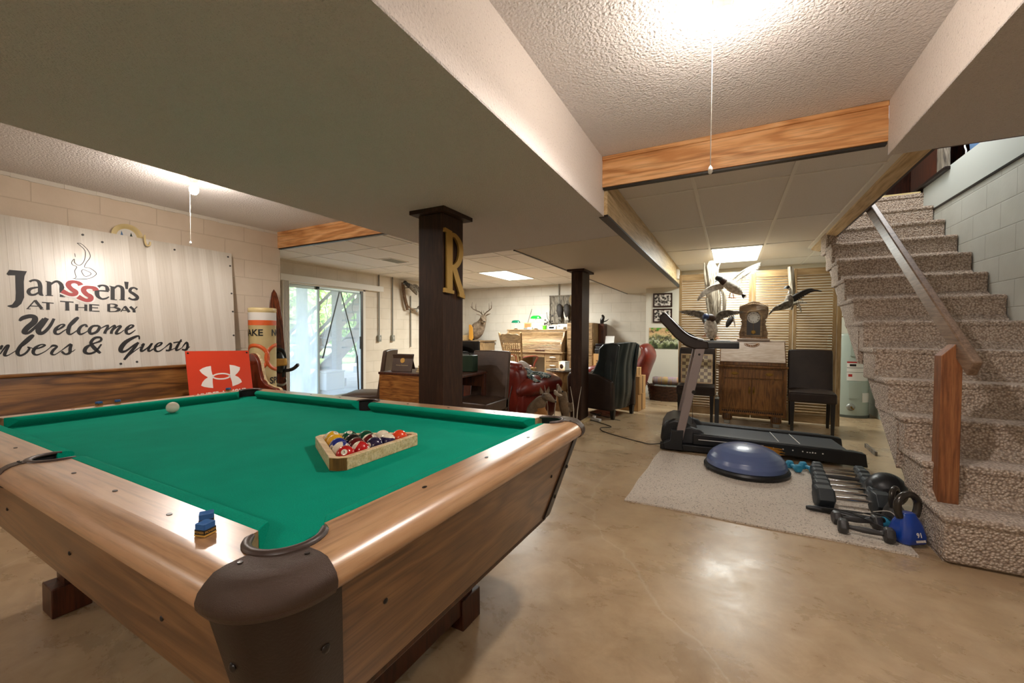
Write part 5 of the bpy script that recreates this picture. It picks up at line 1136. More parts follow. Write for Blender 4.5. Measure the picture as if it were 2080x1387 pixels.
t = thing('picture_frame', 'small wooden picture frame right of the dark green lamp on the roll-top desk', 'picture', (-4.03, 8.36, 1.236), R(5)); T_ = Matrix.Rotation(R(-8), 4, 'X')
MB(T_).box(-.085, .085, -.006, .006, 0, .15).build('frame', 'cardboard', t, bevel=.004); MB(T_).box(-.068, .068, -.008, -.005, .02, .13).build('picture', 'orange', t)
put('tray', 'clear plastic letter tray on the roll-top desk below the small picture', 'tray', -3.98, 8.22, 1.236, .12, .08, .035, 'galv', .1)
put('paper_stack', 'low stack of white papers left of the green lamp on the roll-top desk', 'papers', -3.62-.27, 8.20, 1.236, .10, .08, .05, 'label_white', .2)
put('tissue_box', 'white tissue box behind the green lamp on the roll-top desk', 'box', -3.68, 8.38, 1.236, .16, .10, .07, 'label_white', .1)
m = MB(); m.lathe([(.001, 0), (.04, 0), (.045, .085), (.040, .085), (.036, .01)], 20); o = m.build('green_cup', 'lime'); o.location = (-3.56, 8.24, 1.236); tag(o, 'bright lime green cup right of the green lamp on the roll-top desk', 'cup')
t = thing('desk_clock', 'white radio clock with dark display on the roll-top desk', 'clock', (-3.37, 8.24, 1.236), R(-6)); MB().box(-.09, .09, -.035, .035, 0, .075).build('case', 'label_white', t, bevel=.008); MB().box(-.07, .05, -.038, -.034, .02, .06).build('display', 'black_gloss', t)
t = thing('telephone', 'white desk telephone with handset at the right end of the roll-top desk', 'telephone', (-3.17, 8.26, 1.236), R(-10)); MB().box(-.08, .08, -.07, .07, 0, .06).build('base', 'white_gloss', t, bevel=.015, seg=3)
MB().tube(spline([(-.09, 0, .07), (-.08, 0, .095), (0, 0, .10), (.08, 0, .095), (.09, 0, .07)], 4), [(.022, .02), (.016, .012), (.022, .02)], 10).build('handset', 'white_gloss', t)
put('photo_card', 'small pale card behind the telephone on the roll-top desk', 'card', -3.12, 8.38, 1.236, .06, .02, .12, 'paper')
# barn-wood board with a pair of dark ducks hung on it, woven hat
def duckboard():
    t = thing('barnwood_board', 'grey weathered barn-wood panel with two hanging dark game birds on the far wall', 'panel', (-3.34, 8.72, 1.38))
    for i in range(5): MB().box(-.29+i*.112, -.29+i*.112+.109, -.01, .012, 0, .62).build('plank', 'old_wood', t, bevel=.003)
    for s in (-1, 1): MB().box(s*.285-.012, s*.285+.012, -.035, -.005, -.01, .63).build('edge_strip', 'old_wood', t)
    MB().box(-.30, .30, -.035, -.005, .605, .63).build('top_strip', 'old_wood', t)
    for x, nm in ((-.03, 'a'), (.14, 'b')):
        b = MB(); b.tube(spline([(x, -.07, .05), (x+.01, -.10, .15), (x+.01, -.11, .28), (x-.005, -.09, .38), (x, -.06, .42)], 4), [(.01, .01), (.05, .04), (.075, .055), (.06, .045), (.02, .02)], 16); q = b.build('hanging_bird', 'feather_dark', t)
        MB().ball((x, -.09, .40), (.035, .03, .03), 12, 8).build('head', 'head_dark', q)
        w = MB()
        for k in range(7): w.tube([(x-.05+.008*k, -.13, .33), (x-.045+.012*k, -.135, .18), (x-.02+.012*k, -.12, .06)], [(.006, .003), (.008, .003), (.003, .002)], 6)
        w.build('wing', 'feather_white' if nm == 'b' else 'feather_grey', q)
        MB().tube([(x, -.06, .42), (x+.01, -.03, .52)], .004, 6).build('cord', 'black_plastic', q)
duckboard()
t = thing('woven_hat', 'tan woven hat hung at the upper right of the weathered board', 'hat', (-3.02, 8.66, 1.86)); T_ = Matrix.Rotation(R(38), 4, 'Y') @ Matrix.Rotation(R(-60), 4, 'X')
MB(T_).lathe([(.001, .09), (.06, .088), (.085, .06), (.09, 0)], 24).build('crown', 'tan_leather', t); MB(T_).lathe([(.088, 0), (.15, -.02), (.16, .005), (.155, .01), (.088, .006)], 28).build('brim', 'tan_leather', t)
w = MB(); w.tube(spline([(-3.55, 8.45, 1.24), (-3.53, 8.44, 1.40), (-3.58, 8.44, 1.50), (-3.60, 8.45, 1.62)], 4), .006, 6)
for i in range(14):
    a = random.uniform(0, 6.28); z = random.uniform(1.30, 1.52); w.tube([(-3.55, 8.44, z), (-3.55+.09*math.cos(a), 8.44+.05*math.sin(a), z+.04)], .003, 5); w.ball((-3.55+.09*math.cos(a), 8.44+.05*math.sin(a), z+.04), (.022, .012, .014), 8, 6)
tag(w.build('dried_branch', 'sight_dark'), 'dark dried leafy branch standing in front of the weathered board', 'branch')
fr = MB(); fr.tube([(-4.22, 8.70, 1.33), (-4.10, 8.735, 1.72)], .004, 6); tag(fr.build('fishing_rod', 'conduit'), 'thin fishing rod leaning on the wall above the roll-top desk', 'rod')
# tall file / drawer cabinet
def filecab():
    t = thing('drawer_cabinet', 'tall pale oak four-drawer cabinet half hidden by the second post', 'cabinet', (-2.72, 8.40, 0))
    MB().box(-.28, .28, -.28, .30, .02, 1.37).build('body', 'oak_gold_z', t, bevel=.005)
    for k in range(4):
        d = MB().box(-.265, .265, -.292, -.278, .04+k*.333, .355+k*.333).build('drawer_front', 'oak_gold', t, bevel=.003); MB().box(-.05, .05, -.305, -.292, .18+k*.333, .20+k*.333).build('pull', 'dark_metal', d, bevel=.003)
filecab()
m = MB(); m.lathe([(.001, 0), (.035, 0), (.04, .02), (.04, .12), (.02, .16), (.022, .19), (.001, .19)], 18); o = m.build('ceramic_figure', 'denim'); o.location = (-2.66, 8.28, 1.372); tag(o, 'blue and white ceramic jar on the tall drawer cabinet', 'jar')
# dark hutch and printer to the right of the post
put('dark_hutch', 'dark brown hutch visible just right of the second post', 'cabinet', -2.375, 8.60, 0, .11, .26, 1.36, 'cabinet_brown')
d_ = MB(); d_.tube(spline([(-2.38, 8.55, 1.36), (-2.38, 8.55, 1.43), (-2.35, 8.54, 1.50), (-2.38, 8.53, 1.54)], 4), [(.035, .03), (.045, .04), (.03, .03), (.018, .02)], 12); d_.tube([(-2.34, 8.53, 1.40), (-2.28, 8.53, 1.42), (-2.23, 8.53, 1.46)], [(.02, .012), (.016, .01), (.004, .004)], 8); tag(d_.build('small_sculpture', 'sight_dark'), 'small dark bird sculpture on the hutch right of the second post', 'sculpture')
t = thing('printer', 'black printer with a white sheet standing on cardboard boxes behind the wing chair', 'printer', (-2.16, 8.20, .7515), R(0))
MB().box(-.22, .20, -.18, .18, 0, .10).build('base', 'black_plastic', t, bevel=.01); MB().box(-.21, .19, -.16, .18, .105, .20).build('body', 'black_gloss', t, bevel=.012, seg=3); MB().box(-.20, .18, -.185, -.165, .11, .15).build('tray', 'charcoal', t, bevel=.003)
MB(Matrix.Translation((0, .08, .2)) @ Matrix.Rotation(R(-20), 4, 'X')).box(-.08, .10, -.003, .003, 0, .16).build('paper_sheet', 'paper', t)
carton(-2.27, 8.20, .42, .26, .40, .33, R(2), 'cardboard box under the printer, the left of two side by side', 'boxes under the printer')
carton(-1.99, 8.20, .42, .26, .40, .33, R(-3), 'cardboard box under the printer, the right of two side by side', 'boxes under the printer')
put('low_table', 'low dark table under the printer boxes', 'table', -2.12, 8.20, 0, .58, .46, .418, 'cabinet_brown')
# oak cabinet with shoulder mount
t = thing('storage_cabinet', 'pale oak two-door cabinet in the far left corner under the deer mount', 'cabinet', (-5.40, 8.42, 0))
MB().box(-.34, .34, -.24, .24, 0, .95).build('body', 'oak_gold_z', t, bevel=.004); MB().box(-.38, .38, -.27, .26, .95, .975).build('top', 'oak_gold', t, bevel=.004)
for s in (-1, 1):
    d = MB().box(s*.17-.155, s*.17+.155, -.258, -.242, .10, .93).build('door', 'oak_gold_z', t, bevel=.004); MB().box(s*.17-.11, s*.17+.11, -.264, -.256, .16, .87).build('raised_panel', 'oak_gold_z', d, bevel=.006)
put('storage_box', 'pale box with printed label beside the deer mount on the oak cabinet', 'box', -5.60, 8.26, .976, .17, .12, .12, 'board_pine', .1)
put('grey_speaker', 'dark upright speaker behind the deer mount in the far corner', 'speaker', -5.60, 8.48, .976, .08, .12, .34, 'dark_metal', .1)
def deer():
    t = thing('deer_mount', 'whitetail deer shoulder mount with antlers standing on the oak cabinet', 'taxidermy deer', (-5.28, 8.25, .976))
    rs = spline([(-.10, .02, .26), (-.03, -.01, .28), (.05, -.02, .32), (.12, -.03, .38), (.17, -.03, .45), (.20, -.04, .52)], 4)
    # neck and chest swept from an oval back board
    secs = [((-.125, .02, .20), .15, .20, (1, -.1, .1)), ((-.06, .01, .22), .16, .205, (1, -.1, .15)), ((.02, -.01, .27), .14, .185, (1, -.1, .5)), ((.08, -.02, .34), .11, .14, (.8, -.1, .9)), ((.13, -.03, .42), .085, .105, (.6, -.1, 1)), ((.17, -.035, .50), .07, .085, (.5, -.1, 1)), ((.20, -.04, .56), .06, .07, (.6, -.1, .8)), ((.22, -.045, .60), .03, .03, (.7, -.1, .5))]
    rings = []
    for p, a, b, dr in secs:
        dr = Vector(dr).normalized(); s_ = Vector((0, 1, 0)); s_ = (s_-dr*s_.dot(dr)).normalized(); u = dr.cross(s_)*-1
        rings.append([tuple(Vector(p)+s_*(a*math.cos(q))+u*(b*math.sin(q))) for q in [2*PI*i/20 for i in range(20)]])
    b = MB().rings(rings).build('neck', 'fur_grey', t, sub=1)
    MB().tube(spline([(.17, -.06, .50), (.20, -.10, .53), (.25, -.15, .50), (.30, -.21, .455), (.325, -.24, .435)], 4), [(.055, .06), (.068, .072), (.055, .055), (.035, .035), (.026, .022)], 18).build('head', 'fur_grey', t, sub=1)
    MB().ball((.328, -.243, .437), (.022, .02, .016), 12, 8).build('nose', 'head_dark', t); MB().tube([(.22, -.14, .435), (.29, -.21, .425), (.315, -.23, .42)], [(.03, .015), (.022, .012), (.014, .01)], 10).build('white_muzzle', 'fur_white', t)
    for s in ((.205, -.155, .53), (.27, -.095, .535)): MB().ball(s, .011, 10, 8).build('eye', 'black_gloss', t)
    for s, o in ((-1, (.135, -.07, .57)), (1, (.235, -.02, .575))):
        MB().tube([o, (o[0]+s*.06, o[1]-.02, o[2]+.035), (o[0]+s*.13, o[1]-.02, o[2]+.05)], [(.012, .008), (.035, .010), (.006, .004)], 12).build('ear', 'fur_grey', t)
        # antler: beam sweeping out then forward and up, tines
        A0 = Vector((.185+s*.025, -.06, .60)); P = [A0, A0+Vector((s*.06, .0, .06)), A0+Vector((s*.15, -.03, .10)), A0+Vector((s*.235, -.07, .15)), A0+Vector((s*.25, -.11, .20))]
        a = MB(); a.tube(spline(P, 4), [.014, .013, .012, .010, .005], 8)
        a.tube(spline([P[0]+Vector((s*.012, 0, .02)), P[0]+Vector((s*.0, -.03, .06)), P[0]+Vector((0, -.03, .10))], 3), [.008, .006, .002], 6)
        a.tube(spline([P[2], P[2]+Vector((s*.01, -.01, .08)), P[2]+Vector((0, -.01, .17))], 3), [.010, .007, .002], 6)
        a.tube(spline([P[3], P[3]+Vector((s*.01, -.0, .08)), P[3]+Vector((s*.0, 0, .15))], 3), [.009, .006, .002], 6)
        a.build('antler', 'antler', t)
    MB(Matrix.Translation((-.125, .015, .20)) @ Matrix.Rotation(R(82), 4, 'Y') @ Matrix.Rotation(R(-16), 4, 'X')).lathe([(.001, -.045), (.155, -.045), (.165, -.03), (.16, -.01), (.001, -.01)], 32).build('back_board', 'board_pine', t)
    pl = MB(); pl.prism([(-.15, .02), (-.06, .0), (-.03, .06), (-.045, .30), (-.09, .37), (-.15, .37)], -.165, -.15, 'y'); pl.build('side_board', 'plug_yellow', t, bevel=.006)
deer()

t = thing('metal_case', 'tall narrow dark metal case with a chrome latch left of the secretary desk', 'case', (-.132, 5.90, 0)); MB().box(-.024, .024, -.05, .06, 0, .33).build('body', 'charcoal', t, bevel=.004); MB().box(-.026, .026, -.052, .062, .33, .345).build('lid', 'galv', t, bevel=.003); MB().tube(spline([(-.01, -.02, .345), (-.015, 0, .38), (.005, .02, .40), (.01, .04, .345)], 4), .008, 8).build('latch', 'chrome', t)
# ============================================================ LOUVERED PANELS
def louver_panel(x0, x1, lb, ya=0, shade=0):
    xc = (x0+x1)/2; w = x1-x0; t = thing('louvered_door', lb, 'folding door', (xc, 6.52, 0), ya, group='louvered folding panels standing as a screen')
    st = .038; H_ = 2.02
    for s in (-1, 1): MB().box(s*(w/2)-(st if s > 0 else 0), s*(w/2)+(0 if s > 0 else st), -.014, .014, .01, H_).build('stile', 'louver_wood_z', t, bevel=.002)
    for z0, z1 in ((.01, .12), (.66, .74), (H_-.085, H_)): MB().box(-w/2+st, w/2-st, -.013, .013, z0, z1).build('rail', 'louver_wood', t, bevel=.002)
    for za, zb in ((.12, .66), (.74, H_-.085)):
        m = MB(); n = int((zb-za)/.034)
        for k in range(n):
            z = za+(k+.5)*(zb-za)/n
            m.cb(0, 0, 0, w-2*st, .041, .005, Matrix.Translation((0, 0, z)) @ Matrix.Rotation(R(36), 4, 'X'))
        m.build('slats', 'louver_wood', t)
louver_panel(-.665, -.205, 'pale louvered wooden panel at the left end, beneath the lower flying duck')
louver_panel(-.200, .262, 'pale louvered wooden panel directly behind the carved clock and upper duck')
louver_panel(.268, .728, 'pale louvered wooden panel between the carved clock and the pintail duck')
louver_panel(.734, 1.19, 'shaded louvered wooden panel at the right end beside the water heater')
MB_ = MB().box(1.195, 1.24, 6.49, 6.56, 0, 2.03).build('panel_post', 'louver_wood_z', bevel=.003); tag(MB_, 'slim vertical wooden post at the right end of the louvered panels', 'post')

# ============================================================ SECRETARY DESK, CLOCK
def secretary():
    t = thing('secretary_desk', 'brown drop-front secretary desk with slanted lid in front of the louvered panels', 'desk', (.255, 6.20, 0))
    hw = .375
    MB().box(-hw+.015, hw-.015, -.17, .20, .16, .735).build('body', 'secretary_wood', t, bevel=.004)
    for s in (-1, 1): MB().box(s*(hw-.018)-.018, s*(hw-.018)+.018, -.195, .21, .13, .74).build('corner_post', 'secretary_wood', t, bevel=.006)
    MB().box(-hw-.01, hw+.01, -.22, .21, .735, .765).build('shelf_molding', 'secretary_wood', t, bevel=.009, seg=3)
    MB().prism([(-.20, .765), (.21, .765), (.21, 1.055), (-.01, 1.055), (-.20, .80)], -hw+.01, hw-.01, 'x').build('lid_case', 'secretary_wood', t, bevel=.003)
    d = MB(); v = Vector((0, .19, .255)); nrm = Vector((0, -.255, .19)).normalized()
    F = frame((0, -.205, .80), (1, 0, 0), v); d = MB(F); d.box(-hw+.02, hw-.02, .0, .312, .002, .018); lid = d.build('lid', 'secretary_top', t, bevel=.004)
    MB().box(-hw+.005, hw-.005, -.02, .215, 1.055, 1.075).build('top_board', 'secretary_top', t, bevel=.005)
    c_ = MB(F); n = 26; P = [(.085*math.cos(a)*1.0, .283+.05*math.sin(a), .02) for a in [PI+i*PI/n for i in range(n+1)]]
    c_.tube(P, .004, 6); c_.tube([(-.085, .283, .02), (.085, .283, .02)], .004, 6)
    for i in range(7):
        a = PI+PI*(i+.5)/7; c_.ball((.06*math.cos(a), .283+.032*math.sin(a), .02), (.013, .010, .006), 8, 6)
    c_.build('carved_shell', 'secretary_wood', lid)
    dr = MB().box(-hw+.05, hw-.05, -.186, -.17, .60, .715).build('drawer', 'secretary_wood', t, bevel=.005)
    for s in (-1, 1):
        h_ = MB(); x = s*.19; h_.prism([(x-.05, .655), (x-.03, .672), (x, .68), (x+.03, .672), (x+.05, .655), (x+.02, .645), (x, .638), (x-.02, .645)], -.190, -.187, 'y'); h_.tube(spline([(x-.03, -.19, .662), (x-.02, -.205, .645), (x+.02, -.205, .645), (x+.03, -.19, .662)], 3), .003, 6); h_.build('bail_pull', 'brass', dr)
    for s in (-1, 1):
        db = MB().box(.003 if s > 0 else -hw+.05, hw-.05 if s > 0 else -.003, -.185, -.17, .20, .585).build('door', 'secretary_wood', t, bevel=.004)
        h_ = MB(); x = s*.024; h_.ball((x, -.19, .45), (.012, .006, .05), 10, 8); h_.ball((x, -.20, .44), (.006, .008, .014), 8, 6); h_.build('drop_pull', 'brass', db)
    MB().box(-hw+.02, hw-.02, -.19, .19, .135, .165).build('base_rail', 'secretary_wood', t, bevel=.004)
    m = MB()
    for i in range(30): m.box(-hw+.05+i*.0223, -hw+.061+i*.0223, -.195, -.186, .165, .185)
    m.build('dentil_strip', 'brown_trim', t)
    for s in (-1, 1):
        for y in (-.15, .16):
            f = MB(); f.ball((s*.27, y, .095), (.06, .045, .055), 16, 10, None, .6); ft = f.build('foot', 'secretary_wood', t)
            g = MB()
            for k in range(5): g.box(s*.27-.045+k*.02, s*.27-.037+k*.02, y-.05, y-.04, .065, .13)
            g.build('reeding', 'brown_trim', ft); MB().box(s*.27-.035, s*.27+.035, y-.03, y+.03, 0, .045).build('caster_cup', 'galv', ft, bevel=.004)
secretary()
def clock():
    t = thing('mantel_clock', 'carved oak gingerbread mantel clock with round dial and pendulum on the secretary desk', 'clock', (.272, 6.24, 1.0765))
    MB().box(-.185, .185, -.075, .075, 0, .028).build('plinth', 'secretary_top', t, bevel=.005); MB().box(-.16, .16, -.065, .065, .028, .045).build('base', 'secretary_wood', t, bevel=.004)
    top = [(-.155, .045), (-.165, .09), (-.145, .16), (-.13, .22), (-.145, .25), (-.13, .27), (-.155, .30), (-.165, .36), (-.165, .43), (-.14, .46), (-.10, .475), (-.06, .50), (0, .515), (.06, .50), (.10, .475), (.14, .46), (.165, .43), (.165, .36), (.155, .30), (.13, .27), (.145, .25), (.13, .22), (.145, .16), (.165, .09), (.155, .045)]
    case = MB().prism(top, -.03, -.012, 'y').build('carved_front', 'oak_gold', t, bevel=.004)
    m = MB(); rnd = random.Random(5)
    for s in (-1, 1):
        for i in range(26):
            z = .07+i*.0155; x = s*(.118+.012*math.sin(i*1.1)+(.015 if z > .3 else 0)); m.tube(spline([(x-.018, -.034, z), (x, -.04, z+.010), (x+.018*s, -.034, z+.002)], 3), .0035, 5)
        for i in range(9):
            a = i/9*PI/2; 
            m.tube(spline([(s*.03, -.034, .40+.01*i), (s*(.05+.07*math.cos(a)), -.04, .40+.07*math.sin(a)), (s*(.07+.08*math.cos(a)), -.034, .385+.10*math.sin(a))], 3), .004, 5)
    for i in range(7): m.ball((-.06+.02*i, -.035, .465+.012*math.cos((i-3)*.6)), (.011, .008, .011), 8, 6)
    m.build('scroll_carving', 'oak_gold', case)
    MB().box(-.115, .115, -.012, .06, .045, .41).build('case_box', 'secretary_wood', t, bevel=.003)
    oct_ = [(-.098, .055), (.098, .055), (.098, .335), (.055, .395), (-.055, .395), (-.098, .335)]; inn = [(-.076, .072), (.076, .072), (.076, .325), (.045, .372), (-.045, .372), (-.076, .325)]
    m = MB(); m.rings([[(x, -.05, z) for x, z in oct_], [(x, -.05, z) for x, z in inn], [(x, -.03, z) for x, z in inn], [(x, -.03, z) for x, z in oct_]], caps=False, closed=True); dd = m.build('door_frame', 'oak_gold', t, bevel=.002)
    MB().prism(inn, -.034, -.031, 'y').build('dark_backing', 'sight_dark', dd)
    F = frame((0, -.0345, .30), (1, 0, 0), (0, 0, 1)); m = MB(F); m.lathe([(.001, .003), (.070, .003), (.073, 0)], 36); di = m.build('dial', 'white_paint', t)
    for k, s in enumerate(['XII', 'I', 'II', 'III', 'IIII', 'V', 'VI', 'VII', 'VIII', 'IX', 'X', 'XI']):
        a = PI/2-k*PI/6; text_obj(s, 'numeral', 'black_ink', .020, di, F @ Matrix.Translation((.055*math.cos(a), .055*math.sin(a), .0034)) @ Matrix.Rotation(a-PI/2, 4, 'Z'), offset=.0004, extrude=.0002)
    m = MB(F); m.prism([(-.001, 0), (.001, 0), (-.018, -.036)], .0036, .0042); m.prism([(0, .0015), (0, -.0015), (-.036, -.016)], .0036, .0042); m.build('clock_hand', 'black_ink', di)
    m = MB(); m.tube([(0, -.036, .24), (0, -.036, .13)], .0015, 6); m.build('pendulum_rod', 'brass', t)
    m = MB(frame((0, -.037, .11), (1, 0, 0), (0, 0, 1))); m.lathe([(.001, .004), (.018, .004), (.02, 0)], 20)
    for i in range(8): m.ball((.022*math.cos(i*PI/4), .022*math.sin(i*PI/4), .001), (.007, .007, .003), 8, 6)
    m.build('pendulum_bob', 'brass', t)
clock()
# chessboard on the left chair
def chess():
    t = thing('chessboard', 'wooden chessboard propped upright on the left dark chair', 'chessboard', (-.375, 5.86, .515), R(4), rot=(R(-10), 0, R(4)))
    x = N('chess_squares'); x.set(rough=.35); ck = x.n('ShaderNodeTexChecker'); x.l(x.co((1, 1, 1), loc=(.0, .0, .0)), ck.inputs[0]); ck.inputs['Scale'].default_value = 1/.0435
    ck.inputs['Color1'].default_value = c('#d5c69c'); ck.inputs['Color2'].default_value = c('#84705a'); x.base(ck.outputs[0]); MAT['chess_squares'] = x.m
    MB().box(-.19, .19, -.012, .008, 0, .385).build('border', 'pine_light', t, bevel=.003)
    o = MB().box(-.174, .174, -.0008, .0008, -.174, .174).build('squares', 'chess_squares', t); o.location = (0, -.0135, .193)
chess()

# ============================================================ PICTURES ON THE RETURN WALL
def photo_mat():
    x = N('old_photo'); x.set(rough=.3); v = x.co(); f = x.vor(v, 24); g = x.noise(v, 30, 4, .7)
    x.base(x.ramp(x.math('ADD', x.math('MULTIPLY', f, .6), x.math('MULTIPLY', g, .7)), [(.48, '#171412'), (.60, '#5f5952'), (.78, '#d3cdc3')])); MAT['old_photo'] = x.m
    x = N('landscape_print'); x.set(rough=.35)
    v = x.co(); sp = x.n('ShaderNodeSeparateXYZ'); x.l(v, sp.inputs[0]); f = x.math('ADD', x.math('MULTIPLY', sp.outputs[2], 2.4), x.math('MULTIPLY', x.math('SUBTRACT', x.noise(v, 9, 5, .6), .5), 1.1))
    a = x.ramp(x.math('ADD', f, .5), [(.12, '#2f3a22'), (.30, '#7f8a5e'), (.40, '#c2c7a8'), (.46, '#3b3f2c'), (.56, '#9c9a6a'), (.68, '#d4b484'), (.84, '#b9966a'), (.95, '#4f8f2e')])
    d = x.ramp(x.noise(x.co(loc=(.3, 0, .1)), 12, 5, .7, 1), [(.56, (0, 0, 0, 1)), (.60, (1, 1, 1, 1))]); x.base(x.mix(x.math('MULTIPLY', d, .75), a, '#26251f')); MAT['landscape_print'] = x.m
photo_mat()
for z, lb in ((1.765, 'upper framed black-and-white group photograph on the wall beside the louvered panels'), (1.485, 'lower framed black-and-white photograph, partly behind the treadmill console')):
    t = thing('picture_frame', lb, 'picture', (-1.08, 7.868, z), group=None); w, h_ = .165, .125
    m = MB(); m.rings([[(x*w, -.001, y*h_) for x, y in ((-1, -1), (1, -1), (1, 1), (-1, 1))], [(x*w, -.022, y*h_) for x, y in ((-1, -1), (1, -1), (1, 1), (-1, 1))], [(x*(w-.025), -.016, y*(h_-.025)) for x, y in ((-1, -1), (1, -1), (1, 1), (-1, 1))], [(x*(w-.025), -.001, y*(h_-.025)) for x, y in ((-1, -1), (1, -1), (1, 1), (-1, 1))]], caps=False, closed=True)
    m.build('frame', 'photo_frame', t); MB().box(-w+.02, w-.02, -.008, -.002, -h_+.02, h_-.02).build('photograph', 'old_photo', t)
o = MB().box(-.25, .25, -.003, 0, -.19, .19).build('poster', 'landscape_print'); o.location = (-1.06, 7.867, 1.075); tag(o, 'unframed green and brown landscape print taped to the wall', 'poster')
# wicker basket with rolled blankets
t = thing('blanket_basket', 'dark oval wicker basket of rolled blankets by the wall near the louvered panels', 'basket', (-.97, 7.62, 0)); wicker(t, .27, .20, .0, .26, .14, 'wicker_dark')
for s in (-1, 1): MB().tube(spline([(s*.29, -.07, .24), (s*.34, -.05, .29), (s*.345, 0, .31), (s*.34, .05, .29), (s*.29, .07, .24)], 3), .010, 8).build('handle', 'wicker_dark', t)
x = N('madras'); x.set(rough=.9); v = x.co(); f = x.noise(x.co((7, 1, 1)), 3, 2); g = x.noise(x.co((1, 14, 14)), 3, 2); x.base(x.mix(.45, x.ramp(f, [(.3, '#b8643c'), (.42, '#c9a43e'), (.5, '#8a6a94'), (.6, '#a8988a'), (.7, '#c86a3a')]), x.ramp(g, [(.3, '#7d6484'), (.5, '#a79a8c'), (.7, '#6f8a5c')]))); x.bump(x.noise(v, 60), .3, .003); MAT['madras'] = x.m
plain('blanket_dull', '#8f8a72', .9, nb=(50, .3), vary=(12, '#5d6b70'))
def roll(lb, x0, x1, y, z, r, mat):
    m = MB(); rs = []
    for k in range(15):
        xx = x0+(x1-x0)*k/14; e = 1 if 0 < k < 14 else .86; rs.append([(xx, y+r*e*(1+.03*math.sin(k*2.1))*math.cos(a), z+r*e*.85*(1+.03*math.sin(k*1.3))*math.sin(a)) for a in [2*PI*i/20 for i in range(20)]])
    m.rings(rs); tag(m.build('rolled_blanket', mat), lb, 'blanket')
roll('bright madras plaid blanket rolled on top of the wicker basket', -1.19, -.72, 7.60, .335, .085, 'madras')
roll('muted grey-tan blanket rolled inside the wicker basket', -1.16, -.76, 7.56, .20, .085, 'blanket_dull')
# ============================================================ MOUNTED WATERFOWL
def wing_mesh(arm, dirs, nf=16, lmin=.07, lmax=.16, wd=.013, th=.0015):
    """arm: points from shoulder to tip; dirs: feather direction at shoulder, mid, tip"""
    A = spline(arm, 6); m = MB(); D = [Vector(d).normalized() for d in dirs]
    nrm = (Vector(A[-1])-Vector(A[0])).cross(D[0]).normalized()
    for i in range(nf):
        f = i/(nf-1); g = f*(len(A)-1); a = min(int(g), len(A)-2); p = A[a].lerp(A[a+1], g-a)
        d = D[0].lerp(D[1], f*2) if f < .5 else D[1].lerp(D[2], f*2-1)
        d.normalize(); L = lmin+(lmax-lmin)*f; s = d.cross(nrm).normalized(); o = nrm*(.0012*(i % 3)+.0006*i)
        w = wd*(1.15-.4*f); q = [p+o-s*w*.5, p+o+d*L*.35-s*w, p+o+d*L*.8-s*w*.8, p+o+d*L, p+o+d*L*.8+s*w*.8, p+o+d*L*.35+s*w, p+o+s*w*.5]
        k = len(q); vs = [v+nrm*th for v in q]+[v-nrm*th for v in q]
        m._add([tuple(v) for v in vs], [tuple(range(k)), tuple(range(2*k-1, k-1, -1))]+[(j, (j+1) % k, k+(j+1) % k, k+j) for j in range(k)])
    # coverts: shorter row
    for i in range(nf):
        f = i/(nf-1)*.9; g = f*(len(A)-1); a = min(int(g), len(A)-2); p = A[a].lerp(A[a+1], g-a)
        d = (D[0].lerp(D[1], f)).normalized(); L = lmin*.55; s = d.cross(nrm).normalized(); w = wd*1.1
        q = [p-s*w, p+d*L-s*w*.7, p+d*L*1.2, p+d*L+s*w*.7, p+s*w]; k = 5; vs = [v+nrm*.006 for v in q]+[v-nrm*.004 for v in q]
        m._add([tuple(v) for v in vs], [tuple(range(k)), tuple(range(2*k-1, k-1, -1))]+[(j, (j+1) % k, k+(j+1) % k, k+j) for j in range(k)])
    m.tube(A, [(.020, .016), (.016, .012), (.010, .008), (.004, .004)], 10)
    return m
def bird(name, lb, cat, loc, body, brad, bmat, head, hr_, hmat, bill, billmat, wings, tail=None, wmat='feather_grey', neck=None, nmat=None, feet=None, wire=None):
    t = thing(name, lb, cat, loc)
    b = MB().tube(spline(body, 4), brad, 18).build('body', bmat, t, sub=1)
    if neck: MB().tube(spline(neck[0], 4), neck[1], 14).build('neck', nmat or hmat, t, sub=1)
    h_ = MB().ball(head, hr_, 18, 12).build('head', hmat, t)
    MB().tube([head, Vector(head).lerp(Vector(bill), .6), bill], [(.014, .014), (.013, .009), (.010, .004)], 10).build('bill', billmat, t)
    for w in wings: wing_mesh(*w[:2], **(w[2] if len(w) > 2 else {})).build('wing', w[3] if len(w) > 3 else wmat, t)
    if tail:
        m = MB(); p = Vector(tail[0]); d = Vector(tail[1])
        for i in range(7):
            a = (i-3)*.14; dd = Matrix.Rotation(a, 3, 'Y') @ d; m.tube([p, p+dd*.6, p+dd], [(.006, .003), (.010, .003), (.002, .002)], 6)
        m.build('tail', 'feather_dark', t)
    for w_ in (wire or []): MB().tube([w_[0], w_[1]], .006, 8).build('mount_wire', 'dark_metal', t)
    for f in (feet or []):
        m = MB(); p, q = Vector(f[0]), Vector(f[1]); m.tube([p, q], .005, 6)
        for s in (-.025, 0, .025): m.tube([q, q+Vector((s, -.03, -.02))], [(.004, .004), (.012, .003)], 6)
        m.build('foot', 'foot_orange', t)
    return t
def logm(name, lb, loc, secs, mat, extra=()):
    t = thing(name, lb, 'driftwood', loc)
    rs = []; rnd = random.Random(len(lb))
    for (x, y, z), rx, ry in secs:
        rs.append([(x+rx*(1+.18*math.sin(3*a+z*9)+.1*math.sin(7*a+z*4))*math.cos(a), y+ry*(1+.15*math.sin(4*a+z*7))*math.sin(a), z) for a in [2*PI*i/30 for i in range(30)]])
    MB().rings(rs).build('trunk', mat, t)
    for P, r in extra: MB().tube(spline(P, 4), r, 8).build('root', mat, t)
    return t
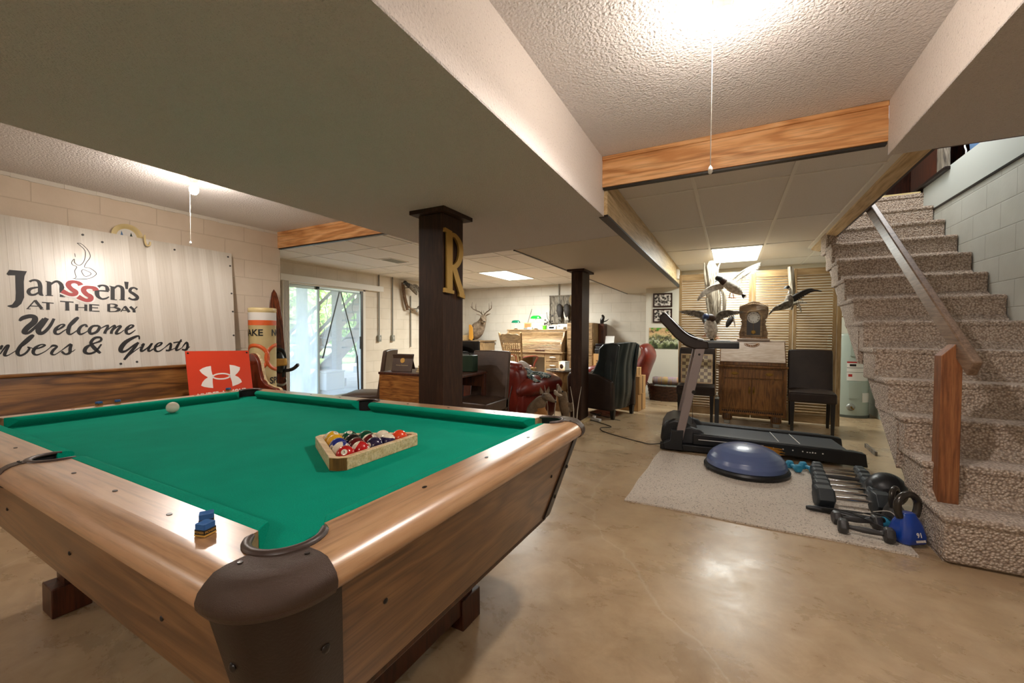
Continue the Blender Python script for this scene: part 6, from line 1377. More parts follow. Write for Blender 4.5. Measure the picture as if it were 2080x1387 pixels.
logm('driftwood_mount', 'tall pale split driftwood trunk fixed to the louvered panels behind two flying ducks', (-.20, 6.40, 1.30),
     [((.02, 0, 0), .05, .04), ((.01, 0, .12), .06, .05), ((0, 0, .30), .08, .055), ((-.01, 0, .48), .09, .06), ((-.03, 0, .65), .085, .06), ((-.05, 0, .80), .07, .05), ((-.05, 0, .88), .03, .02)], 'drift',
     [([(-.10, -.02, .55), (-.12, -.03, .70), (-.13, -.02, .86)], [.02, .016, .004]), ([(.03, -.02, .60), (.04, -.03, .75), (.07, -.02, .84)], [.02, .014, .004]), ([(.12, -.02, .10), (.13, -.03, .25), (.12, -.03, .42), (.07, -.02, .52)], [.012, .024, .028, .02]), ([(-.05, -.03, .02), (-.07, -.03, .20), (-.09, -.02, .36)], [.004, .018, .022]), ([(.05, -.03, .05), (.06, -.04, .25), (.05, -.03, .45)], [.006, .02, .02])])
bird('flying_duck', 'white-bodied canvasback duck in flight with raised wing, the upper one on the driftwood trunk', 'mounted duck', (-.02, 6.12, 1.84),
     [(-.07, -.05, .03), (-.02, -.03, -.01), (.05, 0, -.07), (.11, .02, -.12), (.16, .03, -.16)], [(.03, .03), (.07, .065), (.085, .07), (.06, .05), (.012, .012)], 'feather_white',
     (-.115, -.09, .05), (.045, .042, .04), 'head_dark', (-.155, -.13, .0), 'bill',
     [([(.0, .02, .0), (.09, .04, .09), (.17, .05, .15), (.21, .06, .18)], [(.10, .0, -.9), (.55, 0, -.35), (1, 0, .42)], dict(nf=20, lmin=.10, lmax=.17), 'feather_white'),
      ([(-.08, -.01, -.02), (-.17, -.02, -.03), (-.27, -.03, -.08), (-.33, -.03, -.14)], [(.2, 0, -1), (-.1, 0, -1), (-.45, 0, -1)], dict(nf=20, lmin=.07, lmax=.12), 'feather_white')],
     tail=((.15, .03, -.155), (.05, .01, -.05)), neck=([(-.10, -.07, .04), (-.07, -.05, .02), (-.04, -.04, .0)], [(.04, .04), (.05, .05), (.06, .055)]), nmat='head_rust', feet=[((.02, -.03, -.14), (.01, -.05, -.19)), ((.05, -.02, -.15), (.06, -.05, -.20))])
bird('flying_duck', 'drake duck with bluish head and spread wings landing, the lower one on the driftwood trunk', 'mounted duck', (-.23, 6.10, 1.27),
     [(.0, -.05, .10), (.0, -.03, .03), (.01, 0, -.06), (.01, .02, -.13), (.01, .04, -.17)], [(.04, .04), (.075, .07), (.085, .075), (.06, .05), (.02, .02)], 'feather_white',
     (-.05, -.13, .115), (.042, .045, .042), 'head_blue', (-.055, -.19, .055), 'bill',
     [([(-.05, .0, .08), (-.09, .01, .17), (-.18, .02, .20), (-.28, .03, .21)], [(-.35, 0, -1), (-.5, 0, -.9), (-1, 0, -.15)], dict(nf=20, lmin=.07, lmax=.12), 'feather_grey'),
      ([(.05, .0, .08), (.10, .01, .17), (.18, .02, .20), (.27, .03, .19)], [(.15, 0, -1), (.6, 0, -.8), (1, 0, -.1)], dict(nf=20, lmin=.09, lmax=.13), 'feather_grey')],
     tail=((.02, .05, -.16), (.0, .0, -.07)), neck=([(-.04, -.11, .11), (.0, -.07, .11), (.02, -.04, .08)], [(.04, .04), (.055, .05), (.065, .06)]), nmat='head_rust', feet=[((-.04, -.03, -.10), (-.07, -.07, -.13)), ((.06, -.03, -.12), (.09, -.07, -.15))])
bird('small_bird_mount', 'small black and white bird hanging on the louvered panel left of the clock', 'mounted bird', (.0, 6.38, 1.33),
     [(.03, 0, .07), (.01, -.02, .03), (-.02, -.02, -.03), (-.04, -.01, -.08)], [(.02, .02), (.04, .035), (.035, .03), (.008, .008)], 'feather_dark', (.035, -.03, .075), (.022, .022, .022), 'feather_white', (.055, -.05, .05), 'bill',
     [([(.03, -.02, .05), (.05, -.03, .02), (.06, -.03, -.03)], [(-.1, 0, -1), (0, 0, -1), (0, 0, -1)], dict(nf=8, lmin=.03, lmax=.05, wd=.008), 'feather_white')], wire=[((.01, -.02, .03), (.01, .135, .03))])
# pintail on a branch to the right
logm('branch_mount', 'pale vertical branch on the louvered panels carrying the pintail ducks', (.70, 6.44, 1.50), [((.0, 0, -.02), .015, .015), ((.0, 0, .05), .03, .03), ((.01, 0, .25), .032, .03), ((.0, 0, .42), .034, .03), ((-.01, 0, .54), .03, .03)], 'drift',
     [([(-.12, -.12, .0), (-.04, -.10, .03), (.06, -.08, .07), (.16, -.08, .06)], [.012, .026, .024, .006]), ([(.02, -.06, .08), (.08, -.09, .02), (.10, -.10, -.06)], [.02, .014, .004]), ([(-.02, -.05, .09), (.06, -.06, .14), (.12, -.06, .09)], [.02, .018, .006])])
bird('pintail_duck', 'slender dark-headed pintail duck with swept wings on the branch right of the clock', 'mounted duck', (.66, 6.25, 1.60),
     [(-.01, -.02, .06), (.0, 0, .0), (-.02, .02, -.06), (-.10, .02, -.10), (-.20, .02, -.14)], [(.022, .022), (.05, .045), (.055, .05), (.035, .03), (.005, .005)], 'feather_grey',
     (-.025, -.04, .155), (.026, .022, .022), 'head_dark', (-.065, -.06, .14), 'bill',
     [([(.02, .01, .02), (.10, .02, .08), (.18, .03, .12), (.24, .03, .12)], [(.5, 0, -.5), (.9, 0, -.2), (1, 0, -.25)], dict(nf=18, lmin=.07, lmax=.11), 'feather_dark'),
      ([(-.01, -.03, -.02), (-.08, -.04, -.05), (-.14, -.05, -.09), (-.17, -.05, -.12)], [(-.3, 0, -.5), (-.6, 0, -.6), (-.6, 0, -.8)], dict(nf=14, lmin=.06, lmax=.10), 'feather_grey')],
     neck=([(-.02, -.035, .15), (.005, -.03, .12), (.0, -.02, .07)], [(.018, .018), (.016, .016), (.024, .024)]), nmat='feather_white')
# left wall pair
logm('driftwood_mount', 'dark brown driftwood branch on the left back wall holding two ducks', (-5.93, 6.45, 1.62), [((.0, .10, .0), .025, .025), ((.01, .06, .10), .035, .035), ((.0, .02, .25), .035, .04), ((.0, -.02, .42), .03, .035), ((.0, -.04, .56), .025, .03)], 'drift_brown', [([(.02, .06, .10), (.05, .14, .04), (.05, .20, .0)], [.02, .014, .005])])
bird('wood_duck', 'dark headed duck at the top of the brown driftwood branch, tail hanging down', 'mounted duck', (-5.80, 6.42, 2.08),
     [(.0, -.02, .06), (.02, .06, .02), (.02, .14, -.02), (.0, .22, -.07), (.0, .27, -.14)], [(.03, .03), (.055, .05), (.065, .06), (.05, .045), (.01, .01)], 'feather_grey', (.02, -.10, .08), (.035, .045, .04), 'head_dark', (.03, -.17, .04), 'bill',
     [([(.04, .12, .05), (.05, .20, .06), (.06, .27, .0), (.06, .28, -.08)], [(0, .3, -1), (0, 0, -1), (0, -.1, -1)], dict(nf=16, lmin=.08, lmax=.12), 'feather_grey')], neck=([(.02, -.08, .07), (.01, -.03, .05), (.01, .03, .03)], [(.035, .035), (.04, .04), (.05, .05)]), nmat='feather_dark', wire=[((.0, .10, .0), (-.201, .10, .0))])
bird('grey_duck', 'barred grey duck with drooping wing at the foot of the brown driftwood branch', 'mounted duck', (-5.80, 6.86, 1.64),
     [(.0, -.16, .0), (.0, -.08, .04), (.0, .0, .03), (.0, .08, .0), (.0, .15, -.05)], [(.02, .02), (.055, .05), (.06, .055), (.045, .04), (.01, .01)], 'feather_grey', (.03, -.19, -.02), (.03, .035, .03), 'feather_white', (.05, -.235, -.05), 'bill',
     [([(.04, .02, .03), (.05, .10, .02), (.06, .14, -.05), (.06, .12, -.10)], [(0, .2, -1), (0, 0, -1), (0, -.2, -1)], dict(nf=14, lmin=.07, lmax=.11), 'feather_grey')], tail=((0, .14, -.04), (0, .06, .0)), wire=[((.0, -.02, .03), (-.201, -.02, .03))])
# fox and bass mounts on the floor by the stump
def fox():
    t = thing('fox_mount', 'small grey and rust fox mount sitting on the floor by the red sofa', 'taxidermy fox', (-2.02, 4.44, 0), R(50))
    MB().tube(spline([(.0, .16, .04), (.02, .10, .14), (.0, .0, .25), (.02, -.06, .34), (.05, -.10, .40)], 4), [(.05, .04), (.12, .11), (.11, .11), (.075, .08), (.05, .05)], 20).build('body', 'fur_tan', t, sub=1)
    MB().tube(spline([(.01, -.10, .30), (.03, -.12, .20), (.03, -.10, .08)], 4), [(.05, .02), (.06, .03), (.03, .02)], 14).build('chest', 'fur_rust', t)
    MB().tube(spline([(.05, -.08, .42), (.08, -.14, .42), (.11, -.20, .39), (.13, -.235, .375)], 4), [(.035, .035), (.055, .05), (.028, .025), (.012, .010)], 16).build('head', 'fur_grey', t, sub=1)
    for s in (-1, 1): MB().tube([(.06+s*.035, -.10, .455), (.06+s*.05, -.10, .50), (.06+s*.055, -.10, .535)], [(.025, .010), (.018, .007), (.002, .002)], 10).build('ear', 'fur_grey', t); MB().ball((.085+s*.03, -.165, .425), .007, 8, 6).build('eye', 'black_gloss', t)
    MB().ball((.133, -.24, .377), .010, 8, 6).build('nose', 'head_dark', t)
    for s in (-1, 1):
        MB().tube(spline([(.02+s*.05, -.08, .24), (.03+s*.05, -.13, .12), (.03+s*.05, -.14, .02), (.04+s*.05, -.18, .012)], 4), [.035, .022, .016, .018], 12).build('front_leg', 'fur_rust', t)
        MB().tube(spline([(.01+s*.10, .06, .12), (.01+s*.12, -.02, .08), (.01+s*.12, .03, .02), (.01+s*.12, -.06, .015)], 4), [.06, .04, .02, .018], 12).build('hind_leg', 'fur_tan', t)
    MB().tube(spline([(.0, .20, .05), (-.07, .22, .05), (-.15, .14, .05), (-.18, .02, .04)], 4), [.03, .05, .055, .01], 14).build('tail', 'fur_grey', t)
fox()
def bass():
    t = thing('bass_mount', 'upright largemouth bass mount with open jaws in front of the stump table', 'taxidermy fish', (-1.80, 4.78, 0), R(-35))
    MB().tube(spline([(.0, 0, .02), (.0, .02, .12), (.01, .0, .26), (.0, -.02, .38), (-.01, -.02, .44)], 4), [(.03, .015), (.05, .04), (.075, .06), (.07, .055), (.055, .05)], 20).build('body', 'fur_tan', t, sub=1)
    MB().tube(spline([(-.01, -.03, .40), (-.03, -.05, .46), (-.02, -.08, .53)], 4), [(.05, .04), (.055, .03), (.02, .012)], 14).build('upper_jaw', 'fur_grey', t)
    MB().tube(spline([(.0, -.06, .40), (.02, -.12, .42), (.03, -.15, .47)], 4), [(.05, .02), (.045, .015), (.015, .01)], 14).build('lower_jaw', 'fur_white', t)
    MB().ball((.045, -.05, .45), .011, 10, 8).build('eye', 'black_gloss', t)
    for P in ([(.06, 0, .30), (.12, .02, .28), (.14, .03, .22)], [(-.06, 0, .30), (-.11, .02, .30), (-.13, .03, .24)], [(0, .06, .20), (0, .12, .22), (0, .13, .30)]):
        MB().tube(spline(P, 4), [(.004, .02), (.004, .035), (.003, .01)], 10).build('fin', 'fur_grey', t)
    m = MB(); m.lathe([(.001, 0), (.11, 0), (.10, .03), (.05, .045), (.001, .05)], 20); m.build('base', 'drift_brown', t)
bass()
g = MB()
for i, (x, y) in enumerate(((-1.98, 4.66), (-1.90, 4.70), (-1.66, 4.70), (-1.63, 4.76))): g.tube(spline([(x, y, 0), (x+.02, y-.01, .25), (x+(.06 if i % 2 else -.03), y, .52)], 4), [.008, .006, .002], 6)
for i in range(16):
    a = random.uniform(-1, 1); x = -1.97+.33*(i/16); g.tube([(x, 4.66+.05*(i/16), .0), (x+.03*a, 4.66+.05*(i/16), .10), (x+.05*a, 4.65+.05*(i/16), .16)], [.005, .004, .001], 5)
tag(g.build('dried_reeds', 'fur_white'), 'dry reeds and twigs around the fox and bass mounts on the floor', 'reeds')
# ============================================================ EXERCISE CORNER
m = MB(); n = 24; vs = []
def rp(u, v):
    a = Vector((-.632, 2.875)).lerp(Vector((.893, 2.885)), u); b = Vector((-.594, 4.255)).lerp(Vector((.84, 4.25)), u); p = a.lerp(b, v)
    return (p.x+.004*math.sin(v*14), p.y+.006*math.sin(u*9+v*3)-.012*u*u)
for k, h in ((0, .0005), (1, .011)):
    for i in range(n+1):
        for j in range(n+1): x, y = rp(i/n, j/n); vs.append((x, y, h))
q = (n+1)**2; fs = []
for i in range(n):
    for j in range(n):
        a = i*(n+1)+j; fs.append((q+a, q+a+n+1, q+a+n+2, q+a+1)); fs.append((a, a+1, a+n+2, a+n+1))
ed = [i*(n+1) for i in range(n+1)]+[n*(n+1)+j for j in range(1, n+1)]+[i*(n+1)+n for i in range(n-1, -1, -1)]+[j for j in range(n-1, 0, -1)]
for a, b in zip(ed, ed[1:]+ed[:1]): fs.append((a, b, q+b, q+a))
m._add(vs, fs); o = m.build('rug', 'rug_weave'); tag(o, 'cream speckled woven rug under the weights and balance trainer', 'rug')
def treadmill():
    t = thing('treadmill', 'black treadmill with taupe uprights and a curved console in front of the secretary desk', 'treadmill', (-.60, 4.315, .0), .105)
    L = 1.66; Wd = .72
    MB().box(.0, .62, .0, .06, .012, .075).box(.0, .62, Wd-.06, Wd, .012, .075).box(.03, .10, 0, Wd, .012, .07).build('base_frame', 'black_plastic', t, bevel=.006)
    for y0, y1 in ((.03, .115), (Wd-.115, Wd-.03)):
        m = MB(); pf = [(.30, .075), (.30, .185), (1.50, .150), (1.60, .145), (1.665, .135), (1.68, .02), (1.45, .03), (.9, .075)]
        m.prism(pf, y0, y1, 'y'); m.build('side_rail', 'black_plastic', t, bevel=.010, seg=3)
        MB().prism([(.30, .186), (1.50, .1505), (1.50, .1535), (.30, .189)], y0+.012, y1-.012, 'y').build('foot_rail', 'charcoal', t)
    MB().prism([(.30, .12), (.30, .165), (1.58, .128), (1.60, .10), (1.58, .07)], .115, Wd-.115, 'y').build('running_belt', 'belt', t, bevel=.012, seg=3)
    for x in (1.05, 1.22): MB().hexa([(x, .12, .1435-(x-1.05)*.029), (x+.006, .12, .1435-(x-1.05)*.029), (x+.006, Wd-.12, .1435-(x-1.05)*.029), (x, Wd-.12, .1435-(x-1.05)*.029)], [(x, .12, .1465-(x-1.05)*.029), (x+.006, .12, .1465-(x-1.05)*.029), (x+.006, Wd-.12, .1465-(x-1.05)*.029), (x, Wd-.12, .1465-(x-1.05)*.029)]).build('belt_line', 'label_white', t)
    MB().box(.35, .9, .026, .031, .128, .134).build('rail_stripe', 'label_white', t)
    for i in range(6): MB().cyl((.98+.075*i, .031, .118-.002*i), (.98+.075*i, .026, .118-.002*i), .006, n=10).build('rail_dot', 'label_white', t)
    for i in range(4): MB().box(1.235+.02*i, 1.245+.02*i, .027, .031, .104, .112).build('badge_letter', 'label_white', t)
    # motor hood
    pf = [(.02, .04), (.0, .10), (.01, .20), (.05, .27), (.12, .305), (.20, .30), (.27, .265), (.33, .20), (.36, .165), (.36, .06)]
    MB().prism(pf, .085, Wd-.085, 'y').build('motor_hood', 'black_plastic', t, bevel=.03, seg=4)
    for y0, y1 in ((.06, .125), (Wd-.125, Wd-.06)):
        MB().prism([(.10, .06), (.08, .15), (.17, .225), (.28, .24), (.37, .215), (.43, .165), (.44, .08)], y0, y1, 'y').build('hood_shoulder', 'charcoal', t, bevel=.015, seg=3)
    m = MB(frame((.16, .10, .27), (1, 0, 0), (0, -.3, 1))); m.lathe([(.001, .002), (.035, .002), (.036, 0)], 24); m.build('hood_badge', 'galv', t)
    for y in (.02, Wd-.02):
        m = MB(); b0, b1 = (.13, .205), (.315, .395); w = .036
        m.hexa([(b0[0], y-w, .10), (b0[1], y-w, .10), (b0[1], y+w, .10), (b0[0], y+w, .10)], [(b1[0], y-w, 1.02), (b1[1], y-w, 1.02), (b1[1], y+w, 1.02), (b1[0], y+w, 1.02)])
        u = m.build('upright', 'taupe_metal', t, bevel=.004)
        MB().prism([(.04, .02), (.03, .08), (.09, .11), (.105, .21), (.215, .22), (.205, .06), (.22, .02)], y-.045, y+.045, 'y').build('upright_boot', 'black_plastic', t, bevel=.006)
        for (x, z) in ((.345, .965), (.30, .60)): MB().cyl((x, y-w-.012 if z < .9 else y-w-.003, z), (x, y-w+.004, z), .018 if z < .9 else .011, n=14).build('knob', 'sight_dark', u)
        # curved side arm
        P = [(-.02, 1.345), (.02, 1.37), (.05, 1.355), (.12, 1.265), (.20, 1.18), (.28, 1.125), (.36, 1.10), (.42, 1.095), (.43, 1.02), (.30, 1.015), (.22, 1.045), (.12, 1.13), (.05, 1.215), (-.02, 1.29)]
        MB().prism(P, y-.04, y+.04, 'y').build('console_arm', 'leather_espresso', t, bevel=.014, seg=3)
        MB().tube(spline([(.03, y, 1.372), (.12, y, 1.275), (.20, y, 1.19), (.28, y, 1.135), (.38, y, 1.108)], 4), (.028, .006), 8, up=(0, 0, 1)).build('arm_trim', 'taupe_metal', t)
        MB().box(.41, .685, y-.032, y+.032, 1.025, 1.09).build('handle_bar', 'black_plastic', t, bevel=.008); MB().box(.41, .684, y-.034, y-.030, 1.078, 1.083).build('handle_stripe', 'galv', t)
    c_ = MB(); P = [(.02, 1.33), (.05, 1.36), (.13, 1.275), (.22, 1.19), (.33, 1.13), (.33, 1.10), (.20, 1.145), (.10, 1.225)]
    c_.prism(P, .04, Wd-.04, 'y'); cn = c_.build('console', 'black_plastic', t, bevel=.008)
    F = frame((.155, Wd/2, 1.2555), (0, 1, 0), (.09, 0, -.085)); MB(F @ Matrix.Rotation(PI, 4, 'X')).box(-.16, .16, -.06, .06, -.004, .003).build('display_panel', 'label_white', cn, bevel=.003)
    c2 = MB(); c2.tube([(.30, .30, 1.10), (.31, .30, .8), (.30, .30, .40), (.31, .30, .12)], .0025, 6); q_ = c2.build('safety_cord', 'sight_dark', t); MB().ball((.31, .30, .115), (.018, .012, .012), 10, 8).build('safety_key', 'label_red', q_)
    m = MB()
    for i in range(12): m.tube([(.86+random.uniform(-.01, .02), .022, .100+.0-.006*i+.03), (1.04+random.uniform(-.03, .03), .020, .085-.005*i+.03)], [(.005, .003), (.003, .002)], 6)
    m.build('orange_bristle', 'plug_yellow', t)
treadmill()
cb_ = MB(); cb_.tube(spline([(-.60, 4.52, .02), (-.72, 4.47, .006), (-.85, 4.52, .005), (-1.05, 4.62, .005), (-1.30, 4.78, .005), (-1.38, 4.95, .005), (-1.28, 5.05, .005), (-1.36, 5.14, .005), (-1.55, 5.28, .005), (-1.66, 5.33, .005)], 5), .0045, 6)
tag(cb_.build('power_cable', 'cable'), 'black power cable winding over the floor to the treadmill', 'cable')
t = thing('power_strip', 'pale power strip with tangled cords on the floor under the wing chair', 'power strip', (-1.60, 5.36, .0), R(-28)); MB().box(-.13, .13, -.025, .025, 0, .035).build('body', 'cable_white', t, bevel=.005); MB().box(.0, .04, -.015, .015, .035, .065).build('plug', 'white_gloss', t, bevel=.004)
w = MB(); w.tube(spline([(.02, 0, .06), (.05, .1, .10), (-.05, .16, .04), (-.12, .06, .08), (.1, .2, .02), (.25, .25, .01)], 5), .004, 6); w.tube(spline([(-.13, 0, .02), (-.2, .05, .01), (-.1, .2, .02), (.1, .3, .01)], 5), .004, 6); w.build('cord', 'cable', t)
def bosu():
    t = thing('balance_trainer', 'blue half-dome balance trainer on a black base standing on the rug', 'balance trainer', (.135, 3.99, .0125))
    MB().lathe([(.001, 0), (.30, 0), (.318, .012), (.322, .03), (.312, .046), (.295, .05), (.001, .05)], 56).build('base_ring', 'black_plastic', t)
    pr = []
    for k in range(41):
        a = k/40*PI/2; r = .300*math.cos(a)**.92 if k < 40 else .001; z = .05+.172*math.sin(a); pr.append((r+(.0022 if k % 5 == 0 and 0 < k < 36 else 0), z))
    MB().lathe(pr, 64, caps=False).build('dome', 'bosu_blue', t, ang=60)
    MB().lathe([(.001, .2245), (.012, .2245), (.013, .221)], 14).build('valve', 'galv', t)
    for a in (R(-150), R(30)): MB().ball((.31*math.cos(a), .31*math.sin(a), .02), (.03, .03, .012), 12, 8).build('grip', 'black_plastic', t)
bosu()
# hex dumbbells
def hexd(loc, rz, hr_, hl, L, lb, mat='rubber_hex', hmat='chrome', group='hex dumbbells in a row on the rug', pitch=0):
    t = thing('dumbbell', lb, 'dumbbell', (loc[0], loc[1], loc[2]+.0135+hr_*math.cos(PI/6)), rz, group=group)
    for s in (-1, 1):
        a, b = s*(L/2), s*(L/2-hl); m = MB()
        rs = []
        for x, k in ((a, .78), (a-s*.012, 1.0), (b+s*.012, 1.0), (b, .72)): rs.append([(x, hr_*k*math.cos(q), hr_*k*math.sin(q)) for q in [i*PI/3 for i in range(6)]])
        h_ = m.rings(rs).build('head', mat, t, bevel=.003)
        if mat == 'rubber_hex': MB().lathe([(.001, 0), (.3*hr_, 0), (.3*hr_, .002)], 12).build
    G = L/2-hl
    MB().tube([(-G, 0, 0), (-G*.8, 0, 0), (-G*.4, 0, 0), (0, 0, 0), (G*.4, 0, 0), (G*.8, 0, 0), (G, 0, 0)], [.013, .0125, .0155, .017, .0155, .0125, .013], 14).build('grip', hmat, t)
    for s in (-1, 1):
        MB().lathe([(.018, -.006), (.0185, 0), (.018, .006)], 14).build
    return t
spec = [(4.20, .052, .068, .31, 'smallest black hex dumbbell, farthest back in the row beside the treadmill'), (4.08, .058, .075, .33, 'black hex dumbbell second from the back of the row on the rug'), (3.955, .060, .080, .33, 'black hex dumbbell with a dark grip third from the back of the row'), (3.83, .062, .085, .34, 'black hex dumbbell in the middle of the row on the rug'), (3.70, .066, .09, .35, 'black hex dumbbell third from the front of the row on the rug'), (3.56, .072, .097, .36, 'large black hex dumbbell second from the front of the row'), (3.41, .078, .105, .37, 'largest black hex dumbbell at the front of the row on the rug')]
for i, (y, hr_, hl, L, lb) in enumerate(spec):
    hexd((.80-.012*i+.004*math.sin(i*5), y, 0), R(5+2*math.sin(i*2.3)), hr_, hl, L+.04, lb, hmat='iron_grey' if i in (2,) else 'chrome')
hexd((.70, 2.99, 0), R(-6), .045, .05, .25, 'dark grey iron dumbbell lying nearest at the corner of the rug', 'iron_grey', 'iron_grey', 'grey iron dumbbells at the rug corner')
hexd((.69, 3.14, 0), R(10), .043, .045, .24, 'dark grey iron dumbbell lying behind the nearest grey one on the rug', 'iron_grey', 'iron_grey', 'grey iron dumbbells at the rug corner')
hexd((.497, 4.185, 0), R(115), .036, .045, .155, 'small light blue dumbbell beside the balance trainer', 'db_blue', 'db_blue', 'light blue dumbbells by the treadmill')
hexd((.60, 4.205, 0), R(122), .036, .045, .155, 'small light blue dumbbell between its twin and the black hex row', 'db_blue', 'db_blue', 'light blue dumbbells by the treadmill')
# kettlebells
def kettle(loc, rz, s, bmat, hmat, lb, txt=False, flat=True):
    t = thing('kettlebell', lb, 'kettlebell', loc, rz)
    if flat:
        pl = lambda k, z, c_: [(x*k, y*k*.82, z) for x, y in [(-1, -1+c_), (-1+c_, -1), (1-c_, -1), (1, -1+c_), (1, 1-c_), (1-c_, 1), (-1+c_, 1), (-1, 1-c_)]]
        rs = [pl(.072*s, 0, .35), pl(.078*s, .012*s, .35), pl(.080*s, .05*s, .4), pl(.066*s, .11*s, .5), pl(.045*s, .15*s, .6), pl(.038*s, .165*s, .6)]
        MB().rings(rs).build('body', bmat, t, bevel=.010, seg=3)
    else:
        pr = []
        for k in range(25):
            a = -PI/2+k/24*PI; pr.append((max(.001, .092*s*math.cos(a)+(.0025 if k % 2 else 0)), .09*s+.09*s*math.sin(a)))
        MB().lathe(pr, 36).build('body', bmat, t, ang=80)
    P = [(-.048*s, 0, .14*s), (-.062*s, 0, .18*s), (-.062*s, 0, .225*s), (-.035*s, 0, .258*s), (0, 0, .268*s), (.035*s, 0, .258*s), (.062*s, 0, .225*s), (.062*s, 0, .18*s), (.048*s, 0, .14*s)]
    MB().tube(spline(P, 4), [.019*s]*9, 14).build('handle', hmat, t)
    if txt:
        F = frame((0, -.0665*s, .062*s), (1, 0, 0), (0, .28, 1)); text_obj('91', 'lettering', 'white_gloss', .034, t, F @ Matrix.Translation((0, .0, .001)), offset=.0008)
        for i in range(9): MB(F @ Matrix.Translation((-.026+i*.0065, -.030, .0005))).box(-.0022, .0022, -.006, .006, 0, .0012).build('small_print', 'label_white', t)
    return t
kettle((.895, 3.055, .0115), R(33), .98, 'kb_blue', 'kb_handle', 'blue kettlebell marked 91 with grey handle beside the lowest stair', True)
kettle((.905, 3.30, .0125), R(60), .80, 'iron_grey', 'kb_handle', 'grey-blue kettlebell with dark glossy handle behind the blue one')
plain('ball_rubber', '#202124', .4)
def rball():
    t = thing('slam_ball', 'big black ribbed exercise ball against the side of the stairs', 'ball', (.955, 3.63, .118)); pr = []
    for k in range(41):
        a = -PI/2+k/40*PI; pr.append((max(.001, .112*math.cos(a)-(.005 if 18 < k < 34 and k % 2 else 0)), .112*math.sin(a)))
    MB(Matrix.Rotation(R(-75), 4, 'Z') @ Matrix.Rotation(R(85), 4, 'X')).lathe(pr, 40).build('shell', 'ball_rubber', t, ang=80)
rball()
def rope():
    t = thing('jump_rope', 'tangled black jump rope with dark grips lying between the small weights', 'jump rope', (.70, 3.22, .0125))
    MB().tube(spline([(-.22, .06, .01), (-.12, .10, .012), (.02, .07, .03), (.13, -.02, .07), (.20, -.10, .02), (.10, -.16, .05), (-.05, -.02, .06), (-.16, .04, .03), (-.10, .12, .01), (.05, .14, .012), (.16, .08, .02)], 6), .0035, 6).build('cord', 'cable', t)
    MB().tube(spline([(.10, .05, .06), (.16, -.02, .10), (.19, -.08, .06), (.16, -.13, .03), (.22, -.03, .09), (.19, .04, .05)], 5), .003, 6).build('wire_loop', 'cable_white', t)
    for a, b in (((.03, -.06, .035), (.14, -.02, .045)), ((-.24, .055, .018), (-.10, .055, .022))): MB().tube([a, Vector(a).lerp(Vector(b), .15), Vector(a).lerp(Vector(b), .9), b], [.010, .016, .018, .010], 12).build('grip', 'black_plastic', t)
rope()
m = MB(); m.tube(spline([(.50, 3.33, .02), (.58, 3.32, .03), (.70, 3.28, .025), (.86, 3.26, .03)], 4), [(.01, .006), (.026, .012), (.028, .014), (.02, .012)], 10); tag(m.build('ankle_strap', 'black_plastic'), 'black padded exercise strap in front of the largest hex dumbbell', 'strap')
m = MB(); m.ball((.835, 3.20, .045), (.036, .02, .03), 14, 10); tag(m.build('blue_handle', 'db_blue'), 'small teal grip lying among the rope and kettlebells', 'grip')

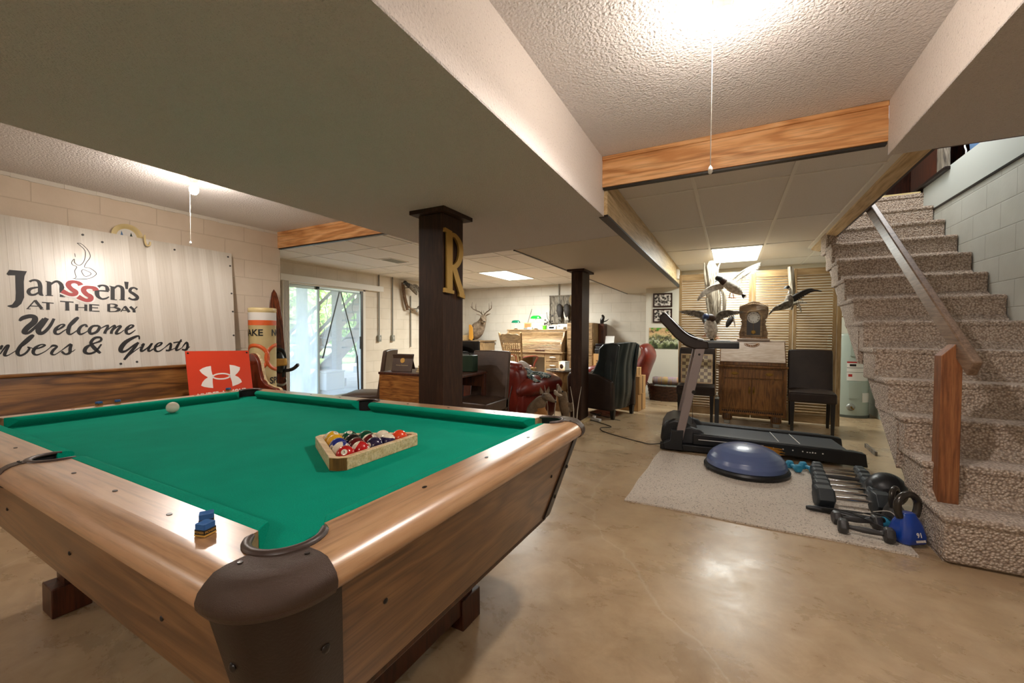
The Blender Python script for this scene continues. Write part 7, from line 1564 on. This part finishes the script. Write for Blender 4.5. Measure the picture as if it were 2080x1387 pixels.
# ============================================================ WATER HEATER
def heater():
    t = thing('water_heater', 'pale green water heater tank with white labels behind the stairs', 'water heater', (1.515, 7.50, 0))
    r = .24; MB().lathe([(.001, .03), (r, .03), (r, 1.14), (r-.01, 1.165), (.001, 1.18)], 48).build('tank', 'tank_green', t)
    MB().lathe([(.001, 0), (r+.008, 0), (r+.008, .035), (.001, .035)], 40).build('base_ring', 'tank_base', t)
    def patch(a0, a1, z0, z1, mat, nm, e=.003):
        vs = []; k = 10
        for i in range(k+1):
            a = R(a0+(a1-a0)*i/k)
            for rr_ in (r, r+e):
                for z in (z0, z1): vs.append((rr_*math.cos(a), rr_*math.sin(a), z))
        m = MB(); fs = []
        for i in range(k):
            q = 4*i; fs += [(q+2, q+6, q+7, q+3), (q, q+1, q+5, q+4), (q, q+4, q+6, q+2), (q+1, q+3, q+7, q+5)]
        fs += [(0, 2, 3, 1), (4*k, 4*k+1, 4*k+3, 4*k+2)]
        m._add(vs, fs); return m.build(nm, mat, t)
    patch(-104, -40, .52, .78, 'label_white', 'warning_label'); patch(-104, -40, .765, .785, 'label_red', 'label_header', .004); patch(-104, -104+62, .695, .70, 'black_ink', 'label_rule', .0042); patch(-104, -42, .635, .639, 'black_ink', 'label_rule', .0042)
    patch(-97, -80, .72, .75, 'black_ink', 'label_drawing', .0042); patch(-100, -90, .575, .61, 'label_red', 'label_drawing', .0042)
    patch(-98, -66, .27, .50, 'tank_green', 'access_panel', .012); patch(-60, -30, .22, .35, 'label_white', 'rating_label', .005); patch(-96, -74, .86, 1.08, 'tank_green', 'access_panel', .012)
    a = R(-92); m = MB(frame((r*math.cos(a), r*math.sin(a), .15), (-math.sin(a), math.cos(a), 0), (0, 0, 1))); m.lathe([(.001, .02), (.03, .02), (.045, .008), (.05, 0)], 20); v = m.build('drain_cover', 'galv', t)
    m = MB(frame((r*math.cos(a), r*math.sin(a), .15), (-math.sin(a), math.cos(a), 0), (0, 0, 1))); m.cyl((0, .005, .02), (0, .005, .05), .010, n=12); m.cyl((.01, -.012, .02), (.02, -.02, .055), .010, n=12); m.build('drain_valve', 'brass', v)
    m = MB(); m.tube([(-.17, -.12, 1.16), (-.17, -.12, 1.42)], .011, 10); m.tube(spline([(-.15, -.24, 1.41), (-.09, -.25, 1.41), (-.075, -.25, 1.38), (-.075, -.25, 1.26), (-.05, -.25, 1.25), (-.01, -.25, 1.255)], 4), .008, 8); m.ball((-.16, -.24, 1.40), (.02, .02, .02), 10, 8); m.build('relief_valve', 'brass', t)
    MB().box(-.20, -.175, -.17, -.16, 1.05, 1.08).build('sticker', 'db_blue', t)
heater()
o = MB().box(1.25, 1.27, 5.10, 5.45, 0, .04).build('wood_offcut', 'old_wood'); tag(o, 'short wood offcut on the floor under the stairs', 'wood')


# ============================================================ OUTSIDE THE SLIDING DOOR
plain('patio', '#b9b4aa', .8, vary=(3, '#9d978c')); plain('grass_ground', '#8b9a5c', .9, vary=(6, '#5f7a3c'))
plain('leaf_light', '#d5e6a4', .7, vary=(5, '#a9c878')); plain('leaf_mid', '#b8d28a', .7, vary=(5, '#86ad5e')); plain('bark', '#6a5b4c', .9)
struct(MB().box(-12.5, -6.15, 0, 14, -.12, -.02).build('patio_slab', 'patio')); struct(MB().box(-60, -12.5, -20, 60, -.35, -.25).build('ground', 'grass_ground'))
struct(MB().box(-10.5, -6.15, 2.5, 11, 2.42, 2.47).build('deck_floor', 'deck_wood'))
for i, (x, y) in enumerate(((-7.55, 5.30), (-7.55, 6.12), (-9.6, 8.6))):
    t = thing('deck_post', ['pale wooden deck post seen through the left door pane', 'grey wooden deck post in front of the outdoor stairs', 'farther wooden deck post behind the outdoor stairs'][i], 'post', (x, y, -.02))
    MB().box(-.075, .075, -.075, .075, .18, 2.44).build('shaft', 'deck_wood', t, bevel=.006); MB().box(-.14, .14, -.14, .14, 0, .18).build('footing', 'patio', t, bevel=.01)
def ostair():
    t = thing('outdoor_staircase', 'grey wooden deck stairs with wavy balusters outside the sliding door', 'stairs', (-7.8, 5.5, -.02))
    s = .92
    for x in (-.02, -.95):
        MB().prism([(0, 0), (.35, 0), (3.0, 2.44), (2.70, 2.44), (2.62, 2.44), (.0, .10)], x-.02, x+.02, 'x').build('stringer', 'deck_wood', t)
        MB().tube([(x, .15, .98), (x, 2.6, .98+2.45*s)], (.02, .045), 4, start=PI/4).build('handrail', 'deck_wood', t)
        b = MB()
        for i in range(12):
            y = .3+i*.2; z = .14+y*s; b.tube(spline([(x, y, z), (x, y+.03, z+.2), (x, y-.03, z+.4), (x, y+.02, z+.6), (x, y, z+.76)], 4), .008, 6)
        b.build('balusters', 'dark_metal', t)
    for i in range(11): MB().box(-.97, .0, .12+i*.235, .12+i*.235+.27, .16+i*.215, .20+i*.215).build('tread', 'deck_wood', t)
    for x in (0, -.95): MB().box(x-.04, x+.04, .05, .13, 0, 1.1).build('newel', 'deck_wood', t)
ostair()
t = thing('storage_bin', 'white storage bin on the patio below the outdoor stairs', 'bin', (-7.25, 5.72, -.02)); MB().box(-.16, .16, -.22, .22, 0, .36).build('body', 'white_paint', t, bevel=.02); MB().box(-.17, .17, -.23, .23, .36, .39).build('lid', 'white_gloss', t, bevel=.01)
def tree(x, y, h, r, mat, lb, seed):
    rnd = random.Random(seed); t = thing('tree', lb, 'tree', (x, y, -.25), group='trees beyond the patio')
    MB().tube([(0, 0, 0), (.1, .05, h*.4), (0, 0, h*.75)], [.22, .16, .08], 10).build('trunk', 'bark', t)
    m = MB()
    for i in range(2600):
        a, b = rnd.uniform(0, 2*PI), rnd.uniform(-1, 1); rr_ = r*(rnd.random()**.35); q = math.sqrt(1-b*b); p = Vector((rr_*q*math.cos(a), rr_*q*math.sin(a), h*.55+rr_*1.25*b))
        if p.z < .2: p.z = rnd.uniform(.1, 1.2)
        d = Vector((rnd.uniform(-1, 1), rnd.uniform(-1, 1), rnd.uniform(-1, 1))).normalized()*.13; e = d.cross(Vector((rnd.uniform(-1, 1), rnd.uniform(-1, 1), 1))).normalized()*.07
        m._add([tuple(p-d), tuple(p+e), tuple(p+d), tuple(p-e)], [(0, 1, 2, 3)])
    o = m.build('foliage', mat, t, flat=True)
for i, (x, y, h, r, mt, lb) in enumerate(((-14, 9.3, 4, 1.6, 'leaf_light', 'light green leafy tree behind the left part of the outdoor stairs'), (-14.2, 12.7, 4.2, 1.65, 'leaf_mid', 'fuller green tree behind the wavy railing'), (-18.6, 17.2, 5, 2.0, 'leaf_light', 'small bright shrub-like tree at the right of the doorway view'), (-23.5, 15, 8, 2.6, 'leaf_mid', 'tall tree farthest off beyond the patio'), (-18.4, 12.8, 6.5, 2.1, 'leaf_mid', 'dense tree seen between the two door panes'))):
    tree(x, y, h, r, mt, lb, i)
bpy.context.view_layer.update()
